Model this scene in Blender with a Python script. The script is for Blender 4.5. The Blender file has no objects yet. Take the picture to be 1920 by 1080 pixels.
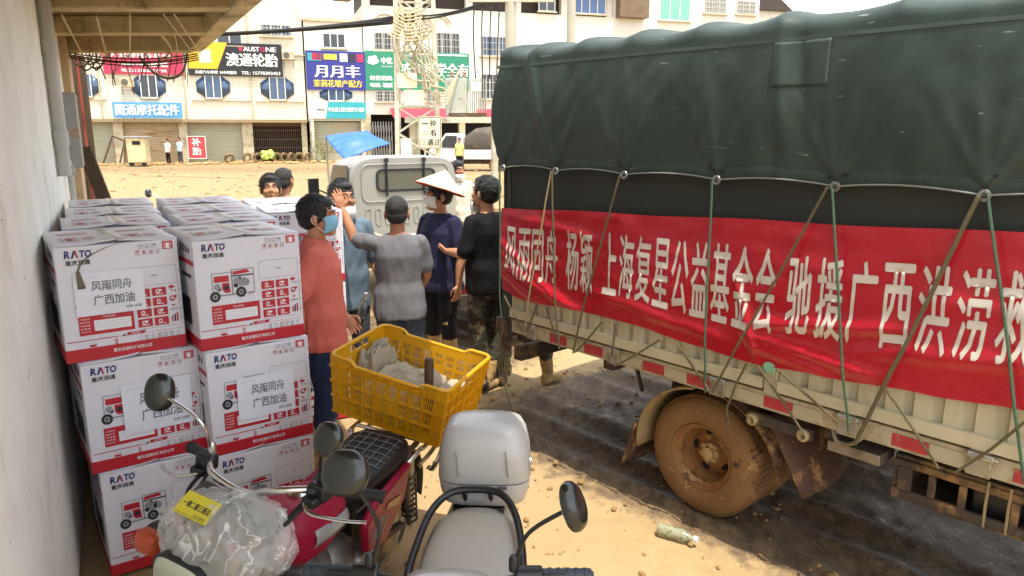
import bpy, bmesh, math, random
from mathutils import Vector, Matrix, noise
import numpy as np
R = math.radians
random.seed(7)
scn = bpy.context.scene
COL = scn.collection

# ------------------------------------------------------------------ camera
cam_d = bpy.data.cameras.new('camera'); cam = bpy.data.objects.new('camera', cam_d); COL.objects.link(cam)
cam.location = (0, 0, 2.1); cam.rotation_euler = (R(90 - 12.0), 0, 0)
cam_d.sensor_width = 36; cam_d.lens = 1390 / 1920 * 36
cam_d.clip_start = 0.05; cam_d.clip_end = 3000
scn.camera = cam
# ------------------------------------------------------------------ sky, sun, exposure
SUN_AZ, SUN_EL = 145.0, 74.0
world = bpy.data.worlds.new('World'); scn.world = world; world.use_nodes = True
wn = world.node_tree
sky = wn.nodes.new('ShaderNodeTexSky'); sky.sky_type = 'NISHITA'; sky.sun_disc = False
sky.sun_elevation = R(SUN_EL); sky.sun_rotation = R(SUN_AZ)
sky.air_density = 1.0; sky.dust_density = 1.2; sky.ozone_density = 1.0
wn.nodes['Background'].inputs['Strength'].default_value = 0.15
hs = wn.nodes.new('ShaderNodeHueSaturation'); hs.inputs['Saturation'].default_value = .28       # humid, milky summer sky
wn.links.new(sky.outputs['Color'], hs.inputs['Color']); wn.links.new(hs.outputs['Color'], wn.nodes['Background'].inputs['Color'])
sun_d = bpy.data.lights.new('sun', 'SUN'); sun = bpy.data.objects.new('sun', sun_d); COL.objects.link(sun)
sun_d.energy = 2.0; sun_d.angle = R(0.6); sun_d.color = (1.0, 0.94, 0.82)
sv = Vector((math.sin(R(SUN_AZ)) * math.cos(R(SUN_EL)), math.cos(R(SUN_AZ)) * math.cos(R(SUN_EL)), math.sin(R(SUN_EL))))
sun.rotation_euler = (-sv).to_track_quat('-Z', 'Y').to_euler(); sun.location = sv * 40
scn.view_settings.view_transform = 'Standard'; scn.view_settings.look = 'None'
scn.view_settings.exposure = 1.8; scn.view_settings.gamma = 1.0
scn.view_settings.use_curve_mapping = False
scn.render.engine = 'CYCLES'
scn.cycles.max_bounces = 8; scn.cycles.diffuse_bounces = 4; scn.cycles.transparent_max_bounces = 12
scn.cycles.use_denoising = True
scn.cycles.sample_clamp_indirect = 6.0

# ------------------------------------------------------------------ helpers
def lin(c):
    if isinstance(c, str):
        c = c.lstrip('#'); c = [int(c[i:i + 2], 16) / 255 for i in (0, 2, 4)]
        return tuple(x / 12.92 if x <= .04045 else ((x + .055) / 1.055) ** 2.4 for x in c)
    return tuple(c)

MATS = {}
def mat(name, color, rough=.6, metal=0., var=.12, vscale=6., bump=0., bscale=60., dirt=None, dscale=3., dthr=.55, dsoft=.12,
        stretch=(1, 1, 1), coat=0., spec=.5, sheen=0., alpha=None, trans=0., rvar=0.):
    if name in MATS: return MATS[name]
    m = bpy.data.materials.new(name); m.use_nodes = True; MATS[name] = m
    nt = m.node_tree; N = nt.nodes; L = nt.links; b = N['Principled BSDF']
    c = lin(color)
    tc = N.new('ShaderNodeTexCoord'); mp = N.new('ShaderNodeMapping'); mp.inputs['Scale'].default_value = stretch
    L.new(tc.outputs['Object'], mp.inputs['Vector'])
    nz = N.new('ShaderNodeTexNoise'); nz.inputs['Scale'].default_value = vscale; nz.inputs['Detail'].default_value = 6; nz.inputs['Roughness'].default_value = .65
    L.new(mp.outputs['Vector'], nz.inputs['Vector'])
    mr = N.new('ShaderNodeMapRange'); mr.inputs['From Min'].default_value = .25; mr.inputs['From Max'].default_value = .75
    mr.inputs['To Min'].default_value = 1 - var; mr.inputs['To Max'].default_value = 1 + var
    L.new(nz.outputs['Fac'], mr.inputs['Value'])
    mx = N.new('ShaderNodeMix'); mx.data_type = 'RGBA'; mx.blend_type = 'MULTIPLY'; mx.inputs['Factor'].default_value = 1
    mx.inputs[6].default_value = (*c, 1); L.new(mr.outputs['Result'], mx.inputs[7])
    out = mx.outputs[2]
    if dirt:
        n2 = N.new('ShaderNodeTexNoise'); n2.inputs['Scale'].default_value = dscale; n2.inputs['Detail'].default_value = 8; n2.inputs['Roughness'].default_value = .7
        L.new(mp.outputs['Vector'], n2.inputs['Vector'])
        r2 = N.new('ShaderNodeMapRange'); r2.inputs['From Min'].default_value = dthr; r2.inputs['From Max'].default_value = dthr + dsoft
        L.new(n2.outputs['Fac'], r2.inputs['Value'])
        m2 = N.new('ShaderNodeMix'); m2.data_type = 'RGBA'; m2.inputs[7].default_value = (*lin(dirt), 1)
        L.new(r2.outputs['Result'], m2.inputs['Factor']); L.new(out, m2.inputs[6]); out = m2.outputs[2]
    L.new(out, b.inputs['Base Color'])
    b.inputs['Roughness'].default_value = rough; b.inputs['Metallic'].default_value = metal
    b.inputs['Specular IOR Level'].default_value = spec
    b.inputs['Coat Weight'].default_value = coat; b.inputs['Sheen Weight'].default_value = sheen
    b.inputs['Transmission Weight'].default_value = trans
    if alpha is not None: b.inputs['Alpha'].default_value = alpha
    if rvar:
        r3 = N.new('ShaderNodeMapRange'); r3.inputs['To Min'].default_value = max(.03, rough - rvar); r3.inputs['To Max'].default_value = min(1, rough + rvar)
        L.new(nz.outputs['Fac'], r3.inputs['Value']); L.new(r3.outputs['Result'], b.inputs['Roughness'])
    if bump:
        n3 = N.new('ShaderNodeTexNoise'); n3.inputs['Scale'].default_value = bscale; n3.inputs['Detail'].default_value = 5
        L.new(mp.outputs['Vector'], n3.inputs['Vector'])
        bp = N.new('ShaderNodeBump'); bp.inputs['Strength'].default_value = bump; bp.inputs['Distance'].default_value = .02
        L.new(n3.outputs['Fac'], bp.inputs['Height']); L.new(bp.outputs['Normal'], b.inputs['Normal'])
    return m

class MB:
    def __init__(s): s.v = []; s.f = []; s.m = []
    def add(s, vs, fs, mi=0):
        o = len(s.v); s.v.extend(tuple(v) for v in vs); s.f.extend(tuple(i + o for i in f) for f in fs); s.m.extend([mi] * len(fs)); return s
    def box(s, c, d, rz=0, mi=0, M=None):
        x, y, z = d[0] / 2, d[1] / 2, d[2] / 2
        vs = [Vector((sx * x, sy * y, sz * z)) for sx in (-1, 1) for sy in (-1, 1) for sz in (-1, 1)]
        Q = M if M is not None else Matrix.Rotation(rz, 3, 'Z')
        c = Vector(c); vs = [Q @ v + c for v in vs]
        return s.add(vs, [(0, 1, 3, 2), (4, 6, 7, 5), (0, 4, 5, 1), (2, 3, 7, 6), (0, 2, 6, 4), (1, 5, 7, 3)], mi)
    def beam(s, p0, p1, w, h=None, mi=0, up=(0, 0, 1)):
        h = h or w; p0 = Vector(p0); p1 = Vector(p1); d = (p1 - p0)
        if d.length < 1e-6: return s
        dn = d.normalized(); u = Vector(up)
        if abs(dn.dot(u)) > .99: u = Vector((1, 0, 0))
        a = dn.cross(u).normalized(); b = a.cross(dn)
        M = Matrix((a, dn, b)).transposed()
        return s.box((p0 + p1) / 2, (w, d.length, h), M=M, mi=mi)
    def tube(s, pts, r, n=8, mi=0, caps=True, flat=1.0):
        pts = [Vector(p) for p in pts]; k = len(pts)
        rs = r if isinstance(r, (list, tuple)) else [r] * k
        vs = []; fs = []; prev = None
        for i, p in enumerate(pts):
            t = (pts[min(i + 1, k - 1)] - pts[max(i - 1, 0)])
            t = t.normalized() if t.length > 1e-9 else Vector((0, 0, 1))
            if prev is None:
                a = t.cross(Vector((0, 0, 1)) if abs(t.z) < .9 else Vector((0, 1, 0))).normalized()
            else:
                a = (prev - t * prev.dot(t))
                a = a.normalized() if a.length > 1e-6 else t.orthogonal().normalized()
            prev = a; b = t.cross(a)
            for j in range(n):
                an = 2 * math.pi * j / n
                vs.append(p + a * (math.cos(an) * rs[i]) + b * (math.sin(an) * rs[i] * flat))
        for i in range(k - 1):
            for j in range(n):
                fs.append((i * n + j, i * n + (j + 1) % n, (i + 1) * n + (j + 1) % n, (i + 1) * n + j))
        if caps: fs.append(tuple(range(n))[::-1]); fs.append(tuple((k - 1) * n + j for j in range(n)))
        return s.add(vs, fs, mi)
    def lathe(s, prof, c=(0, 0, 0), axis=(0, 0, 1), n=24, mi=0, closed=False, caps=True):
        ax = Vector(axis).normalized(); a = ax.orthogonal().normalized(); b = ax.cross(a); c = Vector(c)
        vs = []; fs = []; k = len(prof)
        for (r, h) in prof:
            for j in range(n):
                an = 2 * math.pi * j / n
                vs.append(c + ax * h + a * (r * math.cos(an)) + b * (r * math.sin(an)))
        for i in range(k if closed else k - 1):
            i2 = (i + 1) % k
            for j in range(n): fs.append((i * n + j, i * n + (j + 1) % n, i2 * n + (j + 1) % n, i2 * n + j))
        if not closed and caps:
            if prof[0][0] > 1e-4: fs.append(tuple(range(n))[::-1])
            if prof[-1][0] > 1e-4: fs.append(tuple((k - 1) * n + j for j in range(n)))
        return s.add(vs, fs, mi)
    def ell(s, c, r, M=None, n=14, k=9, mi=0):
        c = Vector(c); vs = []; fs = []
        if not isinstance(r, (list, tuple)): r = (r, r, r)
        for i in range(k + 1):
            th = math.pi * i / k
            for j in range(n):
                an = 2 * math.pi * j / n
                v = Vector((r[0] * math.sin(th) * math.cos(an), r[1] * math.sin(th) * math.sin(an), r[2] * math.cos(th)))
                vs.append((M @ v if M is not None else v) + c)
        for i in range(k):
            for j in range(n): fs.append((i * n + j, (i + 1) * n + j, (i + 1) * n + (j + 1) % n, i * n + (j + 1) % n))
        return s.add(vs, fs, mi)
    def prism(s, poly, o, ux, uy, depth, mi=0):
        """polygon in the plane (o, ux, uy), extruded by the vector depth"""
        o = Vector(o); ux = Vector(ux); uy = Vector(uy); d = Vector(depth); n = len(poly)
        vs = [o + ux * p[0] + uy * p[1] for p in poly]; vs += [v + d for v in vs]
        fs = [tuple(range(n)), tuple(range(2 * n - 1, n - 1, -1))] + [(i, i + n, (i + 1) % n + n, (i + 1) % n) for i in range(n)]
        return s.add(vs, fs, mi)
    def quad(s, o, ux, uy, mi=0):
        o = Vector(o); ux = Vector(ux); uy = Vector(uy)
        return s.add([o, o + ux, o + ux + uy, o + uy], [(0, 1, 2, 3)], mi)
    def grid(s, fn, nu, nv, mi=0, wrap=False):
        vs = [fn(i / nu, j / nv) for i in range(nu + 1) for j in range(nv + 1)]
        fs = [(i * (nv + 1) + j, (i + 1) * (nv + 1) + j, (i + 1) * (nv + 1) + j + 1, i * (nv + 1) + j + 1) for i in range(nu) for j in range(nv)]
        return s.add(vs, fs, mi)
    def loft(s, secs, n=20, mi=0, caps=True):
        """secs: (centre, rx vector, ry vector, power) superellipse rings"""
        vs = []; fs = []
        for (c, a, b, p) in secs:
            c = Vector(c); a = Vector(a); b = Vector(b)
            for j in range(n):
                t = 2 * math.pi * j / n; ct, st = math.cos(t), math.sin(t)
                vs.append(c + a * (math.copysign(abs(ct) ** (2 / p), ct)) + b * (math.copysign(abs(st) ** (2 / p), st)))
        for i in range(len(secs) - 1):
            for j in range(n): fs.append((i * n + j, i * n + (j + 1) % n, (i + 1) * n + (j + 1) % n, (i + 1) * n + j))
        if caps: fs.append(tuple(range(n))[::-1]); fs.append(tuple((len(secs) - 1) * n + j for j in range(n)))
        return s.add(vs, fs, mi)
    def mesh(s, name, fix=True):
        me = bpy.data.meshes.new(name); me.from_pydata(s.v, [], s.f)
        if s.m and max(s.m) > 0: me.polygons.foreach_set('material_index', s.m)
        if fix:
            bm = bmesh.new(); bm.from_mesh(me); bmesh.ops.recalc_face_normals(bm, faces=bm.faces); bm.to_mesh(me); bm.free()
        return me
    def build(s, name, mats, parent=None, smooth=40, bevel=0, solid=0, segs=2, fix=True):
        me = s.mesh(name, fix)
        return link(name, me, mats, parent, smooth, bevel, solid, segs)

def link(name, me, mats, parent=None, smooth=40, bevel=0, solid=0, segs=2):
    if not isinstance(mats, (list, tuple)): mats = [mats]
    if not me.materials:
        for m in mats: me.materials.append(m)
    if smooth:
        me.polygons.foreach_set('use_smooth', [True] * len(me.polygons)); me.set_sharp_from_angle(angle=R(smooth))
    o = bpy.data.objects.new(name, me); COL.objects.link(o)
    if parent: o.parent = parent
    if solid:
        md = o.modifiers.new('s', 'SOLIDIFY'); md.thickness = solid; md.offset = 0
    if bevel:
        md = o.modifiers.new('b', 'BEVEL'); md.width = bevel; md.segments = segs; md.limit_method = 'ANGLE'; md.angle_limit = R(40)
    return o

def tag(o, label=None, cat=None, group=None, kind=None):
    if label: o['label'] = label
    if cat: o['category'] = cat
    if group: o['group'] = group
    if kind: o['kind'] = kind
    return o
def thing(name, label, cat, loc=(0, 0, 0), rz=0, group=None):
    o = bpy.data.objects.new(name, None); COL.objects.link(o); o.empty_display_size = .1
    o.location = loc; o.rotation_euler = (0, 0, rz)
    return tag(o, label, cat, group)
def children(o): return [c for c in bpy.data.objects if c.parent == o]
def copy_tree(o, parent=None, label=None, loc=None, rz=None, skip=()):
    c = o.copy(); COL.objects.link(c); c.parent = parent
    if label: c['label'] = label
    if loc is not None: c.location = loc
    if rz is not None: c.rotation_euler = (0, 0, rz)
    for ch in children(o):
        if ch.name.split('.')[0] in skip: continue
        copy_tree(ch, c)
    return c

_TX = {}
def text_geo(t, bold=0.):
    k = (t, bold)
    if k in _TX: return _TX[k]
    cu = bpy.data.curves.new('t', 'FONT'); cu.body = t; cu.offset = bold; cu.resolution_u = 2; cu.fill_mode = 'FRONT'
    o = bpy.data.objects.new('t', cu); COL.objects.link(o)
    dg = bpy.context.evaluated_depsgraph_get(); oe = o.evaluated_get(dg); me = oe.to_mesh()
    vs = [(v.co.x, v.co.y) for v in me.vertices]; fs = [tuple(p.vertices) for p in me.polygons]
    oe.to_mesh_clear(); bpy.data.objects.remove(o); bpy.data.curves.remove(cu)
    x0 = min(v[0] for v in vs); x1 = max(v[0] for v in vs); y0 = min(v[1] for v in vs); y1 = max(v[1] for v in vs)
    vs = [((v[0] - x0) / (x1 - x0), (v[1] - y0) / (y1 - y0)) for v in vs]
    _TX[k] = (vs, fs, (x1 - x0) / (y1 - y0)); return _TX[k]
def put_text(mb, t, o, ux, uy, w, h, mi=0, bold=.0, fn=None):
    """text filling the rectangle of size w x h whose lower left corner is o"""
    vs, fs, _ = text_geo(t, bold); o = Vector(o); ux = Vector(ux); uy = Vector(uy)
    if fn: mb.add([fn(o[0] + v[0] * w, o[1] + v[1] * h) for v in vs], fs, mi)
    else: mb.add([o + ux * (v[0] * w) + uy * (v[1] * h) for v in vs], fs, mi)

def nz(x, y=0., z=0.): return noise.noise(Vector((x, y, z)))
def arc(c, r, a0, a1, n, u, v):
    c = Vector(c); u = Vector(u); v = Vector(v)
    return [c + u * (r * math.cos(R(a0 + (a1 - a0) * i / n))) + v * (r * math.sin(R(a0 + (a1 - a0) * i / n))) for i in range(n + 1)]
def spline(pts, n=8):
    P = [Vector(p) for p in pts]; out = []
    for i in range(len(P) - 1):
        a, b = P[i], P[i + 1]; m0 = (P[i + 1] - P[max(i - 1, 0)]) * .5; m1 = (P[min(i + 2, len(P) - 1)] - P[i]) * .5
        for k in range(n):
            t = k / n
            out.append(a * (2 * t ** 3 - 3 * t * t + 1) + m0 * (t ** 3 - 2 * t * t + t) + b * (-2 * t ** 3 + 3 * t * t) + m1 * (t ** 3 - t * t))
    out.append(P[-1]); return out
def sag(p0, p1, d, n=10):
    p0 = Vector(p0); p1 = Vector(p1)
    return [p0.lerp(p1, i / n) - Vector((0, 0, 4 * d * (i / n) * (1 - i / n))) for i in range(n + 1)]
def remesh(mb, voxel, smooth=3):
    me = mb.mesh('r'); o = bpy.data.objects.new('r', me); COL.objects.link(o)
    md = o.modifiers.new('r', 'REMESH'); md.mode = 'VOXEL'; md.voxel_size = voxel
    if smooth:
        m2 = o.modifiers.new('s', 'SMOOTH'); m2.iterations = smooth; m2.factor = .5
    dg = bpy.context.evaluated_depsgraph_get(); out = bpy.data.meshes.new_from_object(o.evaluated_get(dg))
    bpy.data.objects.remove(o); bpy.data.meshes.remove(me); out.materials.clear(); return out
def co_get(me):
    a = np.empty(len(me.vertices) * 3, np.float32); me.vertices.foreach_get('co', a); return a.reshape(-1, 3)
def co_set(me, a): me.vertices.foreach_set('co', a.astype(np.float32).ravel()); me.update()

# ------------------------------------------------------------------ materials
WHITE_CARD = mat('white_card', '#dcdbe2', .45, var=.05, vscale=3, bump=.10, bscale=6, dirt='#c0bab0', dscale=4, dthr=.60, dsoft=.2)
CARD_IN = mat('brown_card', '#9c8262', .8, bump=.1)
P_RED = mat('print_red', '#b81f2c', .45, var=.06); P_DARK = mat('print_dark', '#25262c', .5); P_BLUE = mat('print_blue', '#1c2c6e', .45)
P_GREY = mat('print_grey', '#8f9096', .5, var=.25, vscale=60); P_PINK = mat('print_pink', '#c9a9b0', .5); P_WHITE = mat('print_white', '#e9e9ec', .5, var=.03)
PAPER = mat('paper', '#e2e4ee', .55, var=.03, bump=.06, bscale=7); TXT_GREY = mat('text_grey', '#716f79', .6)
BLACK_PL = mat('black_plastic', '#141517', .38, var=.2, vscale=12, bump=.04, bscale=300)
BLACK_RUB = mat('black_rubber', '#1b1b1b', .7, var=.2, bump=.12, bscale=120)
CHROME = mat('chrome', '#c9c9c6', .22, 1., var=.05); STEEL = mat('dull_steel', '#8d8a84', .45, .8, var=.2, vscale=20, dirt='#6f5a3c', dscale=14, dthr=.56)
MUD = '#9a7444'
# ================================================================== GROUND
def ground_mat():
    m = bpy.data.materials.new('flood_mud'); m.use_nodes = True; nt = m.node_tree; N = nt.nodes; L = nt.links; b = N['Principled BSDF']
    tc = N.new('ShaderNodeTexCoord')
    def noise_(sc, det=6, ro=.6, st=(1, 1, 1), rot=0.):
        mp = N.new('ShaderNodeMapping'); mp.inputs['Scale'].default_value = st; mp.inputs['Rotation'].default_value = (0, 0, rot); L.new(tc.outputs['Object'], mp.inputs['Vector'])
        t = N.new('ShaderNodeTexNoise'); t.inputs['Scale'].default_value = sc; t.inputs['Detail'].default_value = det; t.inputs['Roughness'].default_value = ro
        L.new(mp.outputs['Vector'], t.inputs['Vector']); return t.outputs['Fac']
    def mapr(x, a, c, lo=0., hi=1.):
        r = N.new('ShaderNodeMapRange'); r.interpolation_type = 'SMOOTHSTEP'
        for k, v in (('From Min', a), ('From Max', c), ('To Min', lo), ('To Max', hi)): r.inputs[k].default_value = v
        L.new(x, r.inputs['Value']); return r.outputs['Result']
    def math_(op, x, y):
        q = N.new('ShaderNodeMath'); q.operation = op
        for i, v in enumerate((x, y)):
            if isinstance(v, (int, float)): q.inputs[i].default_value = v
            else: L.new(v, q.inputs[i])
        return q.outputs[0]
    def mix(f, a, c):
        q = N.new('ShaderNodeMix'); q.data_type = 'RGBA'
        if isinstance(f, float): q.inputs['Factor'].default_value = f
        else: L.new(f, q.inputs['Factor'])
        for i, v in ((6, a), (7, c)):
            if isinstance(v, tuple): q.inputs[i].default_value = (*v, 1)
            else: L.new(v, q.inputs[i])
        return q.outputs[2]
    big = noise_(.45, 4); mid = noise_(5, 8, .7); fine = noise_(38, 6, .75); streak = noise_(10, 8, .7, (1, .5, 1), R(-38))
    # wet lane, churned mud plus the lorry's shade in its colour: stored per vertex
    at = N.new('ShaderNodeAttribute'); at.attribute_name = 'wet_shade'
    w = math_('ADD', at.outputs['Fac'], mapr(mid, .3, .7, -.28, .28)); w = math_('ADD', w, mapr(streak, .3, .7, -.2, .2)); wet_shade = mapr(w, .25, .80)
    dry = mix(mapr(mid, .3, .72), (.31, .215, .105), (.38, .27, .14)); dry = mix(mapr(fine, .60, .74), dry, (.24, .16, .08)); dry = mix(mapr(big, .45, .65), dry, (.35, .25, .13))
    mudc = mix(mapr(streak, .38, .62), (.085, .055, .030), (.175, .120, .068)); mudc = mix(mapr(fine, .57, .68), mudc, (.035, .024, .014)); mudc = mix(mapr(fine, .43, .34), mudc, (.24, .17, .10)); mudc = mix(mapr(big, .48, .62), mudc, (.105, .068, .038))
    L.new(mix(wet_shade, dry, mudc), b.inputs['Base Color']); b.inputs['Specular IOR Level'].default_value = .22
    rg = mix(wet_shade, (.85, .85, .85), (.6, .6, .6)); rg2 = mix(math_('MULTIPLY', wet_shade, mapr(streak, .60, .66)), rg, (.22, .22, .22)); L.new(rg2, b.inputs['Roughness'])
    h = math_('ADD', math_('MULTIPLY', mid, .6), math_('MULTIPLY', fine, .22)); h = math_('ADD', h, math_('MULTIPLY', math_('MULTIPLY', streak, wet_shade), .9))
    bp = N.new('ShaderNodeBump'); bp.inputs['Strength'].default_value = .55; bp.inputs['Distance'].default_value = .035; L.new(h, bp.inputs['Height']); L.new(bp.outputs['Normal'], b.inputs['Normal'])
    return m
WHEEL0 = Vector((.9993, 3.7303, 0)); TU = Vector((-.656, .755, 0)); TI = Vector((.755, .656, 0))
def wet_shade_mask(x, y):
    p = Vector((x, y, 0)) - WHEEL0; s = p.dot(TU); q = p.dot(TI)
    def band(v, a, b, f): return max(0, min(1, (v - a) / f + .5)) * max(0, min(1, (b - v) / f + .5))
    w = band(q, -.12, 2.6, .35) * band(s, -9, 2.15, .5)                   # mud churned by the lorry, its dark outline also paints the lorry's shade
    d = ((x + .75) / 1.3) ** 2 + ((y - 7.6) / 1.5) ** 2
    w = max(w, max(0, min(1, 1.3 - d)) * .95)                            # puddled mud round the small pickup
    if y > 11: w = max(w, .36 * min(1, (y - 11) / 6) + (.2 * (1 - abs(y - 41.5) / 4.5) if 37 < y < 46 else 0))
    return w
def axis_pts(lo, hi, step, far):
    a = [lo + i * step for i in range(int((hi - lo) / step) + 1)]
    g = step; x = a[-1]; right = []
    while x < far: g *= 1.22; x += g; right.append(x)
    g = step; x = a[0]; left = []
    while x > -far: g *= 1.22; x -= g; left.append(x)
    return left[::-1] + a + right
gx = axis_pts(-3.2, 3.4, .05, 900); gy = axis_pts(.8, 9.2, .05, 1500)
gv = []; gw = []
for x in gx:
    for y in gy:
        w = wet_shade_mask(x, y); r = max(abs(x), abs(y))
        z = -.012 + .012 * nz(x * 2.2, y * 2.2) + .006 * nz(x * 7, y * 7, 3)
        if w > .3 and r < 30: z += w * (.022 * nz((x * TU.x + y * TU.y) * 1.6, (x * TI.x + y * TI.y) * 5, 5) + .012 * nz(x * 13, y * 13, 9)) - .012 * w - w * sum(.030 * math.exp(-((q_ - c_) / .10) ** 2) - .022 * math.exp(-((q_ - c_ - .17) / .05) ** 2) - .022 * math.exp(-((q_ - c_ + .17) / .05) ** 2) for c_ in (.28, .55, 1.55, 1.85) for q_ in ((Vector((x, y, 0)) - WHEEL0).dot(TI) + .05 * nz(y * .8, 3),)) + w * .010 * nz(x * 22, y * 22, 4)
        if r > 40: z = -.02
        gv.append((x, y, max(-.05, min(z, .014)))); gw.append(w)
ny_ = len(gy)
gm = bpy.data.meshes.new('ground')
gm.from_pydata(gv, [], [(i * ny_ + j, (i + 1) * ny_ + j, (i + 1) * ny_ + j + 1, i * ny_ + j + 1) for i in range(len(gx) - 1) for j in range(ny_ - 1)])
gm.attributes.new('wet_shade', 'FLOAT', 'POINT').data.foreach_set('value', gw)
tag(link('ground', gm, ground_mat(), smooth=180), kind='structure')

# ================================================================== SHOP-HOUSE WALL AND OVERHANG BESIDE THE CAMERA (local x along the wall into the picture, y away from the wall)
BAZ = 28.0
def bl(x, y, z=0): return Vector((x, y, z))
PLASTER = mat('old_plaster', '#eeece3', .85, var=.1, vscale=2.2, bump=.25, bscale=14, dirt='#4d473b', dscale=9, dthr=.66, dsoft=.05)
# a second layer of dark streaks and specks on the plaster
def stain(m, colour, scale, thr, soft, st):
    nt = m.node_tree; N = nt.nodes; L = nt.links; b = N['Principled BSDF']; src = b.inputs['Base Color'].links[0].from_socket
    tc = N.new('ShaderNodeTexCoord'); mp = N.new('ShaderNodeMapping'); mp.inputs['Scale'].default_value = st; L.new(tc.outputs['Object'], mp.inputs['Vector'])
    t = N.new('ShaderNodeTexNoise'); t.inputs['Scale'].default_value = scale; t.inputs['Detail'].default_value = 6; t.inputs['Roughness'].default_value = .7; L.new(mp.outputs['Vector'], t.inputs['Vector'])
    r = N.new('ShaderNodeMapRange'); r.inputs['From Min'].default_value = thr; r.inputs['From Max'].default_value = thr + soft; L.new(t.outputs['Fac'], r.inputs['Value'])
    q = N.new('ShaderNodeMix'); q.data_type = 'RGBA'; q.inputs[7].default_value = (*lin(colour), 1); L.new(r.outputs['Result'], q.inputs['Factor']); L.new(src, q.inputs[6]); L.new(q.outputs[2], b.inputs['Base Color'])
stain(PLASTER, '#aaa18b', 2.5, .55, .35, (1, 1, .8)); stain(PLASTER, '#3a3329', 26, .66, .03, (.5, 1, 1)); stain(PLASTER, '#4d4538', 60, .655, .03, (.6, 1, .8)); stain(PLASTER, '#463d30', 7, .65, .05, (.5, 1, 3.5))
SLAB = mat('stained_concrete', '#bda775', .9, var=.3, vscale=3, bump=.4, bscale=10, dirt='#3b2c18', dscale=2.5, dthr=.5, dsoft=.2)
stain(SLAB, '#b9a67a', 1.7, .55, .15, (1, 3, 1))
W_END = Vector((-4.90, 8.50, 0))                       # far end of the wall, on the ground
sh = thing('shop_house', 'old white plastered shop house wall with stained concrete balcony overhead', 'building', W_END, R(90 + BAZ))
# local frame: +x runs along az -28 (into the picture), +y to the left of it (into the house); the wall face is y = 0
MB().box((-5.1, .15, 2.2), (10.2, .3, 4.4)).build('wall', PLASTER, sh)
SK = .524                                              # the balcony end is cut at a skew to the wall
def skew(mb):
    out = []
    for (x, y, z) in mb.v:
        y2 = y * .59; out.append((x - .85 + SK * y2, y2, z + .05))
    mb.v = out; return mb
poly_s = [(-.85, 0), (-1.5, -1.24), (-5, -1.24), (-5, -1.74), (-9.3, -1.74), (-9.3, 0)]  # outward step near the camera is unseen, added to shade scooter and crate
MB().prism(poly_s, (0, 0, 3.02), (1, 0, 0), (0, 1, 0), (0, 0, .14)).build('balcony_slab_with_added_step', mat('soot_board', '#7d6339', .9, var=.35, vscale=5, stretch=(4, .5, 1), bump=.35, bscale=12, dirt='#2c1f10', dscale=3, dthr=.52, dsoft=.2), sh)
for k, x in enumerate((-.07, -1.35, -2.8, -4.05, -5.5, -7.2)):
    y1 = -1.14 if x > -4 else -1.62  # longer beams under the added step
    MB().prism([(x - .85, 0), (x - .85 + SK * y1, y1), (x - 1.0 + SK * y1 - .05, y1), (x - 1.05, 0)], (0, 0, 2.88 - (.03 if k == 0 else 0)), (1, 0, 0), (0, 1, 0), (0, 0, .14 + (.03 if k == 0 else 0))).build('beam', SLAB, sh, bevel=.012)
MB().prism([(-1.5, -1.24), (-5, -1.24), (-5, -1.11), (-1.43, -1.11)], (0, 0, 2.87), (1, 0, 0), (0, 1, 0), (0, 0, .152)).build('edge_beam', SLAB, sh, bevel=.012)
MB().box((-7.15, -1.68, 2.95), (4.3, .12, .138)).build('edge_beam', SLAB, sh, bevel=.012)  # edge of the added step, out of view, widened for its shade
MB().box((-5.5, -.9, 3.55), (7.4, .1, .78)).build('parapet', PLASTER, sh)
PVC = mat('grey_pvc', '#b2b0a6', .55, var=.12, dirt='#5c5648', dscale=16, dthr=.62)
pp = MB(); pp.tube([(-3.95, -.045, 3.0), (-3.95, -.045, 1.80)], .042, 14)
for z in (2.62, 2.05): pp.tube([(-3.95, -.045, z + .05), (-3.95, -.045, z - .05)], .05, 14)
pp.build('drain_pipe', PVC, sh)
pp = MB(); pp.tube(spline([(-3.2, -.03, 1.83), (-3.1, -.04, 1.72), (-3.08, -.04, .2)]), .022, 10); pp.lathe([(.0, -.03), (.038, -.03), (.038, .03), (0, .03)], (-3.16, -.045, 1.80), (0, 1, 0), 14); pp.build('thin_pipe', PVC, sh)
MB().box((-2.5, -.06, 2.1), (.42, .12, .6)).build('meter_box', mat('box_grey', '#8f8f8c', .6, dirt=MUD, dscale=6), sh, bevel=.01)
WOOD = mat('dark_wood', '#4a3a28', .8, var=.35, vscale=8, stretch=(6, 6, .6), bump=.3, bscale=30)
MB().box((-.05, -.09, 1.45), (.2, .17, 2.9)).build('door_post', WOOD, sh, bevel=.01)
MB().box((-1.1, -.03, 2.0), (.9, .06, 1.9)).build('boarded_panel', mat('panel_buff', '#b89f7c', .8, var=.2, bump=.2), sh)
pw = MB(); pw.tube([(-.55, -.11, 2.95), (-.55, -.11, 1.2)], .012, 6); pw.build('red_conduit', mat('red_pvc', '#a4453c', .6), sh)
ob = MB(); ob.beam((-2.05, -.12, 1.95), (-.6, -.55, .05), .12, .03); o = ob.build('plank', WOOD)
o.location = W_END; o.rotation_euler = (0, 0, R(90 + BAZ)); tag(o, 'weathered plank leaning on the wall behind the carton stack', 'plank')
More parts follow.
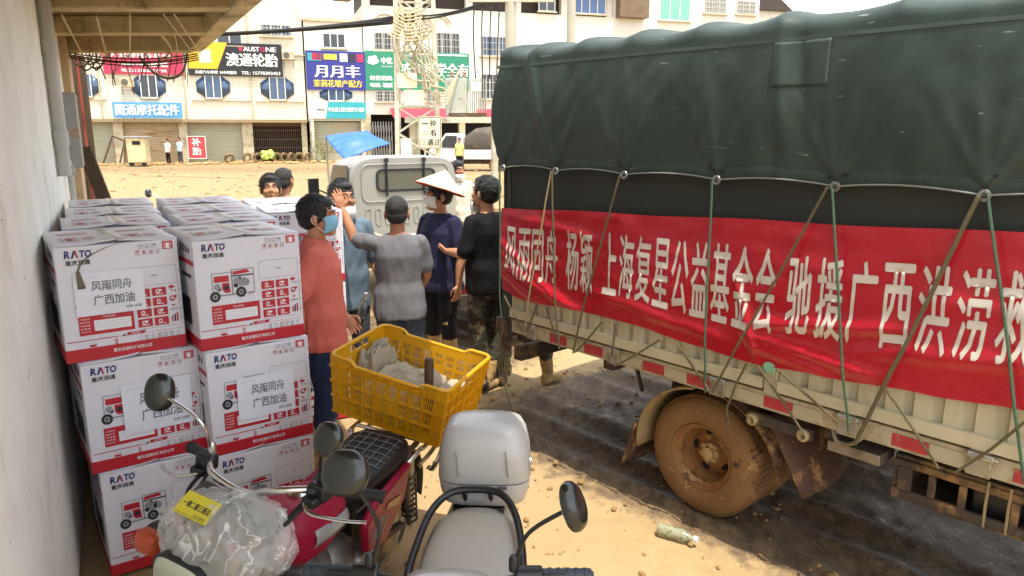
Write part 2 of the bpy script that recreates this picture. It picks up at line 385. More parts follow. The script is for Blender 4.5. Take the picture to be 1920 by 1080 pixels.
# hanging and tied wires under the balcony
CABLE_D = mat('dark_cable', '#4a3824', .7); CABLE_L = mat('pale_cable', '#b5a17c', .7)
wires = MB(); random.seed(3)
for k in range(4):
    x = -.15 - .02 * k; wires.tube(sag((x, -.1, 2.80 - .018 * k), (x, -2.0, 2.79 - .02 * k), .05 + .03 * random.random(), 14), .007, 6)
for k in range(16):
    y = -.15 - random.random() * 1.75; x = .17 + random.random() * .05; l = .1 + .25 * random.random()
    wires.tube(spline([(x, y, 2.86), (x + .04, y - .05 * random.random(), 2.78), (x + .02, y - .12 + .24 * random.random(), 2.82 - l)], 6), .006 + .005 * random.random(), 6)
for k in range(6):
    y = -.1 - k * .06; wires.tube(spline([(.18, y, 2.85), (.2, y - .06, 2.72 - .03 * (k % 3)), (.16, y - .22, 2.7 + .04 * (k % 2)), (.18, y - .3, 2.82)], 6), .010, 6)
wires.tube(spline([(.2, -1.15, 2.80), (.2, -1.35, 2.64), (.22, -1.6, 2.58), (.2, -1.82, 2.66), (.15, -1.92, 2.92)], 8), .016, 8)
o = skew(wires).build('wire_bundle', CABLE_D); o.location = W_END; o.rotation_euler = (0, 0, R(90 + BAZ)); tag(o, 'tangled dark wires dangling from the balcony end above the boxes', 'wires')
wl = MB()
for y, x1 in ((-.28, -3.0), (-.62, -2.9), (-.95, -3.0)):
    wl.tube(spline([(.14, y, 2.8), (-.4, y - .03, 2.76), (x1, y + .05, 2.79)], 8), .012, 6)
wl.tube(spline([(.14, -1.5, 2.76), (-.7, -1.55, 2.78), (-2.2, -1.25, 2.77)], 8), .012, 6); wl.tube(spline([(.14, -1.53, 2.76), (-.7, -1.62, 2.74), (-2.2, -1.42, 2.77)], 8), .008, 6)
wl.tube(spline([(.14, -2.0, 2.80), (-1.2, -1.7, 2.77), (-3.2, -1.2, 2.77)], 8), .006, 5); wl.tube(spline([(.14, -2.1, 2.80), (-1.2, -1.8, 2.77), (-3.2, -1.3, 2.77)], 8), .006, 5)
o = skew(wl).build('wire_bundle', CABLE_L); o.location = W_END; o.rotation_euler = (0, 0, R(90 + BAZ)); tag(o, 'pale wires strung along the underside of the balcony', 'wires')

# ================================================================== CARTONS
BW, BD, BH = .505, .585, .538
def carton_proto():
    t = thing('carton', 'x', 'box', (0, 0, 0))       # local: x along the face (left to right), y into the pile, z up; origin = front lower left corner
    b = MB(); b.box((BW / 2, BD / 2, (BH - .012) / 2), (BW, BD, BH - .012)); b.build('body', WHITE_CARD, t, bevel=.006)
    r = MB(); e = .0015; h = .062
    r.box((BW / 2, BD / 2, h / 2 + .001), (BW + 2 * e, BD + 2 * e, h)); r.build('red_band', P_RED, t, bevel=.005)
    for k in (0, 1):
        f = MB(); w = BW / 2 - .003
        def fl(u, v, k=k, w=w):
            x = u * w if k == 0 else BW - u * w
            lift = .010 * (u ** 2) * (1 - v) ** 2 * (1 if k else 1.6) + .003 * nz(u * 3 + k * 9, v * 3)
            return Vector((x, .002 + v * (BD - .004), BH - .009 + lift))
        f.grid(fl, 8, 8); f.build('flap', WHITE_CARD, t, solid=.005)
    tp = MB()
    def q(x, y, w, d, mi):
        def g(u, v):
            xx = x + u * w; uu = xx / (BW / 2) if xx < BW / 2 else (BW - xx) / (BW / 2); k = 0 if xx < BW / 2 else 1; vv = (y + v * d) / BD
            return Vector((xx, y + v * d, BH - .0055 + .010 * uu ** 2 * (1 - vv) ** 2 * (1 if k else 1.6) + .003 * nz(min(uu, 1) * 3 + k * 9, vv * 3) + .0012))
        tp.grid(g, 3, 3, mi)
    for kx in (.05, .31):
        q(kx, .12, .07, .012, 1); q(kx, .26, .07, .012, 1); q(kx, .13, .010, .13, 1); q(kx + .06, .13, .010, .13, 1); q(kx + .02, .16, .03, .07, 0); q(kx + .085, .15, .05, .09, 2); q(kx, .38, .13, .05, 2)
    tape = MB(); tape.grid(lambda u, v: Vector((BW / 2 - .024 + .048 * u, -.0005 + v * BD * 1.0, BH - .0035 + .018 * (1 - v) ** 2 + .002)), 2, 10); tape.build('packing_tape', mat('clear_tape', '#c9c2ae', .18, alpha=.45), t, smooth=180)
    _pr = tp.build('top_print', [P_RED, P_PINK, P_PINK], t); _pr['kind'] = 'stuff'
    # ---- front print; u to the right, v downwards, both 0..1
    p = MB(); F = lambda u, v, d=.0: Vector((u * BW, -.0022 - d, (1 - v) * BH)); RED, DRK, BLU, GRY, WHT = 0, 1, 2, 3, 4
    def rect(u0, v0, u1, v1, mi, d=0.): p.quad(F(u0, v1, d), (BW * (u1 - u0), 0, 0), (0, 0, BH * (v1 - v0)), mi)
    def outl(u0, v0, u1, v1, mi, t=.004, d=0.):
        rect(u0, v0, u1, v0 + t, mi, d); rect(u0, v1 - t, u1, v1, mi, d); rect(u0, v0 + t, u0 + t, v1 - t, mi, d); rect(u1 - t, v0 + t, u1, v1 - t, mi, d)
    def disc(u, v, r, mi, d=0., n=14, ri=0.):
        if ri:
            vs = [F(u + k * math.cos(2 * math.pi * i / n), v + k * math.sin(2 * math.pi * i / n), d) for k in (r, ri) for i in range(n)]
            p.add(vs, [(i, (i + 1) % n, n + (i + 1) % n, n + i) for i in range(n)], mi)
        else: p.add([F(u + r * math.cos(2 * math.pi * i / n), v + r * math.sin(2 * math.pi * i / n), d) for i in range(n)], [tuple(range(n))], mi)
    def txt(s, u0, v0, u1, v1, mi, bold=0., d=0., slant=0.):
        vs, fs, _ = text_geo(s, bold); p.add([F(u0 + (x + slant * y) * (u1 - u0), v1 - y * (v1 - v0), d) for x, y in vs], fs, mi)
    def poly(pts, mi, d=0.): p.add([F(a, c, d) for a, c in pts], [tuple(range(len(pts)))], mi)
    txt('R', .075, .055, .125, .118, BLU, .04, slant=.12); txt('TO', .19, .055, .285, .118, BLU, .04, slant=.06)
    poly([(.127, .118), (.150, .055), (.160, .055), (.160, .08), (.142, .118)], BLU); poly([(.160, .055), (.170, .055), (.186, .118), (.171, .118), (.160, .08)], RED)
    txt('®', .292, .05, .302, .062, GRY); txt('重庆润通', .08, .135, .272, .178, DRK, .02)
    for k in range(3):
        outl(.665 + .055 * k, .045, .705 + .055 * k, .085, GRY, .003)
    txt('↑↑', .67, .052, .70, .08, GRY); txt('6', .729, .052, .75, .08, GRY); rect(.785, .055, .81, .063, DRK)
    for k in range(4): outl(.635 + .057 * k, .098, .672 + .057 * k, .138, RED if k == 0 else GRY, .003)
    poly([(.644, .104), (.665, .104), (.656, .12), (.656, .13), (.652, .13), (.652, .12)], RED); rect(.702, .105, .715, .131, RED); disc(.767, .118, .012, RED, n=10, ri=.006); disc(.824, .118, .012, GRY, n=6, ri=.006)
    rect(.865, .035, .955, .105, RED); poly([(.885, .07), (.91, .048), (.935, .07), (.925, .07), (.925, .093), (.895, .093), (.895, .07)], WHT, .0006); outl(.878, .05, .942, .096, WHT, .003, .0004)
    outl(.585, .245, .965, .41, GRY, .003); txt('机型标贴', .745, .318, .80, .332, DRK)
    # generator drawing
    outl(.145, .315, .33, .52, GRY, .007); outl(.325, .295, .535, .52, GRY, .008); rect(.165, .345, .30, .40, RED); poly([(.34, .315), (.47, .305), (.50, .335), (.34, .345)], RED); rect(.335, .35, .53, .362, DRK)
    poly([(.235, .41), (.30, .41), (.31, .50), (.26, .50), (.235, .47)], RED); disc(.272, .452, .024, DRK, .0004)
    for (u, v, r, c) in ((.37, .40, .03, GRY), (.41, .42, .035, GRY), (.455, .42, .035, GRY), (.40, .385, .018, DRK), (.44, .39, .012, DRK), (.36, .44, .022, DRK), (.47, .43, .016, WHT), (.385, .43, .014, WHT), (.19, .44, .03, GRY), (.205, .46, .02, DRK), (.18, .42, .014, WHT)): disc(u, v, r, c, .0002 + r * .012)
    for (u, v) in ((.165, .525), (.405, .505)): disc(u, v, .048, DRK, .0008, 18, .024); disc(u, v, .022, GRY, .0008); disc(u, v, .010, DRK, .001)
    rect(.19, .52, .36, .527, GRY); rect(.46, .52, .53, .528, GRY); rect(.48, .53, .485, .55, GRY); rect(.50, .53, .505, .55, GRY)
    rect(.125, .605, .57, .775, RED); rect(.245, .655, .545, .745, WHT, .0005); txt('产品主要参数', .32, .622, .42, .64, WHT, d=.0005)
    for k in range(3): rect(.25, .675 + .022 * k, .54, .677 + .022 * k, GRY, .0008)
    for k, s in enumerate(('产品型号', '额定电压', '净重量', '毛重量', '外形尺寸')): txt(s, .135, .63 + .027 * k, .135 + .08, .643 + .027 * k, WHT, d=.0005)
    for r_ in range(4):
        for c_ in range(2):
            u0 = .60 + .14 * c_; v0 = .435 + .088 * r_; rect(u0, v0, u0 + .122, v0 + .072, RED); disc(u0 + .05, v0 + .032, .018, WHT, .0005, 8 + c_, .010); rect(u0 + .03, v0 + .052, u0 + .095, v0 + .058, P_I if False else WHT, .0005)
            if (r_ + c_) % 2: poly([(u0 + .06, v0 + .014), (u0 + .09, v0 + .022), (u0 + .07, v0 + .04)], WHT, .0006)
    poly([(.885, .435), (.91, .425), (.94, .44), (.925, .455), (.905, .45), (.89, .46)], RED); rect(.908, .45, .914, .485, DRK); disc(.94, .478, .008, DRK)
    disc(.91, .545, .026, RED, 0, 12, .016); disc(.938, .53, .013, RED); disc(.905, .555, .008, DRK, .0004); poly([(.895, .60), (.93, .60), (.92, .615), (.905, .615)], RED); txt('420×6', .885, .63, .95, .652, DRK)
    for k in range(3): rect(.89 + .022 * k, .70 - .012 * k, .904 + .022 * k, .755, RED if k != 1 else DRK)
    rect(.968, .43, .973, .775, RED if False else GRY); rect(.60, .785, .955, .788, GRY)
    for k in range(9): disc(.985, .05 + .085 * k, .007, GRY, 0, 6, .004)
    rect(.02, .815, .42, .822, RED); rect(.42, .818, .98, .8205, RED); poly([(.50, .795), (.66, .795), (.64, .822), (.50, .822)], RED); txt('适用电器', .53, .8, .61, .816, WHT, d=.0005); poly([(.455, .825), (.475, .80), (.495, .825), (.482, .825), (.475, .812), (.468, .825)], DRK)
    for k in range(6):
        u = .645 + .055 * k
        for v in (.842, .868): outl(u, v, u + .028, v + .014, GRY if k % 2 else DRK, .003)
        rect(u + .011, .858, u + .014, .866, GRY)
    txt('2500W', .59, .845, .625, .853, DRK); txt('5000W', .59, .872, .625, .88, DRK); disc(.405, .85, .014, RED, 0, 10, .007); rect(.395, .87, .418, .882, RED); rect(.19, .862, .245, .88, RED); outl(.19, .84, .245, .862, GRY, .002)
    txt('重庆润通科技有限公司', .375, .918, .695, .95, WHT, .01, .0008)
    _pr = p.build('front_print', [P_RED, P_DARK, P_BLUE, P_GREY, P_WHITE], t, smooth=0); _pr['kind'] = 'stuff'
    # ---- side print
    s = MB(); S = lambda u, v: Vector((-.0022, BD * (1 - u), (1 - v) * BH))
    def srect(u0, v0, u1, v1, mi): s.quad(S(u0, v1), (0, -BD * (u1 - u0), 0), (0, 0, BH * (v1 - v0)), mi)
    for k in range(4): srect(.62 + .08 * k, .06 + .01 * k, .66 + .08 * k, .14, 1)
    srect(0, .20, 1, .24, 0); srect(.6, .33, .9, .36, 1); srect(.35, .55, .8, .8, 1); srect(.3, .5, .5, .62, 1)
    _pr = s.build('side_print', [P_RED, P_DARK], t, smooth=0); _pr['kind'] = 'stuff'
    return t
cart0 = carton_proto()
def add_paper(c, u0, v0, u1, v1, seed):
    w = (u1 - u0) * BW; h = (v1 - v0) * BH
    def sf(x, z): return Vector((u0 * BW + x, -.005 - .0035 * (1 + nz(x * 9 + seed, z * 7)) - .006 * max(0, (z / h - .8)) * (1 + nz(x * 20, seed)), (1 - v1) * BH + z))
    b = MB(); b.grid(lambda a, c_: sf(a * w, c_ * h), 14, 10); pg = b.build('paper_sheet', PAPER, c, smooth=180)
    tx = MB()
    def put(s, a0, b0, a1, b1, mi, bold=0.):
        vs, fs, _ = text_geo(s, bold); tx.add([sf((a0 + x * (a1 - a0)) * w, (1 - b1 + y * (b1 - b0)) * h) + Vector((0, -.0016, 0)) for x, y in vs], fs, mi)
    put('风雨同舟', .24, .20, .82, .44, 0, .015); put('广西加油', .25, .53, .84, .78, 0, .015); put('杨颖 捐赠', .70, .84, .93, .91, 0)
    for k in range(6): put('·', .08 + .045 * k, .10, .095 + .045 * k, .115, 0)
    tx.build('paper_text', TXT_GREY, pg, smooth=0)
def cz(az): return R(90 - az)                    # turn a face direction (azimuth) into a z rotation
RAISED = 'cartons of the relief stack'
first = [True]
def carton(x, y, lvl, az, label, h0=0., sc=1.0):
    loc = (x, y, h0 + lvl * BH * sc)
    if first[0]:
        c = cart0; first[0] = False; c.location = loc; c.rotation_euler = (0, 0, cz(az)); c['label'] = label
    else: c = copy_tree(cart0, None, label, loc, cz(az))
    c['group'] = RAISED
    if sc != 1: c.scale = (1, 1, sc)
    return c
lv = ('bottom', 'middle', 'top')
cartons = {}
a0 = 53.6
A = Vector((-1.985, 3.165, 0)); B = Vector((-1.466, 3.36, 0))
jl = {0: (.045, .03, 1), 1: (.02, .012, 0), 2: (0, 0, 0)}; jr = {0: (.012, .0, 0), 1: (.012, .008, .5), 2: (0, 0, 0)}
names_l = {2: 'top carton nearest the wall, with a paper notice and a dangling strap', 1: 'middle carton by the wall, paper notice behind the round mirror', 0: 'bottom carton by the wall, generator picture uncovered beside the orange indicator'}
names_r = {2: 'top front carton beside the man in pink, generator picture fully visible', 1: 'middle front carton with paper notice beside the pink man\'s hip', 0: 'bottom front carton partly hidden behind the plastic wrapped motorcycle dashboard'}
proto_children_done = []
for l in range(3):
    d = jl[l]; cartons['L', l] = carton(A.x + d[0] * .8 + .03 * (l < 2), A.y + d[0] * .6, l, a0 + d[2], names_l[l])
for l in range(3):
    d = jr[l]; cartons['R', l] = carton(B.x + d[0], B.y + d[1], l, a0 - .2 + d[2], names_r[l])
row = Vector((-.487, .873, 0))
rows_l = (.66, 1.26, 1.93); rows_r = (.63, 1.22, 1.86)
pos = ('second', 'third', 'rearmost')
for k, dd in enumerate(rows_l):
    for l in range(3):
        P = A + row * dd + Vector((.02, .01, 0)); carton(P.x, P.y, l, 58 + k, f'{lv[l]} carton of the wall-side column, {pos[k]} row back from the motorcycle')
for k, dd in enumerate(rows_r):
    for l in range(3):
        P = B + row * dd + Vector((.02, .03, 0)); carton(P.x, P.y, l, 58 + k, f'{lv[l]} carton of the column behind the front right carton, {pos[k]} row back')
for l in range(3): carton(-1.655, 5.02, l, 64, f'{lv[l]} carton behind the man in pink, in the column by the blue shirt', 0, .965)
for l in range(3): carton(-1.655 + row.x * .62, 5.02 + row.y * .62, l, 64, f'{lv[l]} carton at the very back, behind the column by the blue shirt', 0, .965)
add_paper(cartons['L', 2], .12, .245, .68, .61, 1.); add_paper(cartons['L', 1], .30, .25, .90, .70, 5.); add_paper(cartons['R', 1], .26, .30, .82, .70, 9.)
STRAP = mat('torn_strap', '#6e6650', .7)
b = MB(); b.grid(lambda u, v: Vector((.20 * BW + u * .008 + .20 * (1 - v) ** 2 * (1 if v < .5 else 1) - .02 * v, -.009 - .004 * math.sin(v * 5), BH - .002 - .125 * v ** 1.3)), 1, 16); b.build('strap', STRAP, cartons['L', 2], solid=.002)
b = MB(); b.grid(lambda u, v: Vector((.15 * BW + u * .016 * (1 + v), -.013 - .005 * math.sin(v * 7 + u * 3), BH - .125 - .075 * v)), 3, 6); b.build('strap', STRAP, cartons['L', 2], solid=.002)
# ================================================================== LORRY (local x towards its front, y across to the far side, z up; origin under the rear corner nearest the camera)
lorry = thing('cargo_lorry', 'muddy cargo lorry with dark green tarpaulin over a cream ribbed bed', 'lorry', (-.063, 4.953, 0), R(-49))
LL, LWD = 4.3, 2.05
CREAM = mat('cream_bed_paint', '#b3aa8e', .5, var=.12, vscale=4, bump=.05, bscale=40, dirt='#8a7247', dscale=5, dthr=.55, dsoft=.2)
CREAM2 = mat('cream_rail_paint', '#a59d86', .5, var=.15, vscale=9, dirt='#7d6640', dscale=7, dthr=.5, dsoft=.2)
CHAS = mat('muddy_chassis', '#3a3027', .75, var=.3, bump=.2, bscale=25, dirt='#8b6a3e', dscale=6, dthr=.5, dsoft=.15)
TARP = mat('green_tarp', '#2a3831', .50, var=.20, vscale=2.5, bump=.14, bscale=9, spec=.4, rvar=.12, stretch=(1.2, 1, .55))
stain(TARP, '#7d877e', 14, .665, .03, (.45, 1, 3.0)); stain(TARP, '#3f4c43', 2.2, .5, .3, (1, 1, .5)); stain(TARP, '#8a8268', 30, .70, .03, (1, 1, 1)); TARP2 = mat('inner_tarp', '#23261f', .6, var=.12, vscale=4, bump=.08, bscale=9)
TARPP = mat('tarp_patch', '#314039', .5, var=.12, vscale=4, bump=.1, bscale=9)
GROM = [.06, .54, 1.08, 1.67, 2.26, 2.84, 3.45, 4.05]; HOOP = [.10, .34, .70, 1.09, 1.49, 1.92, 2.45, 3.0, 3.55, 4.1]
def hemz(x):
    for a, c in zip(GROM, GROM[1:]):
        if a <= x <= c: t = (x - a) / (c - a); return 1.865 + .022 * math.sin(math.pi * t) ** .8
    return 1.865
def hoop(x):
    for a, c in zip(HOOP, HOOP[1:]):
        if a <= x <= c: t = (x - a) / (c - a); return -.036 * math.sin(math.pi * t) ** .7
    return 0
def side_y(x, z):                                     # bulge of the hanging side sheet
    v = (z - 1.87) / .65; y = -.03 - .025 * math.sin(math.pi * max(0, min(1, v)))
    y += .016 * nz(x * 2.1, z * 1.3) + .006 * nz(x * 7, z * 3, 4)
    for c, a in ((.30, .020), (1.05, .010), (1.95, .014), (2.05, -.010)):        # long diagonal drape folds
        d = (x - c - (2.5 - z) * (.35 if c < 1 else .12)); y -= a * math.exp(-(d / .035) ** 2) * min(1, max(0, v) * 2)
    for g_ in GROM:                                     # tension folds fanning up from each grommet
        for sl, a in ((-.55, .010), (-.18, .012), (.15, .008), (.5, .010)):
            d = (x - g_ - sl * (z - 1.87)) / (.014 + .04 * max(0, v)); y -= a * math.exp(-d * d) * max(0, 1 - v * 1.15) * min(1, max(0, v) * 12)
    y += .006 * (1 - 2 * abs(nz(x * 3.3 + z * 2.2, z * 1.1 - x * .6, 8))) + .004 * (1 - 2 * abs(nz(x * 6 - z * 5, z * 3, 3)))
    y -= .03 * math.exp(-((x - .02) / .08) ** 2) * (math.sin(math.pi * max(0, min(1, v)))); return y
def tarp_pt(u, v):
    x = .02 + u * (LL - .01)
    zh = hemz(x)
    if v < .5:
        t = v / .5; z = zh + (2.50 - zh) * t; return Vector((x - .035 * math.sin(math.pi * t) * max(0, 1 - u * 40), side_y(x, z), z))
    t = (v - .5) / .5; an = t * math.pi
    # over the hoops: an ellipse-like arch from the near to the far side
    y = LWD / 2 - (LWD / 2 + .03) * math.copysign(abs(math.cos(an)) ** .28, math.cos(an)); z = 2.50 + .15 * math.sin(an) ** .5 + hoop(x) * math.sin(an) ** .3 + .004 * nz(x * 6, y * 4)
    sy = side_y(x, 2.50) + .03
    return Vector((x, y + sy * (1 - t), z))
b = MB(); b.grid(tarp_pt, 300, 90)
b.grid(lambda u, v: Vector((-.03 + u * (LL + .04), LWD + .03, 2.5 - v * .63)), 30, 4)
tp = b.build('tarpaulin', TARP, lorry, smooth=180)
# rear and front ends of the cover
def endcap(x):
    n = 40; pts = []
    for i in range(n + 1):
        p = tarp_pt(0, .5 + .5 * i / n); pts.append((p.y, p.z))
    return [(pts[0][0], .95)] + pts + [(pts[-1][0], .95)]
MB().prism(endcap(0), (.02, .03, 0), (0, .97, 0), (0, 0, .997), (.01, 0, 0)).build('rear_sheet', TARP2, lorry)
MB().prism(endcap(0), (LL, .03, 0), (0, .97, 0), (0, 0, .997), (.01, 0, 0)).build('front_sheet', TARP2, lorry)
# inner sheet under the hem
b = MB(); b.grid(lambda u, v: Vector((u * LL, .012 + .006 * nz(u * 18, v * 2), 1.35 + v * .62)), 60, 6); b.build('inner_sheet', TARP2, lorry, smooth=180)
# patches sewn on the cover, stitched hem cord
for (x0, x1, z0, z1) in ((1.93, 2.19, 2.29, 2.483),):
    b = MB(); b.grid(lambda u, v: Vector((x0 + u * (x1 - x0), side_y(x0 + u * (x1 - x0), z0 + v * (z1 - z0)) - .003, z0 + v * (z1 - z0))), 18, 14); b.build('patch', TARP, lorry, solid=.002, smooth=180)
b = MB(); b.grid(lambda u, v: Vector((u * LL, side_y(u * LL, 2.487 + v * .02) - .003, 2.485 + v * .018)), 120, 1); b.build('seam', TARPP, lorry, smooth=180)
HEMC = mat('hem_cord', '#71756c', .6); b = MB(); xs = [i * LL / 170 for i in range(171)]
b.tube([(x, side_y(x, hemz(x)) - .012, hemz(x) - .004) for x in xs], .0045, 6); b.build('hem_cord', HEMC, lorry)
b = MB(); b.grid(lambda u, v: Vector((u * LL, side_y(u * LL, hemz(u * LL)) - .006 - .004 * math.sin(v * 3), hemz(u * LL) + v * .05)), 170, 3); b.build('hem', TARP, lorry, smooth=180)
GROM_M = mat('grommet', '#9d9d98', .35, .9)
for x in GROM:
    y = side_y(x, 1.86) - .02
    g = MB(); g.lathe([(.011, -.004), (.022, -.004), (.024, 0), (.022, .004), (.011, .004)], (x, y, 1.862), (0, 1, 0), 16, closed=True); g.build('grommet', GROM_M, lorry)
    s_ = MB(); random.seed(int(x * 100))
    for k in range(9): s_.beam((x - .05 + .1 * random.random(), y + .004, 1.90 + .05 * random.random()), (x - .05 + .1 * random.random(), y + .004, 1.89 + .05 * random.random()), .003)
    s_.build('stitching', mat('stitch_dark', '#161a15', .8), lorry)
# bed: ribbed drop sides, posts, rails
for (xa, xb) in ((.10, 1.98), (2.06, 4.2)):
    b = MB(); n = int((xb - xa) / .115); prof = []
    for i in range(n):
        x = xa + .03 + i * (xb - xa - .06) / n; w = (xb - xa - .06) / n
        prof += [(x, .0), (x + w * .52, .0), (x + w * .62, .022), (x + w * .9, .022)]
    prof = [(xa, .0)] + prof + [(xb, .0)]
    b.add([(x, y - .004, z) for z in (.875, 1.42) for (x, y) in prof], [(i, i + 1, i + 1 + len(prof), i + len(prof)) for i in range(len(prof) - 1)])
    b.box(((xa + xb) / 2, .04, 1.43), (xb - xa, .06, .05)); b.box(((xa + xb) / 2, .0, .895), (xb - xa, .05, .055))
    b.build('drop_side', CREAM, lorry, smooth=20)
for x in (.045, 2.02, 4.25):
    MB().box((x, .02, 1.17), (.07, .07, .66)).build('side_post', mat('post_green', '#2f352d', .55, dirt='#7a6744', dthr=.6) if x < 1 else CREAM2, lorry, bevel=.006)
MB().box((.035, .03, 1.62), (.06, .05, .6)).build('corner_post', mat('post_green', '#2f352d', .55), lorry, bevel=.006)
MB().box((LL / 2, LWD / 2, .93), (LL - .05, LWD - .1, .06)).build('bed_floor', CHAS, lorry)
MB().box((.02, LWD / 2, 1.18), (.04, LWD - .1, .6)).build('tailgate', CREAM, lorry, bevel=.006)
MB().box((LL / 2, LWD - .03, 1.15), (LL - .1, .03, .6)).build('drop_side', CREAM, lorry, bevel=.006)
b = MB(); b.box((LL / 2, .035, .80), (LL, .06, .09)); b.box((LL / 2, .028, .862), (LL, .012, .006)); b.build('lower_rail', CREAM2, lorry, bevel=.004)
TAPE_R = mat('tape_red', '#a5303a', .4, var=.2, vscale=30, dirt='#8d7450', dscale=20, dthr=.56); TAPE_W = mat('tape_white', '#aaa288', .4, var=.1, dirt='#8d7450', dscale=20, dthr=.58)
k = 0; x = .16
while x < LL - .2:
    if not any(abs(x + .07 - h) < .11 for h in (.29, 1.01, 1.72, 2.40, 2.93, 3.6)):
        b = MB(); b.box((x + .075, .0035, .797), (.148, .003, .056)); b.build('reflective_tape', TAPE_R if k % 2 == 0 else TAPE_W, lorry)
        k += 1
    x += .152
for h in (.29, 1.01, 1.72, 2.40, 2.93, 3.6):                        # hinges of the drop sides
    b = MB(); b.tube([(h - .04, -.012, .838), (h + .055, -.012, .838)], .017, 12); b.tube([(h - .055, -.012, .838), (h + .07, -.012, .838)], .008, 8); b.box((h, .0, .86), (.07, .02, .05)); b.box((h, .0, .79), (.09, .016, .08)); b.build('hinge', mat('hinge_steel', '#a8a498', .4, .7, var=.2, dirt='#7f6a48', dscale=18, dthr=.55), lorry, bevel=.003)
# tail lamp bracket at the rear corner
b = MB(); b.box((.01, .02, .78), (.16, .05, .11)); b.box((-.02, .05, .64), (.06, .05, .2)); b.build('corner_bracket', CHAS, lorry, bevel=.006)
MB().box((-.05, .10, .72), (.025, .17, .09)).build('tail_lamp', mat('tail_red', '#7c1c1c', .3), lorry, bevel=.006)
b = MB()
for y in (.62, 1.43): b.box((LL / 2 + .3, y, .62), (LL + .9, .07, .2))
for x in (.1, .9, 2.3, 3.3, 4.1): b.box((x, LWD / 2, .72), (.08, LWD - .15, .1))
b.box((-.02, LWD / 2, .55), (.08, LWD - .3, .11)); b.build('chassis', CHAS, lorry, bevel=.008)
b = MB(); b.tube([(1.62, .3, .35), (1.62, 1.75, .35)], .07, 12); b.ell((1.62, 1.02, .35), (.17, .2, .17)); b.build('axle', CHAS, lorry)
for y in (.56, 1.49):
    b = MB(); b.grid(lambda u, v: Vector((1.05 + 1.15 * u, y - .035 + .07 * v, .52 - .09 * math.sin(math.pi * u))), 10, 1); b.build('leaf_spring', CHAS, lorry, solid=.05)
# wheels
TYRE = mat('mud_caked_tyre', '#73532f', .9, var=.25, vscale=7, bump=.25, bscale=22, dirt='#3c2a17', dscale=7, dthr=.6, dsoft=.06)
RIM = mat('muddy_rim', '#80592f', .75, var=.2, vscale=6, bump=.12, bscale=20, dirt='#4d2f17', dscale=5, dthr=.55)
HUB = mat('dry_mud_hub', '#a58a5e', .8, var=.2, bump=.2, bscale=60)
stain(TYRE, '#8f6f48', 5, .60, .04, (1, 1, 1)); stain(TYRE, '#2b231b', 16, .62, .06, (1, 1, 1)); stain(RIM, '#a5855a', 7, .64, .04, (1, 1, 1))
def wheel(parent, c, r, w, out=-1, rim=.56, tread=64, dish=.10, name='wheel'):
    """c: centre of the outer sidewall plane; out: sign of local y that faces outwards"""
    c = Vector(c); ax = (0, out, 0); t = thing_part(name, parent, c)
    b = MB(); pr = [(rim * r, -.012), (rim * r * 1.04, -.004), (rim * r * 1.1, .0), (r * .78, .008), (r * .93, -.006), (r * .985, -.03), (r, -.055), (r, -w + .055), (r * .985, -w + .03), (r * .93, -w), (rim * r * 1.05, -w + .005), (rim * r, -w + .02)]
    b.lathe(pr, (0, 0, 0), ax, 56, caps=False); b.build('tyre', TYRE, t, smooth=50)
    tr = MB()
    for i in range(tread):
        a = 2 * math.pi * i / tread; d = Vector((math.cos(a), 0, math.sin(a))); tt = Vector((-math.sin(a), 0, math.cos(a)))
        for kk in range(4):
            p = d * (r + .002) + Vector((0, out * (-.05 - (w - .1) * kk / 3), 0)); M = Matrix((tt, Vector((0, 1, 0)), d)).transposed(); tr.box(p, (2 * math.pi * r / tread * .78, (w - .1) / 4.2, .007), M=M)
    o = tr.build('tread', TYRE, t, smooth=0); o['kind'] = 'stuff'
    b = MB(); q = rim * r
    b.lathe([(q, -.014), (q * .985, -.003), (q * .95, -.008), (q * .93, -.03), (q * .90, -.04), (q * .83, -.045), (q * .80, -.085), (q * .76, -.12), (q * .72, -dish - .05), (q * .40, -dish - .02), (q * .3, -dish - .02), (0, -dish - .02)], (0, 0, 0), ax, 40, caps=False); b.build('rim', RIM, t, smooth=30)
    hub = MB(); hub.lathe([(q * .30, -dish - .02), (q * .30, -dish), (q * .2, -dish + .008), (q * .19, -dish + .03), (q * .12, -dish + .035), (0, -dish + .035)], (0, 0, 0), ax, 18); hub.build('hub', HUB, t, smooth=30)
    for i in range(6):
        a = 2 * math.pi * i / 6 + .3; n_ = MB(); n_.lathe([(.016, 0), (.016, .014), (.010, .017), (0, .017)], (q * .25 * math.cos(a), out * (-dish), q * .25 * math.sin(a)), ax, 6); n_.build('nut', HUB, t)
    for i in range(5):
        a = 2 * math.pi * i / 5 + .55; n_ = MB(); n_.lathe([(.026, -.002), (.024, .003), (0, .003)], (q * .56 * math.cos(a), out * (-dish - .033), q * .56 * math.sin(a)), (0, out, 0), 14); n_.build('hand_hole', mat('hole_black', '#0d0a07', .9), t)
    return t
def thing_part(name, parent, loc):
    o = bpy.data.objects.new(name, None); COL.objects.link(o); o.parent = parent; o.location = loc; o.empty_display_size = .1; return o
w1 = wheel(lorry, (1.585, .075, .335), .337, .21, -1)
w2 = copy_tree(w1, lorry, loc=(1.585, .32, .335)); w3 = copy_tree(w1, lorry, loc=(1.62, LWD - .075, .335), rz=math.pi); w4 = copy_tree(w1, lorry, loc=(1.62, LWD - .32, .335), rz=math.pi)
w5 = copy_tree(w1, lorry, loc=(4.95, .05, .335)); w6 = copy_tree(w1, lorry, loc=(4.95, LWD - .05, .335), rz=math.pi)
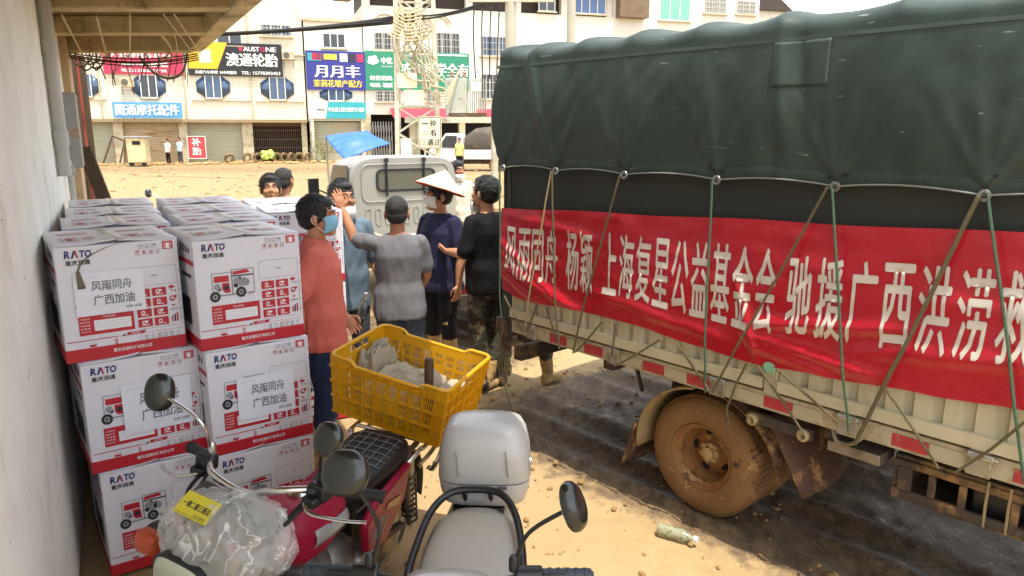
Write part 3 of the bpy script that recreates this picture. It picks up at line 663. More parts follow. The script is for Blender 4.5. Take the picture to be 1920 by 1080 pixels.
# mudguard behind the wheel, flap in front of it
FLAP = mat('mud_flap', '#4a3020', .8, var=.3, vscale=8, bump=.3, bscale=18, dirt='#9c7845', dscale=6, dthr=.52, dsoft=.1)
FEND = mat('fender_mud', '#84704c', .7, var=.2, vscale=8, bump=.15, bscale=20, dirt='#5d4326', dscale=5, dthr=.55)
def guard(u, v): a = R(100 + 88 * u); return Vector((1.62 + .44 * math.cos(a), .03 + .46 * v, .34 + .40 * math.sin(a)))
b = MB(); b.grid(guard, 14, 3); b.build('mudguard', FEND, lorry, solid=.012)
b = MB(); b.grid(lambda u, v: Vector((1.165 - .10 * u, .03 + .46 * v, .42 - .30 * u)), 6, 4); b.build('mud_flap', FLAP, lorry, solid=.012)
b = MB(); b.grid(lambda u, v: Vector((1.98 + .22 * u + .04 * math.sin(v * 3), .05 + .46 * v, .70 - .36 * u + .05 * v)), 8, 6); b.build('mud_flap', FLAP, lorry, solid=.012)
def guard2(u, v): a = R(82 - 66 * u); return Vector((1.62 + .44 * math.cos(a), .05 + .46 * v, .34 + .40 * math.sin(a)))
b = MB(); b.grid(guard2, 12, 3); b.build('mudguard', FLAP, lorry, solid=.012)
b = MB(); b.tube([(1.10, .1, .74), (1.12, .14, .58)], .012, 8); b.build('guard_stay', BLACK_RUB, lorry)
b = MB(); b.box((2.06, .035, .685), (.34, .03, .055)); b.build('guard_bracket', CHAS, lorry, bevel=.004)
for x in (1.93, 2.20):
    b = MB(); b.lathe([(.0, .0), (.024, .0), (.03, .012), (.03, .03), (.018, .036), (.012, .02), (0, .02)], (x, .02, .685), (0, -1, 0), 16); b.build('roller', mat('roller_cream', '#9a8a66', .6, dirt='#5d4a30', dscale=30, dthr=.5), lorry)
# battery tray with slotted plate
b = MB(); b.box((2.95, .30, .69), (.74, .40, .02)); b.box((2.95, .30, .50), (.74, .40, .02)); b.box((2.59, .30, .595), (.02, .40, .18)); b.box((3.31, .30, .595), (.02, .4, .18)); b.box((2.95, .10, .665), (.74, .02, .035)); b.box((2.95, .10, .525), (.74, .02, .04))
b.box((2.63, .10, .59), (.06, .02, .12)); b.build('battery_tray', CHAS, lorry, bevel=.005)
for x, w in ((2.74, .05), (2.86, .05), (3.05, .05), (3.24, .05)): MB().box((x, .102, .59), (w * .6, .018, .11)).build('tray_bar', CHAS, lorry, bevel=.004)
MB().box((2.97, .28, .60), (.18, .26, .17)).build('battery', mat('battery_black', '#17181a', .4, dirt='#7c6440', dthr=.58), lorry, bevel=.008)
b = MB(); b.tube([(2.95, .095, .70), (2.95, .085, .6), (2.95, .095, .50)], .006, 6); b.tube([(3.03, .095, .70), (3.03, .085, .6), (3.03, .095, .50)], .006, 6); b.build('tie_strap', mat('strap_tan', '#8a7a58', .7), lorry)
b = MB(); b.box((2.42, .12, .66), (.24, .16, .05)); b.tube(spline([(2.33, .02, .75), (2.36, .0, .71), (2.42, .0, .715), (2.47, .01, .76)]), .010, 8); b.build('hook_bracket', mat('bracket_steel', '#8b8478', .45, .6, dirt='#5d4a30', dthr=.52), lorry, bevel=.004)
MB().lathe([(0, -.35), (.19, -.35), (.2, -.33), (.2, .33), (.19, .35), (0, .35)], (3.75, 1.75, .55), (1, 0, 0), 24).build('fuel_tank', CHAS, lorry)
# cab (outside the picture to the right)
b = MB(); secs = []
for (x, h, w) in ((4.45, 1.06, .98), (4.6, 1.1, 1.0), (5.4, 1.1, 1.0), (5.75, .98, .99), (5.95, .72, .97), (6.02, .45, .95)):
    secs.append(((x, LWD / 2, .62 + h / 1.0 * .78), (0, w, 0), (0, 0, h * .78), 6))
b.loft(secs, 32); b.build('cab', mat('cab_white', '#b9b6ab', .35, coat=.3, dirt=MUD, dthr=.6), lorry, smooth=30)
MB().box((5.3, .012, 1.62), (.75, .02, .5)).build('door_window', mat('dark_glass', '#101316', .08), lorry, bevel=.02)
MB().box((5.97, LWD / 2, .5), (.12, LWD, .3)).build('bumper', CHAS, lorry, bevel=.02)

# ------------------------------------------------------------------ red banner tied to the lorry's side
BRED = mat('banner_red', '#a51424', .27, var=.08, vscale=2, bump=.10, bscale=3.2, spec=.6, stretch=(1, 1, 2.2), rvar=.1); BWH = mat('banner_white', '#c2b9ae', .38, var=.05, spec=.5)
def ban_top(x): return 1.60 + .045 * min(x, 3) - .004 * math.sin(x * 6)
def ban_bot(x):
    pts = ((0, 1.055), (.25, 1.01), (.7, 1.03), (1.14, 1.03), (1.6, 1.0), (1.9, .985), (2.3, 1.01), (2.7, 1.04), (3.1, 1.075), (3.4, 1.02), (4.2, 1.04))
    for (a, za), (c, zc) in zip(pts, pts[1:]):
        if x <= c: t = (x - a) / (c - a); t = t * t * (3 - 2 * t); return za + (zc - za) * t
    return 1.04
def ban_y(x, v):                                       # v 0 bottom .. 1 top
    y = -.034 - .012 * nz(x * 1.7, v * 2.2) - .005 * nz(x * 5, v * 9, 2) - .002 * nz(x * 16, v * 14, 7)
    for (x0, v0, x1, v1, a, wd) in ((0, .48, .55, .12, .016, .05), (0, .36, .7, .02, .018, .05), (0, .6, .4, .3, .012, .05), (0, .24, .5, .0, .016, .04), (.05, .95, .9, .72, .008, .05), (1.88, .28, 2.6, .38, .012, .04), (1.85, .22, 2.5, .06, .016, .04), (1.9, .14, 2.3, .02, .012, .03), (1.8, .6, 1.95, .05, .010, .03), (2.4, .2, 3.3, .3, .008, .05), (.9, .2, 1.8, .1, .008, .05), (2.6, .6, 3.3, .5, .006, .06)):
        dx, dv = x1 - x0, (v1 - v0) * .6; L2 = dx * dx + dv * dv; t = ((x - x0) * dx + (v - v0) * .6 * dv) / L2
        if -.1 < t < 1.1: d = ((x - x0) * dv - (v - v0) * .6 * dx) / math.sqrt(L2); y -= 1.5 * a * math.exp(-(d / (wd * .6)) ** 2) * max(0, min(1, min(t + .1, 1.1 - t) * 5))
    return y
def ban_pt(x, v, off=0.): return Vector((x, ban_y(x, v) - off, ban_bot(x) + v * (ban_top(x) - ban_bot(x))))
ban = thing('cloth_banner', 'long red banner with white Chinese characters tied along the lorry side', 'banner', (-.063, 4.953, 0), R(-49))
b = MB(); b.grid(lambda u, v: ban_pt(.03 + u * 4.1, v), 330, 44); b.build('cloth', BRED, ban, smooth=180)
def subdiv(mb, maxlen, fn):
    me = mb.mesh('t', fix=False); bm = bmesh.new(); bm.from_mesh(me); bmesh.ops.triangulate(bm, faces=bm.faces)
    for _ in range(5):
        es = [e for e in bm.edges if e.calc_length() > maxlen]
        if not es: break
        bmesh.ops.subdivide_edges(bm, edges=es, cuts=1); bmesh.ops.triangulate(bm, faces=[f for f in bm.faces if len(f.verts) > 3])
    for v in bm.verts: v.co = fn(v.co.x, v.co.y, v.co.z)
    bm.to_mesh(me); bm.free(); return me
chars = [('风雨同舟', .085, .575, .24, .79), ('杨颖', .635, .865, .20, .80), ('上海复星公益基金会', .93, 2.035, .235, .81), ('驰援广西洪涝救灾', 2.075, 3.215, .255, .78)]
for (s, xa, xb, va, vb) in chars:
    n = len(s); st = (xb - xa) / n
    for i, ch in enumerate(s):
        tb = MB(); w = st * (.84 if s[0] != '驰' else .80)
        sc0 = .0
        for k_, (dx, dv) in enumerate(((-.0032, 0), (0, .006), (.0032, 0), (0, -.006), (0, 0))): put_text(tb, ch, (xa + i * st + .06 * st + dx, va + dv, .0004 * k_), (1, 0, 0), (0, 1, 0), w, vb - va)
        o = link('character', subdiv(tb, .035, lambda x, v, z: ban_pt(x, v, .003 + z)), BWH, ban, smooth=180)
# ------------------------------------------------------------------ ropes
ROPE = mat('olive_rope', '#5b5238', .85, var=.25, vscale=60, bump=.5, bscale=200); ROPEG = mat('green_rope', '#3e5a44', .8, var=.25, vscale=60, bump=.5, bscale=200)
def rope(pts, m, label, r=.006):
    (xa, za), (xb, zb) = pts[0], pts[-1]; P = []
    straight = len(pts) < 4 or za > 1.7
    for i in range(13):
        t = i / 12
        if straight: x = xa + (xb - xa) * t; z = za + (zb - za) * t
        else:
            k = t * (len(pts) - 1); j = min(int(k), len(pts) - 2); f = k - j; x = pts[j][0] * (1 - f) + pts[j + 1][0] * f; z = pts[j][1] * (1 - f) + pts[j + 1][1] * f
        y = -.075 + .03 * max(0, (1.05 - z) / .3) if z < 1.7 else -.075
        bow = math.sin(math.pi * t) * (.014 * nz(xa * 7.3, xb * 5.1) + .006); P.append((x + bow + .004 * nz(t * 5, xa * 3), y - .004 * nz(t * 4, xb) - .5 * abs(bow), z))
    b = MB(); b.tube(P, r, 7); o = b.build('lashing_rope', m); o.location = lorry.location; o.rotation_euler = lorry.rotation_euler
    tag(o, label, 'rope', 'ropes lashing the lorry cover')
rope([(.06, 1.86), (.03, 1.5), (.02, 1.1), (.05, .85)], ROPEG, 'green rope hanging straight down the rear corner of the lorry')
rope([(.54, 1.86), (.42, 1.4), (.31, 1.02), (.29, .84)], mat('pale_rope', '#a39469', .85, var=.2, vscale=60, bump=.4, bscale=200), 'pale rope running from the second grommet to the rearmost bed hinge')
rope([(.545, 1.86), (.56, 1.4), (.585, 1.02), (.60, .76)], ROPE, 'nearly vertical rope crossing the banner just after its first four characters')
rope([(1.08, 1.86), (.93, 1.45), (.80, 1.02), (.72, .76)], ROPE, 'slanting rope crossing the banner before the tall third word group')
rope([(1.67, 1.86), (1.66, 1.45), (1.67, 1.02), (1.68, .77)], ROPEG, 'green vertical rope hanging above the middle of the rear wheel')
rope([(2.25, 1.86), (2.05, 1.42), (1.83, 1.0), (1.72, .78)], ROPE, 'long slanting rope ending at the hinge above the rear wheel')
rope([(2.27, 1.86), (2.32, 1.42), (2.38, 1.02), (2.43, .80)], ROPEG, 'steep rope dropping to the hinge right of the rear wheel')
rope([(2.83, 1.86), (2.68, 1.45), (2.55, 1.02), (2.46, .74)], ROPE, 'thick doubled slanting rope over the last characters of the banner', .009)
rope([(2.86, 1.86), (2.96, 1.45), (3.04, 1.05), (3.1, .8)], ROPEG, 'rope slanting out of the picture past the last banner character')
rope([(.10, 1.02), (.18, .93), (.26, .80)], ROPE, 'short rope stretched from the rear post to the first hinge')
rope([(.42, 1.02), (.36, .92), (.31, .82)], ROPE, 'short rope under the banner leaning towards the rearmost hinge')
rope([(.50, 1.02), (.55, .92), (.585, .80)], ROPE, 'short rope under the banner leaning forward, second from the rear')
rope([(.98, 1.02), (.86, .92), (.74, .77)], ROPE, 'short rope slanting back below the two character word')
rope([(1.08, 1.03), (1.06, .94), (1.04, .82)], ROPE, 'short upright rope above the second hinge from the rear')
rope([(1.40, 1.0), (1.22, .90), (1.06, .76)], ROPE, 'short rope slanting back just behind the rear mudguard')
rope([(1.50, 1.0), (1.60, .90), (1.70, .79)], ROPE, 'short rope slanting forward to the hinge over the rear wheel')
rope([(1.92, .99), (1.86, .88), (1.80, .72), (1.83, .58)], ROPE, 'slack rope end dangling in front of the rear wheel rim')
rope([(1.98, .99), (2.10, .88), (2.22, .72)], ROPE, 'rope slanting forward from the green knot to the roller bracket')
rope([(2.08, 1.0), (2.24, .92), (2.38, .82)], ROPE, 'thin rope slanting forward under the word gap of the banner')
rope([(2.58, 1.03), (2.70, .90), (2.80, .75)], ROPE, 'short rope slanting forward above the battery tray')
rope([(3.08, 1.05), (2.98, .90), (2.87, .76)], ROPE, 'rope slanting back to the hinge above the battery')
b = MB(); random.seed(5)
for k in range(7): b.tube(spline([(2.0 + .05 * random.random(), -.04, .96 + .05 * random.random()) for _ in range(4)], 5), .006, 6)
o = b.build('rope_knot', [mat('knot_green', '#7fae8c', .7)]); o.location = lorry.location; o.rotation_euler = lorry.rotation_euler; tag(o, 'frayed pale green rope knot below the banner', 'knot')
b = MB()
for k in range(5):
    x = .0 + .02 * k; b.tube(spline([(x, -.02 - .01 * k, .80), (x + .03 - .02 * k, -.05, .62), (x - .02 + .02 * k, -.05, .42 + .03 * k), (x + .04, -.05, .46), (x + .03, -.03, .62)], 6), .006, 6)
b.tube(spline([(.05, -.05, .5), (.09, -.05, .34), (.14, -.03, .2), (.2, -.02, .06)], 6), .006, 6)
o = b.build('rope_coil', ROPE); o.location = lorry.location; o.rotation_euler = lorry.rotation_euler; tag(o, 'loose grey rope coil hanging from the rear corner of the lorry', 'rope')
# ================================================================== PEOPLE
SKIN = mat('skin', '#b37f5e', .5, var=.10, vscale=14, bump=.05, bscale=90, spec=.4); SKIN2 = mat('skin_tan', '#a06c4c', .5, var=.10, vscale=14, bump=.05, bscale=90, spec=.4)
HAIR = mat('black_hair', '#0f0d0c', .45, var=.3, vscale=60, bump=.5, bscale=160); HAIR_G = mat('cropped_hair', '#1b1917', .6, var=.35, vscale=70, bump=.5, bscale=200)
EYE_W = mat('eye_white', '#cfc8c0', .3); EYE_D = mat('eye_dark', '#120d0a', .2); LIP = mat('lips', '#7c4338', .5)
def limb(mb, pts, rs, n=14, sub=4):
    """tapered limb with rounded ends"""
    P = spline(pts, sub); m = len(pts) - 1; rr = []
    for i in range(len(P)):
        t = i / sub; j = min(int(t), m - 1); f = t - j; f = f * f * (3 - 2 * f); rr.append(rs[j] * (1 - f) + rs[j + 1] * f)
    mb.tube(P, rr, n); mb.ell(P[0], rr[0] * .98, n=12, k=8); mb.ell(P[-1], rr[-1] * .98, n=12, k=8)
def torso(mb, secs, grow=0., n=22):
    L = []
    for (z, cx, cy, rx, ry) in secs: L.append(((cx, cy, z), (rx + grow, 0, 0), (0, ry + grow, 0), 2.35))
    mb.loft(L, n)
def hand(wrist, d, side, nrm, curl=.5, spread=.0, s=1.0):
    """five fingers; d: pointing direction, side: towards the thumb, nrm: out of the palm"""
    d = Vector(d).normalized(); side = Vector(side); side = (side - d * side.dot(d)).normalized(); nrm_ = d.cross(side)
    if nrm_.dot(Vector(nrm)) < 0: nrm_ = -nrm_
    w = Vector(wrist); mb = MB(); M = Matrix((side, d, nrm_)).transposed()
    mb.ell(w + d * .045 * s, (.041 * s, .054 * s, .017 * s), M, 14, 8); mb.ell(w + d * .02 * s, (.029 * s, .035 * s, .019 * s), M, 12, 8)
    for k, (off, ln) in enumerate(((.030, .070), (.010, .079), (-.011, .073), (-.030, .056))):
        p = w + d * .082 * s + side * off * s; pts = [p - d * .02 * s, p]; a = 0; dd = d + side * off * spread * 8; dd.normalize()
        for j, f in enumerate((.45, .32, .25)):
            a += curl * (.55, .75, .6)[j]; q = dd * math.cos(a) + nrm_ * math.sin(a); p = p + q * ln * f * s; pts.append(p)
        limb(mb, pts, [.0095 * s, .0092 * s, .0086 * s, .0078 * s, .0064 * s], 8, 2)
    p = w + d * .022 * s + side * .030 * s
    limb(mb, [p - side * .012 * s, p + side * .022 * s + d * .022 * s + nrm_ * .008 * s, p + side * (.034 - .012 * curl) * s + d * .05 * s + nrm_ * (.010 + .014 * curl) * s, p + side * (.034 - .025 * curl) * s + d * .074 * s + nrm_ * (.012 + .024 * curl) * s], [.013 * s, .0115 * s, .010 * s, .0075 * s], 8, 2)
    return remesh(mb, .0045, 2)
def wrinkle(me, amp, sc, seed, axis=(1., 1., .45)):
    me.update(); co = co_get(me); nr = np.empty(len(me.vertices) * 3, np.float32); me.vertex_normals.foreach_get('vector', nr); nr = nr.reshape(-1, 3); d = np.empty(len(co), np.float32)
    for i, c in enumerate(co):
        q = Vector((c[0] * sc * axis[0] + seed, c[1] * sc * axis[1], c[2] * sc * axis[2] + .35 * c[0] * sc))
        v = 1 - 2 * abs(noise.noise(q)); d[i] = amp * (v - .35) + amp * .5 * noise.noise(q * 2.7)
    co_set(me, co + nr * d[:, None])
def person(label, loc, az, H=1.70, skin=SKIN, shirt=None, trousers=None, boots=None, boot_top=.40, girth=1.0, yaw=0., pitch=0., arms=None, legs=None, hair=HAIR, hairlen=1., sleeve=.55, hem=.80, seed=1,
           mask=None, face=True, hat=False, collar=False, detail=1.0, trouser_top=None, shoe_pitch=0., thick_hair=True, lean=(0, 0)):
    t = thing('person', label, 'person', loc, -R(az)); S = H / 1.70; K = 1.09 * S
    V = lambda x, y, z: Vector((x * S, y * S, z * S)); g = girth; vx = .0085 / detail
    lx, ly = lean
    sh_ = {-1: V(-.158 * (1 + (g - 1) * .5) + lx, ly, 1.365), 1: V(.158 * (1 + (g - 1) * .5) + lx, ly, 1.365)}
    A = {1: [V(.208 * g, -.02, 1.11), V(.215 * g, .06, .87)], -1: [V(-.208 * g, -.02, 1.11), V(-.215 * g, .06, .87)]}
    if arms:
        for k, v in arms.items(): A[k] = [V(*p) for p in v[:2]]
    Lg = {1: [V(.095, .02, .49), V(.105, -.02, .075)], -1: [V(-.095, .02, .49), V(-.105, -.02, .075)]}
    if legs:
        for k, v in legs.items(): Lg[k] = [V(*p) for p in v[:2]]
    hip = {1: V(.088, 0, .90), -1: V(-.088, 0, .90)}
    secs = [(.86, 0, 0, .150 * g, .105 * g), (.93, 0, 0, .152 * g, .112 * g), (1.0, lx * .2, .005 + ly * .2, .145 * g, .110 * g), (1.08, lx * .4, .01 + ly * .4, .140 * g, .110 * g), (1.18, lx * .7, .008 + ly * .7, .148 * g, .112 * g), (1.28, lx, ly, .156 * g, .115 * g), (1.36, lx, ly - .005, .152, .098), (1.41, lx, ly - .01, .120, .075), (1.445, lx, ly - .008, .075, .058)]
    secs = [(z * S, a * S, b * S, c * S, d * S) for (z, a, b, c, d) in secs]
    body = MB(); torso(body, secs, -.012)
    body.tube([V(lx, ly - .012, 1.40), V(lx, ly + .0, 1.46), V(lx, ly + .012, 1.53)], [.062 * S, .056 * S, .056 * S], 14)
    hc = V(lx, ly + .022, 1.585); HM = Matrix.Rotation(-R(yaw), 3, 'Z') @ Matrix.Rotation(-R(pitch), 3, 'X')
    def hp(x, y, z): return hc + HM @ Vector((x * K, y * K, z * K))
    def he(mb, c, r): mb.ell(hp(*c), tuple(q * K for q in r), HM, 16, 10)
    hd = MB()
    he(hd, (0, -.012, .03), (.076, .094, .084)); he(hd, (0, .03, -.028), (.063, .062, .078)); he(hd, (0, .055, -.084), (.034, .034, .027)); he(hd, (0, .02, -.07), (.054, .05, .035))
    he(hd, (0, .094, -.022), (.012, .019, .013)); he(hd, (0, .086, .005), (.009, .014, .026)); he(hd, (0, .070, .026), (.052, .022, .014)); he(hd, (.036, .060, -.028), (.024, .026, .024)); he(hd, (-.036, .060, -.028), (.024, .026, .024)); he(hd, (.016, .088, -.03), (.008, .009, .007)); he(hd, (-.016, .088, -.03), (.008, .009, .007))
    he(hd, (0, .080, -.056), (.022, .014, .007)); he(hd, (0, .079, -.066), (.019, .013, .007))
    for sx in (-1, 1): he(hd, (sx * .079, -.008, -.008), (.010, .019, .031)); he(hd, (sx * .077, -.002, -.034), (.008, .010, .011))
    hd.tube([V(lx, ly + .0, 1.44), V(lx, ly + .008, 1.50), hp(0, 0, -.06)], [.056 * S, .055 * S, .055 * S], 14)
    for sx in (-1, 1):
        el, wr = A[sx]; a, bq = sh_[sx], el
        limb(body, [a + V(-sx * .04, 0, .0), a, a.lerp(bq, .5), el, el.lerp(wr, .35), wr], [.050 * S, .047 * S * (1 + (g - 1) * .5), .045 * S, .039 * S, .041 * S, .027 * S])
        kn, an = Lg[sx]
        limb(body, [hip[sx], hip[sx].lerp(kn, .45), kn, kn.lerp(an, .35), an], [.086 * S, .076 * S, .052 * S, .054 * S, .036 * S])
    me = remesh(body, vx, 4); me2 = remesh(hd, .0055 / detail, 3)
    bm = bmesh.new(); bm.from_mesh(me); bm.from_mesh(me2)
    hands = {}
    for sx in (-1, 1):
        el, wr = A[sx]; d = (wr - el).normalized(); inn = Vector((-sx, .15, 0)); side = Vector((0, 1, .15)); cu = .55
        if arms and sx in arms and len(arms[sx]) > 2: o_ = arms[sx][2]; side = Vector(o_.get('thumb', side)); inn = Vector(o_.get('palm', inn)); cu = o_.get('curl', cu); d = Vector(o_.get('dir', d))
        hm = hand(wr, d, side, inn, cu, .3, S); bm.from_mesh(hm); bpy.data.meshes.remove(hm)
    bme = bpy.data.meshes.new('body'); bm.to_mesh(bme); bm.free(); bpy.data.meshes.remove(me); bpy.data.meshes.remove(me2)
    link('body', bme, skin, t, smooth=180)
    # shirt
    b = MB(); ss = [s_ for s_ in secs if s_[0] > hem * S + .02]; z0, cx, cy, rx, ry = ss[0]
    hx_, hy_ = .172 * g * S, .131 * g * S
    ss = [(hem * S, 0, 0, hx_ * .98, hy_), (hem * S + .06, 0, 0, hx_, hy_)] + [(q[0], q[1], q[2], max(q[3], hx_ * .95), max(q[4], hy_ * .95)) if q[0] < 1.05 * S else q for q in ss if q[0] > hem * S + .07]
    torso(b, [q if q[0] < 1.40 * S else (q[0] - .008, q[1], q[2], q[3], q[4]) for q in ss], .016)
    for sx in (-1, 1):
        el = A[sx][0]; a = sh_[sx]; p = a.lerp(el, sleeve * 1.35)
        limb(b, [a + V(-sx * .05, 0, -.01), a + V(0, 0, .004), a.lerp(el, sleeve * .7), p], [.062 * S, .060 * S, .062 * S * (1 + (g - 1) * .3), .064 * S], 16)
    sm = remesh(b, .011 / detail, 4); wrinkle(sm, .0085 * S, 7, seed * 3.1, (1, 1, .42)); wrinkle(sm, .0036 * S, 17, seed * 5.7, (.9, .9, .4)); so = link('shirt', sm, shirt, t, smooth=180)
    if collar:
        c = MB()
        def cf(u, v):
            a = R(-150 + 300 * u) + math.pi / 2; r = .066 + .016 * v
            return V(lx + r * 1.08 * math.cos(a), ly - .004 + r * math.sin(a), 1.462 - .04 * v - (.018 * max(0, math.cos(a - math.pi / 2 + math.pi)) if False else 0) - .02 * (1 if abs(u - .5) > .42 else 0) * v)
        c = MB()
        for q in range(1):
            c.grid(lambda u, v: V(lx + (.064 + .020 * v) * 1.1 * math.sin(R(-168 + 336 * u)), ly - .006 - (.062 + .020 * v) * math.cos(R(-168 + 336 * u)), 1.470 - .036 * v - .03 * abs(2 * u - 1) ** 3), 26, 3)
        c.build('collar', shirt, so, solid=.006, smooth=180)
    # trousers
    b = MB(); torso(b, [(.80 * S, 0, 0, .155 * g * S, .108 * g * S), (.88 * S, 0, 0, .156 * g * S, .112 * g * S), (.93 * S, 0, 0, .140 * g * S, .098 * g * S), ((trouser_top or .97) * S, 0, 0, .12 * g * S, .09 * g * S)], .006)
    for sx in (-1, 1):
        kn, an = Lg[sx]; end = an.lerp(kn, (boot_top - .16) / .42 if boots else .02)
        limb(b, [hip[sx] + V(0, 0, -.02), hip[sx].lerp(kn, .45), kn, kn.lerp(an, .3), end], [.098 * S * g, .089 * S * g, .070 * S, .070 * S, .066 * S], 16)
    tm = remesh(b, .012 / detail, 4); wrinkle(tm, .0065 * S, 10, seed * 2.3 + 4, (.7, .7, 1)); link('trousers', tm, trousers, t, smooth=180)
    # boots or shoes
    for sx in (-1, 1):
        kn, an = Lg[sx]; b = MB(); top = an.lerp(kn, (boot_top - .05) / .42)
        limb(b, [top, an.lerp(kn, .35), an + V(0, 0, .02)], [.064 * S, .058 * S, .050 * S], 16)
        f0 = an + V(0, -.035, -.035); f0.z = max(f0.z, .042); fx = sx * .02
        b.loft([(f0 + V(0, -.035, 0), (.030 * S, 0, 0), (0, 0, .040 * S), 3), (f0 + V(0, -.01, 0), (.040 * S, 0, 0), (0, 0, .044 * S), 3), (f0 + V(0, .06, -.002), (.042 * S, 0, 0), (0, 0, .042 * S), 3), (f0 + V(fx * .4, .14, -.010), (.047 * S, 0, 0), (0, 0, .033 * S), 3), (f0 + V(fx * .6, .19, -.014), (.042 * S, 0, 0), (0, 0, .028 * S), 3), (f0 + V(fx * .6, .215, -.020), (.026 * S, 0, 0), (0, 0, .018 * S), 2.5)], 18)
        bm_ = remesh(b, .009 / detail, 3)
        if boots: wrinkle(bm_, .004, 16, seed + sx)
        bo = link('boot', bm_, boots or BLACK_RUB, t, smooth=180)
    # hair: a cap over the skull, then many small locks on it
    hb = MB(); th = .010 * hairlen if thick_hair else .003
    he(hb, (0, -.020, .038), (.076 + th, .092 + th, .083 + th)); he(hb, (0, -.045, -.010), (.070 + th * .6, .062 + th, .060)) ; he(hb, (0, .036, .080), (.056, .046 + th * .5, .030))
    for sx in (-1, 1): he(hb, (sx * .066, .012, .012), (.013, .030, .040))
    hm = remesh(hb, .0065 / detail, 2); wrinkle(hm, .004 * hairlen, 40, seed * 1.7, (1, 1, 1)); ho = link('hair', hm, hair, t, smooth=180)
    if thick_hair and detail >= 1:
        rnd = random.Random(seed); lk = MB()
        for k in range(620):
            a = rnd.uniform(-math.pi, math.pi); el_ = rnd.uniform(-.55, 1.45)
            dv = Vector((math.cos(el_) * math.sin(a), math.cos(el_) * math.cos(a), math.sin(el_)))
            if dv.y > .40 and dv.z < .62: continue
            if dv.y > .05 and dv.z < .0: continue
            p = Vector((dv.x * (.078 + th), -.018 + dv.y * (.094 + th), .036 + dv.z * (.085 + th)))
            flow = Vector((dv.x * .5 + rnd.uniform(-.5, .5), (.35 if dv.z > .6 else -.15) + dv.y * .8 + rnd.uniform(-.5, .5), -.75 + rnd.uniform(-.3, .3))); flow = (flow - dv * flow.dot(dv)); 
            if flow.length < 1e-3: continue
            flow.normalize(); l = rnd.uniform(.014, .030) * hairlen; sd = dv.cross(flow) * rnd.uniform(.002, .004)
            q = p + flow * l + dv * rnd.uniform(-.002, .006); pm = p + flow * l * .5 + dv * .004
            lk.add([hp(*(p + sd)), hp(*(p - sd)), hp(*(pm - sd)), hp(*(pm + sd)), hp(*q)], [(0, 1, 2, 3), (3, 2, 4)])
        o = lk.build('locks', hair, ho, fix=False); o['kind'] = 'stuff'
    if face:
        for sx in (-1, 1):
            e = MB(); e.ell(hp(sx * .031, .0795, .008), (.0135 * S, .006 * S, .0058 * S), HM, 10, 6, 0); e.ell(hp(sx * .031, .0835, .008), (.0055 * S, .0035 * S, .0052 * S), HM, 8, 6, 1); e.build('eye', [EYE_W, EYE_D], t)
            e = MB(); e.tube([hp(sx * .014, .0915, .026), hp(sx * .030, .0915, .031), hp(sx * .050, .076, .027)], [.0035 * S, .0045 * S, .002 * S], 6); e.build('eyebrow', hair, t)
        if not mask:
            e = MB(); e.tube([hp(-.020, .083, -.061), hp(0, .0945, -.061), hp(.020, .083, -.061)], [.002 * S, .004 * S, .002 * S], 6); e.build('mouth', LIP, t)
    if mask:
        mm, low = mask; b = MB()
        def mf(u, v):
            a = R(-66 + 132 * u); zz = .002 - .088 * v - low; bul = .020 * math.sin(math.pi * min(1, v * .95 + .05)) ** .8
            return hp((.070 + bul * .3) * math.sin(a), .012 + (.075 + bul + .006 * (1 - abs(2 * u - 1))) * math.cos(a) - .012 * v, zz + .004 * math.cos(a * 2) - .010 * (1 - math.cos(a)) * (v - .5))
        b.grid(mf, 16, 10); mo = b.build('face_mask', mm, t, solid=.002, smooth=180)
        for sx in (-1, 1):
            st = MB(); e_ = 0 if sx < 0 else 1; st.tube(spline([mf(e_, .12), hp(sx * .085, -.006, .012), hp(sx * .086, -.022, -.010), hp(sx * .084, -.010, -.03), mf(e_, .85)], 4), .0016, 5)
            st.build('ear_loop', mat('mask_loop', '#d8d8d6', .6), mo)
    if hat:
        b = MB(); hx = Matrix.Rotation(R(hat[0]), 3, 'Y') @ Matrix.Rotation(R(hat[1]), 3, 'X')
        def hf(u, v):
            a = 2 * math.pi * u; r = .002 + .195 * v; return hp(*(hx @ Vector((r * math.cos(a), r * math.sin(a), .205 - .140 * v - .010 * v * v + .0015 * math.sin(v * 60) + .001 * math.sin(a * 40)))))
        b.grid(hf, 48, 26); hatm = mat('woven_straw', '#dcc9a0', .75, var=.14, vscale=40, bump=.4, bscale=120); h_ = b.build('straw_hat', hatm, t, solid=.004, smooth=60)
        b = MB(); b.tube([hf(i / 48, 1.) for i in range(49)], .006, 6); b.build('hat_rim', mat('hat_red', '#a83a32', .7), h_)
        b = MB(); b.grid(lambda u, v: hf(u, .80 + .2 * v) + HM @ V(0, 0, -.006), 48, 4); b.build('hat_lining', mat('hat_red', '#a83a32', .7), h_)
    return t
def cloth(n, c, **k): return mat(n, c, .85, var=.08, vscale=10, bump=.10, bscale=260, sheen=0., spec=.25, **k)
JEANS = cloth('navy_jeans', '#1f2d4a', dirt='#6e5c41', dscale=4, dthr=.62); MBOOT = mat('mud_boots', '#a98a58', .85, var=.25, vscale=9, bump=.3, bscale=30, dirt='#6d5430', dscale=8, dthr=.55)
DBOOT = mat('dark_rubber_boots', '#2e241b', .5, var=.25, vscale=9, bump=.2, bscale=30, dirt='#6b5030', dscale=6, dthr=.52)
GREYT = cloth('grey_trousers', '#43474d', dirt='#8a734e', dscale=4, dthr=.64); BLACKT = cloth('black_trousers', '#15161a', dirt='#8a734e', dscale=4, dthr=.66)
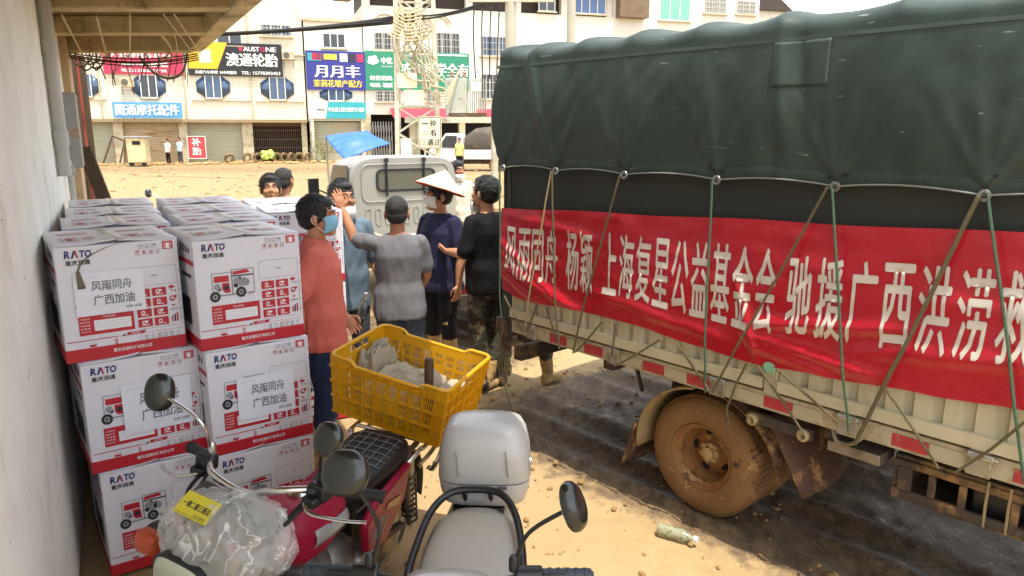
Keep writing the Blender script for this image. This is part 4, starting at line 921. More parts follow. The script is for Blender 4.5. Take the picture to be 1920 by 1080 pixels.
def camo():
    m = mat('camouflage', '#3d3a2a', .9, var=.1, bump=.15, bscale=200, dirt='#241f17', dscale=7, dthr=.50, dsoft=.01); stain(m, '#6a5c42', 6, .56, .01, (1, 1.3, 1)); stain(m, '#2f3a28', 9, .6, .01, (1.2, 1, 1)); return m
CAMO = camo(); BLUEMASK = mat('surgical_blue', '#7fb6d2', .7, var=.05); WHITEMASK = mat('white_mask', '#d9d9d6', .7, var=.04)
CREW = 'people helping to unload'
def pg(o, g=CREW): o['group'] = g; return o
pg(person('man in a salmon polo shirt and blue surgical mask beside the cartons', (-1.20, 4.50, 0), 82, 1.70, SKIN, cloth('salmon_polo', '#c4685a'), JEANS, MBOOT, .36, 1.08, yaw=6, pitch=-4, mask=(BLUEMASK, 0.), collar=True, seed=3, sleeve=.62, hem=.78,
          arms={1: [(.225, -.10, 1.11), (.20, -.10, .87)], -1: [(-.235, .0, 1.10), (-.16, .14, .92)]}))
p2 = pg(person('man in a loose grey-blue shirt with his mask under his chin, holding a bottle', (-1.30, 5.68, 0), 152, 1.71, SKIN2, cloth('grey_blue_shirt', '#5d6f7d'), GREYT, DBOOT, .38, 1.0, yaw=-14, pitch=-6, mask=(WHITEMASK, .066), collar=True, seed=5, hem=.74, sleeve=.68,
          arms={-1: [(-.24, -.02, 1.10), (-.26, .10, .90), dict(curl=.8)], 1: [(.235, -.02, 1.11), (.24, .04, .87)]}))
pg(person('man in a grey T-shirt seen from behind with one arm raised to point', (-.82, 5.28, 0), -12, 1.63, SKIN2, cloth('grey_tee', '#656468'), cloth('slate_trousers', '#3b4350'), MBOOT, .36, 1.06, yaw=4, hair=HAIR_G, hairlen=.6, thick_hair=False, face=False, seed=8, hem=.80, sleeve=.55,
          arms={-1: [(-.315, .17, 1.375), (-.40, .26, 1.60), dict(dir=(-.25, .1, .95), thumb=(.9, .3, .1), palm=(-.2, .9, .1), curl=.25)], 1: [(.215, .05, 1.12), (.17, .20, .96)]}))
pg(person('man in a conical straw hat, white mask and navy T-shirt', (-.60, 6.20, 0), 222, 1.68, SKIN, cloth('navy_tee', '#252540'), BLACKT, MBOOT, .50, 1.10, yaw=22, pitch=-2, mask=(WHITEMASK, .0), hat=(0, 17), seed=11, hem=.78, sleeve=.62,
          arms={-1: [(-.245, .0, 1.10), (-.25, .04, .86)], 1: [(.235, .02, 1.12), (.22, .10, .90)]}))
pg(person('man in a black T-shirt and camouflage trousers at the lorry tail', (-.20, 5.92, 0), -48, 1.73, SKIN, cloth('black_tee', '#0d0d10'), CAMO, DBOOT, .40, 1.04, yaw=-8, pitch=-8, mask=(WHITEMASK, .075), seed=13, hem=.80, sleeve=.66,
          arms={-1: [(-.24, .02, 1.13), (-.19, .25, 1.12)], 1: [(.235, .02, 1.12), (.18, .22, 1.10)]}))
pg(person('person standing behind the lorry tail, only muddy booted legs in view', (.09, 5.93, 0), 40, 1.66, SKIN, cloth('black_tee', '#0d0d10'), CAMO, MBOOT, .34, 1.0, seed=17, hem=.80, face=False,
          legs={-1: [(-.17, -.06, .49), (-.19, -.24, .075)], 1: [(.10, .14, .49), (.12, .20, .075)]}))
pg(person('man in a dusty white T-shirt walking beyond the silver pickup', (-.76, 10.6, 0), 175, 1.67, SKIN2, cloth('white_tee', '#c9bfae'), GREYT, MBOOT, .3, 1.0, yaw=-25, mask=(WHITEMASK, .06), seed=19, detail=.8))
pg(person('man with side-swept black hair looking down just behind the cartons', (-2.18, 6.72, 0), 150, 1.70, SKIN, cloth('pale_green_shirt', '#a9c2b4'), GREYT, DBOOT, .3, 1.0, yaw=10, pitch=-10, seed=23, hairlen=1.2))
pg(person('person whose cropped head shows behind the man looking down at the cartons', (-2.28, 7.45, 0), 10, 1.72, SKIN2, cloth('grey_tee2', '#80868a'), GREYT, DBOOT, .3, 1.0, hair=HAIR_G, hairlen=.7, thick_hair=False, face=False, seed=29, detail=.8))
FAR = 'people by the far shops'
pg(person('distant person in a white top and dark shorts before the middle shutter', (-21.6, 47.3, 0), 200, 1.6, SKIN, cloth('white_top', '#d5d4d0'), BLACKT, SKIN and MBOOT, .2, 1.0, seed=31, detail=.35), FAR)
pg(person('distant person in a pale blue top standing by the red tyre repair sign', (-21.1, 47.9, 0), 190, 1.65, SKIN, cloth('pale_blue_top', '#a9c0cb'), GREYT, MBOOT, .2, 1.0, seed=37, detail=.35), FAR)
pg(person('distant person in a bright reflective vest by the parked white truck', (-2.72, 39.0, 0), 190, 1.72, SKIN, cloth('lime_vest', '#c8d27a'), BLACKT, MBOOT, .2, 1.0, seed=41, detail=.35), FAR)
# things carried or worn loose
b = MB(); b.lathe([(0, 0), (.028, 0), (.03, .01), (.03, .13), (.024, .155), (.012, .175), (.012, .19)], (0, 0, 0), (0, 0, 1), 18); bt = b.build('water_bottle', mat('clear_plastic', '#e6eef0', .08, var=.02, trans=.95))
MB().lathe([(0, .188), (.014, .188), (.014, .205), (0, .205)], (0, 0, 0), (0, 0, 1), 14).build('cap', mat('cap_white', '#d8d8d8', .5), bt)
bt.location = (-1.155, 5.50, .70); bt.rotation_euler = (R(8), R(14), 0); tag(bt, 'small clear water bottle in the grey-blue shirted man\'s hand', 'bottle')
# ================================================================== RED MOTORCYCLE (local x to its front wheel, y to its left, origin under the rear axle)
MRED = mat('wine_red_paint', '#8a1230', .42, var=.12, vscale=5, coat=0., spec=.22, dirt='#6e5238', dscale=22, dthr=.66, dsoft=.12); SEATB = mat('black_vinyl', '#131314', .45, var=.15, bump=.12, bscale=160)
DUST = mat('dusty_frame', '#2c2823', .6, var=.3, dirt='#87714d', dscale=8, dthr=.5, dsoft=.2); MTYRE = mat('bike_tyre', '#3c352c', .85, var=.2, bump=.2, bscale=60, dirt='#94794f', dscale=7, dthr=.48)
MIRB = mat('mirror_back', '#1d211e', .25, var=.1, coat=.3); ORANGE = mat('amber_lens', '#b2471c', .25, var=.1, bump=.3, bscale=90, spec=.6); GLASSY = mat('lamp_glass', '#aeb39c', .12, var=.1, spec=.8)
moto = thing('motorcycle', 'dusty wine red motorcycle with plastic wrapped dashboard, carrying a crate', 'motorcycle', (-.655, 3.232, 0), R(-104.6)); moto.rotation_euler = (R(-8), 0, R(-104.6))     # leaning on its side stand
def bike_wheel(parent, x, r=.29, w=.09):
    t = thing_part('wheel', parent, (x, 0, r)); b = MB()
    b.lathe([(r - .06, w / 2 - .02), (r - .03, w / 2), (r - .008, w / 2 - .012), (r, 0), (r - .008, -w / 2 + .012), (r - .03, -w / 2), (r - .06, -w / 2 + .02)], (0, 0, 0), (0, 1, 0), 48); b.build('tyre', MTYRE, t)
    b = MB(); b.lathe([(r - .075, .026), (r - .052, .032), (r - .052, -.032), (r - .075, -.026), (r - .085, 0)], (0, 0, 0), (0, 1, 0), 48, closed=True); b.build('rim', STEEL, t)
    b = MB(); b.lathe([(0, .06), (.05, .06), (.06, .04), (.06, -.04), (.05, -.06), (0, -.06)], (0, 0, 0), (0, 1, 0), 24); b.build('hub', STEEL, t)
    b = MB()
    for i in range(28):
        a = 2 * math.pi * i / 28; a2 = a + (.5 if i % 2 else -.5); s = .035 if i % 4 < 2 else -.035
        b.tube([(.055 * math.cos(a), s, .055 * math.sin(a)), ((r - .07) * math.cos(a2), s * .2, (r - .07) * math.sin(a2))], .0018, 5)
    o = b.build('spokes', CHROME, t); o['kind'] = 'stuff'; return t
bike_wheel(moto, 0); bike_wheel(moto, 1.31)
# steering assembly is turned a little: local helper
ST = R(-11.5)
def stp(x, y, z):                                      # point on the turned handlebar, relative to the steering head
    c, s = math.cos(ST), math.sin(ST); q = Vector((1.12 + x * c - y * s, x * s + y * c - .015, z)); q.z += .14 * q.y * min(1, max(0, z)); return q     # bars stay level while the bike leans
for s in (-1, 1):
    b = MB(); b.tube([(1.31, s * .09, .29), (1.21, s * .09, .60)], .026, 12); b.tube([(1.21, s * .09, .60), (1.10, s * .09, .97)], .018, 12); b.build('fork_leg', STEEL, moto)
b = MB(); b.grid(lambda u, v: Vector((1.31 + .33 * math.cos(R(160 - 130 * u)), -.06 + .12 * v, .29 + .33 * math.sin(R(160 - 130 * u)) + .02 * math.sin(math.pi * v))), 16, 4); b.build('front_mudguard', MRED, moto, solid=.005, smooth=180)
b = MB(); b.grid(lambda u, v: Vector((.0 + .33 * math.cos(R(60 + 125 * u)), -.07 + .14 * v, .30 + .34 * math.sin(R(60 + 125 * u)) + .025 * math.sin(math.pi * v))), 16, 4); b.build('rear_mudguard', DUST, moto, solid=.006, smooth=180)
b = MB(); b.tube([(1.08, 0, .95), (1.0, 0, .72), (.75, 0, .38), (.35, 0, .33)], .022, 8); b.tube([(1.04, 0, .86), (.55, 0, .76), (.25, 0, .70), (-.28, 0, .70)], .022, 8); b.tube([(.35, 0, .33), (.4, 0, .74)], .02, 8)
for s in (-1, 1): b.tube([(.45, s * .08, .40), (0, s * .09, .29)], .02, 8); b.tube([(.30, s * .10, .68), (-.05, s * .11, .70)], .014, 8)
b.build('frame', DUST, moto)
b = MB(); b.ell((.62, 0, .42), (.2, .14, .13)); b.tube([(.72, 0, .48), (.86, 0, .64)], [.085, .075], 16)
for k in range(7): b.lathe([(.10, -.004), (.10, .004)], (.74 + .018 * k, 0, .50 + .02 * k), (.66, 0, .75), 18)
b.lathe([(0, -.14), (.1, -.14), (.11, -.12), (.11, .12), (.1, .14), (0, .14)], (.5, 0, .38), (0, 1, 0), 20); b.build('engine', STEEL, moto)
b = MB(); b.tube(spline([(.88, -.1, .5), (.95, -.14, .36), (.6, -.16, .25), (.1, -.17, .28), (-.3, -.17, .33)]), [.02] * 24 + [.036] * 9, 10); b.build('exhaust', CHROME, moto)
# tank
secs = []
for (x, w, h, z) in ((.60, .05, .05, .72), (.64, .095, .085, .725), (.72, .125, .10, .735), (.84, .14, .11, .75), (.95, .13, .105, .765), (1.02, .09, .075, .78), (1.05, .03, .03, .785)): secs.append(((x, 0, z), (0, w, 0), (0, 0, h), 2.8))
tk = MB().loft(secs, 28).build('fuel_tank', MRED, moto, smooth=60)
MB().lathe([(0, 0), (.034, 0), (.034, .014), (.02, .022), (0, .022)], (.84, 0, .856), (0, 0, 1), 20).build('filler_cap', CHROME, tk)
MB().grid(lambda u, v: Vector((.70 + .24 * u, .139 + .006 * math.sin(math.pi * u) - .012 * (2 * v - 1) ** 2, .70 + .07 * v + .04 * u)), 8, 3).build('tank_stripe', mat('stripe_grey', '#8a8a86', .3), tk, solid=.003)
# seat with wire-mesh cover
secs = []
for (x, w, h, z) in ((.07, .06, .03, .735), (.08, .115, .045, .735), (.14, .14, .05, .735), (.28, .14, .048, .73), (.46, .12, .045, .725), (.64, .085, .05, .735), (.70, .04, .03, .74)): secs.append(((x, 0, z), (0, w, 0), (0, 0, h), 3.5))
se = MB().loft(secs, 26).build('seat', SEATB, moto, smooth=60)
def seat_top(x, y):
    return .783 - .012 * min(1, max(0, x - .16) / .4) - .02 * (abs(y) / .125) ** 4
for k in range(5): b = MB(); y = -.09 + .045 * k; b.tube([(.12 + .03 * i, y, seat_top(.12 + .03 * i, y) + .004) for i in range(10)], .0022, 5); b.build('net_cord', mat('net_grey', '#5f6365', .6), se)
for k in range(6): b = MB(); x = .13 + .05 * k; b.tube([(x, -.11 + .022 * i, seat_top(x, -.11 + .022 * i) + .005) for i in range(11)], .0022, 5); b.build('net_cord', mat('net_grey', '#5f6365', .6), se)
b = MB(); b.tube([(.60, .12, .69), (.3, .15, .69), (.1, .14, .70)], .006, 6); b.build('seat_trim', CHROME, se)
# side panels
for s in (-1, 1):
    poly = [(.16, .715), (.50, .70), (.60, .64), (.56, .50), (.38, .44), (.20, .56)]
    sp = MB().prism(poly, (0, s * .135, 0), (1, 0, 0), (0, 0, 1), (0, s * .035, 0)).build('side_panel', MRED, moto, bevel=.014, segs=3)
    if s > 0:
        for k in range(4): MB().beam((.47 - .022 * k, .172, .62 - .010 * k), (.54 - .03 * k, .172, .55 - .014 * k), .006, .006).build('vent_slot', STEEL, sp)
        MB().prism([(.26, .61), (.40, .645), (.42, .62), (.28, .575)], (0, .171, 0), (1, 0, 0), (0, 0, 1), (0, .004, 0)).build('badge', mat('badge_bronze', '#8a6f45', .4, .5), sp, bevel=.002)
# shock absorbers, rear rack
for s in (-1, 1):
    b = MB(); b.tube([(-.02, s * .13, .30), (.06, s * .13, .50), (.11, s * .13, .70)], [.016, .03, .03], 12); sa = b.build('shock_absorber', STEEL, moto)
    b = MB(); P = []
    for i in range(73): a = i / 72; t_ = a * 2 * math.pi * 9; q = Vector((-.01 + .10 * a, s * .13, .33 + .3 * a)); P.append(q + Vector((.036 * math.cos(t_), .036 * math.sin(t_), 0)))
    b.tube(P, .006, 6); b.build('spring', DUST, sa)
b = MB()
for s in (-1, 1):
    b.tube(spline([(.16, s * .15, .70), (.06, s * .17, .735), (.02, s * .18, .738), (-.48, s * .18, .738)]), .011, 8); b.tube(spline([(.02, s * .15, .62), (-.1, s * .175, .66), (-.36, s * .18, .738)]), .011, 8)
for x in (.0, -.15, -.30, -.48): b.tube([(x, -.18, .74), (x, .18, .74)], .009, 8)
b.tube(spline([(-.15, .18, .738), (.0, .25, .73), (.06, .24, .66), (.0, .2, .62)]), .012, 8); b.build('rear_rack', CHROME, moto)
# handlebar, grips, levers, mirrors
b = MB(); b.tube(spline([stp(-.12, -.37, 1.03), stp(-.06, -.24, 1.05), stp(.03, -.12, 1.06), stp(.02, 0, 1.02), stp(.03, .12, 1.06), stp(-.06, .24, 1.05), stp(-.12, .37, 1.03)], 6), .0115, 10); hb_ = b.build('handlebar', CHROME, moto)
for s in (-1, 1):
    b = MB(); b.tube([stp(-.135, s * .40, 1.028), stp(-.085, s * .275, 1.044)], .0175, 14); b.tube([stp(-.137, s * .405, 1.027), stp(-.133, s * .395, 1.029)], .021, 14); b.build('grip', BLACK_RUB, moto)
    b = MB(); b.box(stp(-.05, s * .235, 1.05), (.05, .06, .055), R(-11)); b.tube([stp(-.06, s * .25, 1.05), stp(-.03, s * .2, 1.05)], .024, 12); b.box(stp(-.02, s * .23, 1.03), (.05, .05, .03), R(-11)); b.build('switch_housing', BLACK_PL, moto, bevel=.008)
    b = MB(); b.tube(spline([stp(.0, s * .22, 1.03), stp(.03, s * .27, 1.02), stp(.0, s * .36, 1.005), stp(-.03, s * .42, 1.0)], 6), [.008] * 8 + [.007] * 10 + [.010], 8, flat=.6); b.build('lever', CHROME, moto)
    b = MB(); b.tube(spline([stp(-.04, s * .22, 1.03), stp(.06, s * .2, .98), stp(.09, s * .1, .86), stp(.03, s * .04, .72)], 6), .007, 6); b.tube(spline([stp(-.02, s * .2, 1.02), stp(.10, s * .16, .93), stp(.10, s * .06, .8)], 6), .006, 6); b.build('cable', BLACK_RUB, moto)
def mirror(parent, base, cpos, nrm, rx, ry, stem_mid, mirr=None):
    b = MB(); st = spline([base, stem_mid, cpos], 8); b.tube(st, .0055, 8); b.lathe([(.013, 0), (.013, .03), (.008, .04)], base, (0, 0, 1), 12); m_ = b.build('mirror_stem', mirr or CHROME, parent)
    n_ = Vector(nrm).normalized(); a = n_.cross(Vector((0, 0, 1))).normalized(); c = a.cross(n_); h = MB(); M = Matrix((a, c, n_)).transposed(); vs = []
    secs = [(cpos + n_ * d, a * rx * k, c * ry * k, 2.3) for (d, k) in ((.022, .25), (.020, .6), (.013, .86), (.004, .98), (-.006, 1.0), (-.010, .97))]
    hs_ = MB().loft(secs, 30).build('mirror_shell', MIRB, m_, smooth=60); g = MB(); g.loft([(cpos - n_ * .011, a * rx * .93, c * ry * .93, 2.3), (cpos - n_ * .0125, a * rx * .92, c * ry * .92, 2.3)], 30); g.build('mirror_glass', mat('mirror_silver', '#d0d4d6', .03, 1., var=0), m_)
mirror(moto, stp(-.06, -.225, 1.075), stp(.01, -.39, 1.285), (.85, .55, .30), .047, .062, stp(-.02, -.24, 1.20))
mirror(moto, stp(-.06, .225, 1.075), stp(.02, .30, 1.26), (.95, -.1, .28), .045, .050, stp(-.03, .24, 1.16), BLACK_PL)
# lamp, indicators, instrument pod
b = MB(); secs = [(stp(x, 0, .83 + .02 * (.2 - x)), stp(0, w, 0) - stp(0, 0, 0), (0, 0, h), 4.5) for (x, w, h) in ((.12, .05, .05), (.15, .085, .075), (.22, .10, .085), (.26, .102, .087))]; hl = MB().loft(secs, 32).build('headlamp', BLACK_PL, moto, smooth=50)
MB().loft([(stp(.261, 0, .83), stp(0, .094, 0) - stp(0, 0, 0), (0, 0, .079), 4.5), (stp(.272, 0, .83), stp(0, .085, 0) - stp(0, 0, 0), (0, 0, .07), 4.5)], 32).build('lamp_lens', GLASSY, hl, smooth=50)
for s in (-1, 1):
    b = MB(); b.tube([stp(.08, s * .09, .82), stp(.08, s * .24, .82)], .012, 8); b.loft([(stp(.075, s * .24, .82), stp(.03, 0, 0) - stp(0, 0, 0), (0, 0, .03), 3), (stp(.075, s * .275, .82), stp(.04, 0, 0) - stp(0, 0, 0), (0, 0, .036), 3), (stp(.075, s * .33, .82), stp(.036, 0, 0) - stp(0, 0, 0), (0, 0, .034), 3)], 18); ind = b.build('indicator', BLACK_PL, moto, smooth=40)
    MB().loft([(stp(.085 + d, s * .29, .82), stp(0, .046 * k, 0) - stp(0, 0, 0), (0, 0, .038 * k), 3.5) for d, k in ((.02, .95), (.045, 1.0), (.062, .8), (.066, .4))], 20).build('indicator_lens', ORANGE, ind, smooth=50)
MB().box(stp(.09, -.01, .985), (.12, .26, .07), ST, M=Matrix.Rotation(ST, 3, 'Z') @ Matrix.Rotation(R(28), 3, 'Y')).build('instrument_pod', mat('pod_olive', '#3b3a30', .5), moto, bevel=.02, segs=3)
# clear plastic wrap over the dashboard
def film():
    m = bpy.data.materials.new('cling_film'); m.use_nodes = True; nt = m.node_tree; N = nt.nodes; L = nt.links; p = N['Principled BSDF']; p.inputs['Base Color'].default_value = (.83, .84, .80, 1); p.inputs['Roughness'].default_value = .14
    tc = N.new('ShaderNodeTexCoord'); t = N.new('ShaderNodeTexNoise'); t.inputs['Scale'].default_value = 7; t.inputs['Detail'].default_value = 3; t.inputs['Distortion'].default_value = .8; L.new(tc.outputs['Object'], t.inputs['Vector'])
    r = N.new('ShaderNodeMapRange'); a_ = N.new('ShaderNodeMath'); a_.operation = 'SUBTRACT'; a_.inputs[1].default_value = .5; L.new(t.outputs['Fac'], a_.inputs[0]); a2 = N.new('ShaderNodeMath'); a2.operation = 'ABSOLUTE'; L.new(a_.outputs[0], a2.inputs[0])
    r.inputs['From Min'].default_value = 0.; r.inputs['From Max'].default_value = .014; r.inputs['To Min'].default_value = .72; r.inputs['To Max'].default_value = .32; L.new(a2.outputs[0], r.inputs['Value']); L.new(r.outputs['Result'], p.inputs['Alpha'])
    bp = N.new('ShaderNodeBump'); bp.inputs['Strength'].default_value = .35; bp.inputs['Distance'].default_value = .02; L.new(t.outputs['Fac'], bp.inputs['Height']); L.new(bp.outputs['Normal'], p.inputs['Normal']); return m
def wrap(u, v):
    a = 2 * math.pi * u; th = v * math.pi * .80; r = math.sin(th)
    x = .10 + .135 * r * math.cos(a) + .05 * (v > .7) * (v - .7); y = .02 + (.215 + .02 * math.sin(a * 3)) * r * math.sin(a); z = .90 + .155 * math.cos(th)
    k = 1 + .10 * (1 - 2 * abs(nz(math.cos(a) * 2.2 + 5, math.sin(a) * 2.2, v * 5))) * r + .055 * (.5 - abs(nz(math.cos(a) * 5, math.sin(a) * 5, v * 11))) + .03 * (.5 - abs(nz(math.cos(a) * 11, math.sin(a) * 11, v * 7 + 3)))
    return stp(.10 + (x - .10) * k, .02 + (y - .02) * k, .90 + (z - .90) * k)
b = MB(); b.grid(wrap, 160, 80); b.build('plastic_wrap', film(), moto, smooth=180, fix=False)
STK = mat('yellow_sticker', '#c7bd2f', .35, var=.04); sM = Matrix.Rotation(ST, 3, 'Z') @ Matrix.Rotation(R(34), 3, 'Y')
sc_ = stp(.175, -.025, 1.04); sx_ = sM @ Vector((0, 1, 0)); sy_ = sM @ Vector((-1, 0, 0)); sn_ = sM @ Vector((0, 0, 1))
b = MB(); b.prism([(-.065, -.036), (.065, -.036), (.065, .036), (-.065, .036)], sc_, sx_, sy_, sn_ * .003); sk = b.build('warning_sticker', STK, moto, bevel=.001)
b = MB(); put_text(b, '一慢二看三通过', sc_ + sn_ * .0042 - sx_ * .052 - sy_ * .010, sx_, sy_, .104, .020, bold=.02); put_text(b, '安全驾驶', sc_ + sn_ * .0042 + sx_ * .008 - sy_ * .028, sx_, sy_, .045, .007); b.box(sc_ + sn_ * .0036 - sy_ * .031, (.001, .118, .0004), M=sM); b.build('sticker_text', P_DARK, sk, smooth=0)
o = MB(); o.grid(lambda u, v: Vector((-.30 - .06 * u + .02 * math.sin(v * 5), .10 + .10 * u, .86 - .14 * v - .03 * math.sin(u * 4))), 5, 6); o = o.build('rag', mat('dirty_rag', '#b3a183', .9, bump=.3), None, solid=.004, smooth=180); o.location = moto.location; o.rotation_euler = moto.rotation_euler; tag(o, 'small dirty rag hanging from the motorcycle rack under the yellow crate', 'rag')
# a second motorcycle parked far back behind the cartons: only its mirror shows
m2 = copy_tree(moto, None, 'parked motorcycle behind the cartons, only one round black mirror showing', (-5.0, 11.6, 0), R(-95)); m2.rotation_euler = (0, 0, R(-95)); m2.location.x += .32; kill = [c for c in children(m2) if c.name.startswith('mirror_stem')][1]
for c_ in children(kill) + [kill]: bpy.data.objects.remove(c_)
m2['group'] = 'parked motorcycles'; moto['group'] = 'parked motorcycles'

# ================================================================== YELLOW CRATE on the rack
YEL = mat('yellow_crate_plastic', '#c8910a', .42, var=.10, vscale=6, spec=.5, dirt='#8b6a24', dscale=8, dthr=.60, dsoft=.15)
CL, CWD, CH = .607, .49, .299; KC = CH / .235
crate = thing('plastic_crate', 'yellow slotted plastic crate strapped on the red motorcycle rack', 'crate', (-.515, 3.425, .757)); crate.rotation_euler = (R(2.8), R(10.3), R(-20.7)); CM = crate.rotation_euler.to_matrix()
def crate_wall(name, L, place, dip):
    """wall in (u along, v up) with thickness w outwards; ribs, slots"""
    b = MB(); taper = .03
    cols = 8 if L > .6 else 5; cw = (L - .10) / cols
    def add(u0, v0, u1, v1, d0, d1):
        vs = [place(u, v, d) for d in (d0, d1) for (u, v) in ((u0, v0), (u1, v0), (u1, v1), (u0, v1))]
        b.add(vs, [(0, 1, 2, 3), (7, 6, 5, 4), (0, 4, 5, 1), (1, 5, 6, 2), (2, 6, 7, 3), (3, 7, 4, 0)])
    t0, t1 = -.006, -.003
    # solid stretches: corners, bottom band, top band
    add(-L / 2, 0, -L / 2 + .05, CH, t0, t1); add(L / 2 - .05, 0, L / 2, CH, t0, t1); add(-L / 2 + .05, 0, L / 2 - .05, .012, t0, t1)
    rowz = [(.012, .072 * KC), (.072 * KC, .132 * KC), (.132 * KC, .190 * KC)]
    for ci in range(cols):
        u0 = -L / 2 + .05 + ci * cw
        for ri, (z0, z1) in enumerate(rowz):
            solid = (ri == 1 and ci in ((3, 4) if cols == 8 else (2,)))
            if solid: add(u0, z0, u0 + cw, z1, t0, t1); continue
            m_ = .006; nb = 5; sw = (cw - 2 * m_) / (2 * nb - 1)
            add(u0, z0, u0 + m_, z1, t0, t1); add(u0 + cw - m_, z0, u0 + cw, z1, t0, t1); add(u0 + m_, z0, u0 + cw - m_, z0 + .007, t0, t1); add(u0 + m_, z1 - .007, u0 + cw - m_, z1, t0, t1)
            for k in range(nb):
                if k % 1 == 0: add(u0 + m_ + 2 * k * sw - (0 if k else 0), z0 + .007, u0 + m_ + (2 * k + 1) * sw, z1 - .007, t0, t1)
            add(u0 + m_, (z0 + z1) / 2 - .003, u0 + cw - m_, (z0 + z1) / 2 + .003, t0 + .0006, t1 - .0006)
    n = 24
    for i in range(n):
        ua = -L / 2 + .05 + (L - .1) * i / n; ub = -L / 2 + .05 + (L - .1) * (i + 1) / n
        um = abs((ua + ub) / 2) / (L / 2); top = CH - (.022 if um < dip else 0)
        if L < .6 and um < .3: add(ua, .190 * KC, ub, .197 * KC, t0, t1); add(ua, top - .012, ub, top, t0, t1)     # hand hole
        else: add(ua, .190 * KC, ub, top, t0, t1)
    for ci in range(cols + 1):                                                    # outer ribs
        u = -L / 2 + .05 + ci * cw; add(u - .002, 0, u + .002, CH - .03, t1, .009)
    for z in (.008, .072 * KC, .132 * KC, .192 * KC): add(-L / 2, z - .002, L / 2, z + .002, t1 + .0004, .0085)
    return b
def mk(axis, sgn):
    def place(u, v, d):
        tp = .028 * (1 - v / CH); off = ((CWD if axis == 'x' else CL) / 2 - tp + d); uu = u * (1 - tp / (.35 if axis == 'x' else .25))
        return Vector((uu * (1 if sgn < 0 else -1), sgn * off, v)) if axis == 'x' else Vector((sgn * off, uu * (1 if sgn > 0 else -1), v))
    return place
for sgn in (-1, 1): crate_wall('wall', CL, mk('x', sgn), .62).build('side_wall', YEL, crate, smooth=0)
for sgn in (-1, 1): crate_wall('wall', CWD, mk('y', sgn), -1).build('end_wall', YEL, crate, smooth=0)
b = MB(); b.box((0, 0, .004), (CL - .06, CWD - .06, .006)); b.build('bottom', YEL, crate)
rim = []
for i in range(141):
    t_ = i / 140 * 4; k = int(t_) % 4; f = t_ - int(t_); a, c = CL / 2, CWD / 2
    p = [(-a + 2 * a * f, -c), (a, -c + 2 * c * f), (a - 2 * a * f, c), (-a, c - 2 * c * f)][k]
    um = abs(p[0]) / a if k in (0, 2) else 9; s_ = max(0, min(1, (.62 - um) / .08)); q = 1.0
    # round the corners
    cr = .04; x, y = p; dx, dy = abs(x) - (a - cr), abs(y) - (c - cr)
    if dx > 0 and dy > 0:
        l = math.hypot(dx, dy); x = math.copysign(a - cr + dx / l * cr, x); y = math.copysign(c - cr + dy / l * cr, y)
    rim.append((x, y, CH - .022 * s_))
b = MB(); b.tube(rim, .0095, 8, caps=False, flat=.9); b.build('rim', YEL, crate)
# sacks and an axe handle in it
SACK = mat('pale_canvas', '#9c927e', .9, var=.12, vscale=12, bump=.2, bscale=60)
def sack(name, label, c, r, seed, n=70):
    def ridge(x, y, z): return 1 - 2 * abs(nz(x, y, z))
    def f(u, v):
        x, y = 2 * u - 1, 2 * v - 1; e = max(0, 1 - max(abs(x), abs(y)) ** 6); wx = nz(x * 1.6 + seed, y * 1.6) * .5; wy = nz(x * 1.6, y * 1.6 + seed, 4) * .5
        h = .55 * e ** .6 + .34 * ridge(x * 1.5 + wx + seed, y * .8 + wy, seed) + .20 * ridge(x * 1.2 - y * 2.4 + wy * 2, y * 1.1 + wx * 2, seed + 5) + .07 * ridge(x * 5 + wx * 4, y * 4 + wy * 4, seed + 9)
        return Vector((x * r[0] * (1 - .1 * (1 - e)) + .01 * wx, y * r[1] * (1 - .1 * (1 - e)) + .01 * wy, r[2] * h * (.35 + .65 * e)))
    b = MB(); b.grid(f, n, n); b.prism([(-r[0] * .9, -r[1] * .9), (r[0] * .9, -r[1] * .9), (r[0] * .9, r[1] * .9), (-r[0] * .9, r[1] * .9)], (0, 0, -c[2] + .012), (1, 0, 0), (0, 1, 0), (0, 0, c[2] - .02))
    o = b.build(name, SACK, None, smooth=180); o.location = crate.location + CM @ Vector(c); o.rotation_euler = crate.rotation_euler; tag(o, label, 'cloth', 'cloths in the yellow crate')
sack('crumpled_cloth', 'crumpled pale canvas cloth filling the middle of the yellow crate', (-.03, .0, .10), (.17, .20, .10), 2.); sack('crumpled_cloth', 'bunched pale canvas cloth bulging at the far left end of the crate', (-.225, .07, .13), (.055, .13, .14), 6., 40); sack('crumpled_cloth', 'flatter pale canvas cloth around the wooden handle in the crate', (.20, .03, .10), (.075, .18, .07), 9., 40)
b = MB(); b.tube([(0, 0, 0), (.005, 0, .10), (.012, 0, .33), (.014, 0, .36)], [.019, .020, .022, .019], 14); o = b.build('tool_handle', mat('handle_wood', '#4c3527', .7, var=.3, vscale=30, stretch=(1, 1, .2), bump=.2)); o.location = crate.location + CM @ Vector((.19, -.14, .01)); tag(o, 'dark wooden tool handle standing upright in the yellow crate', 'handle')

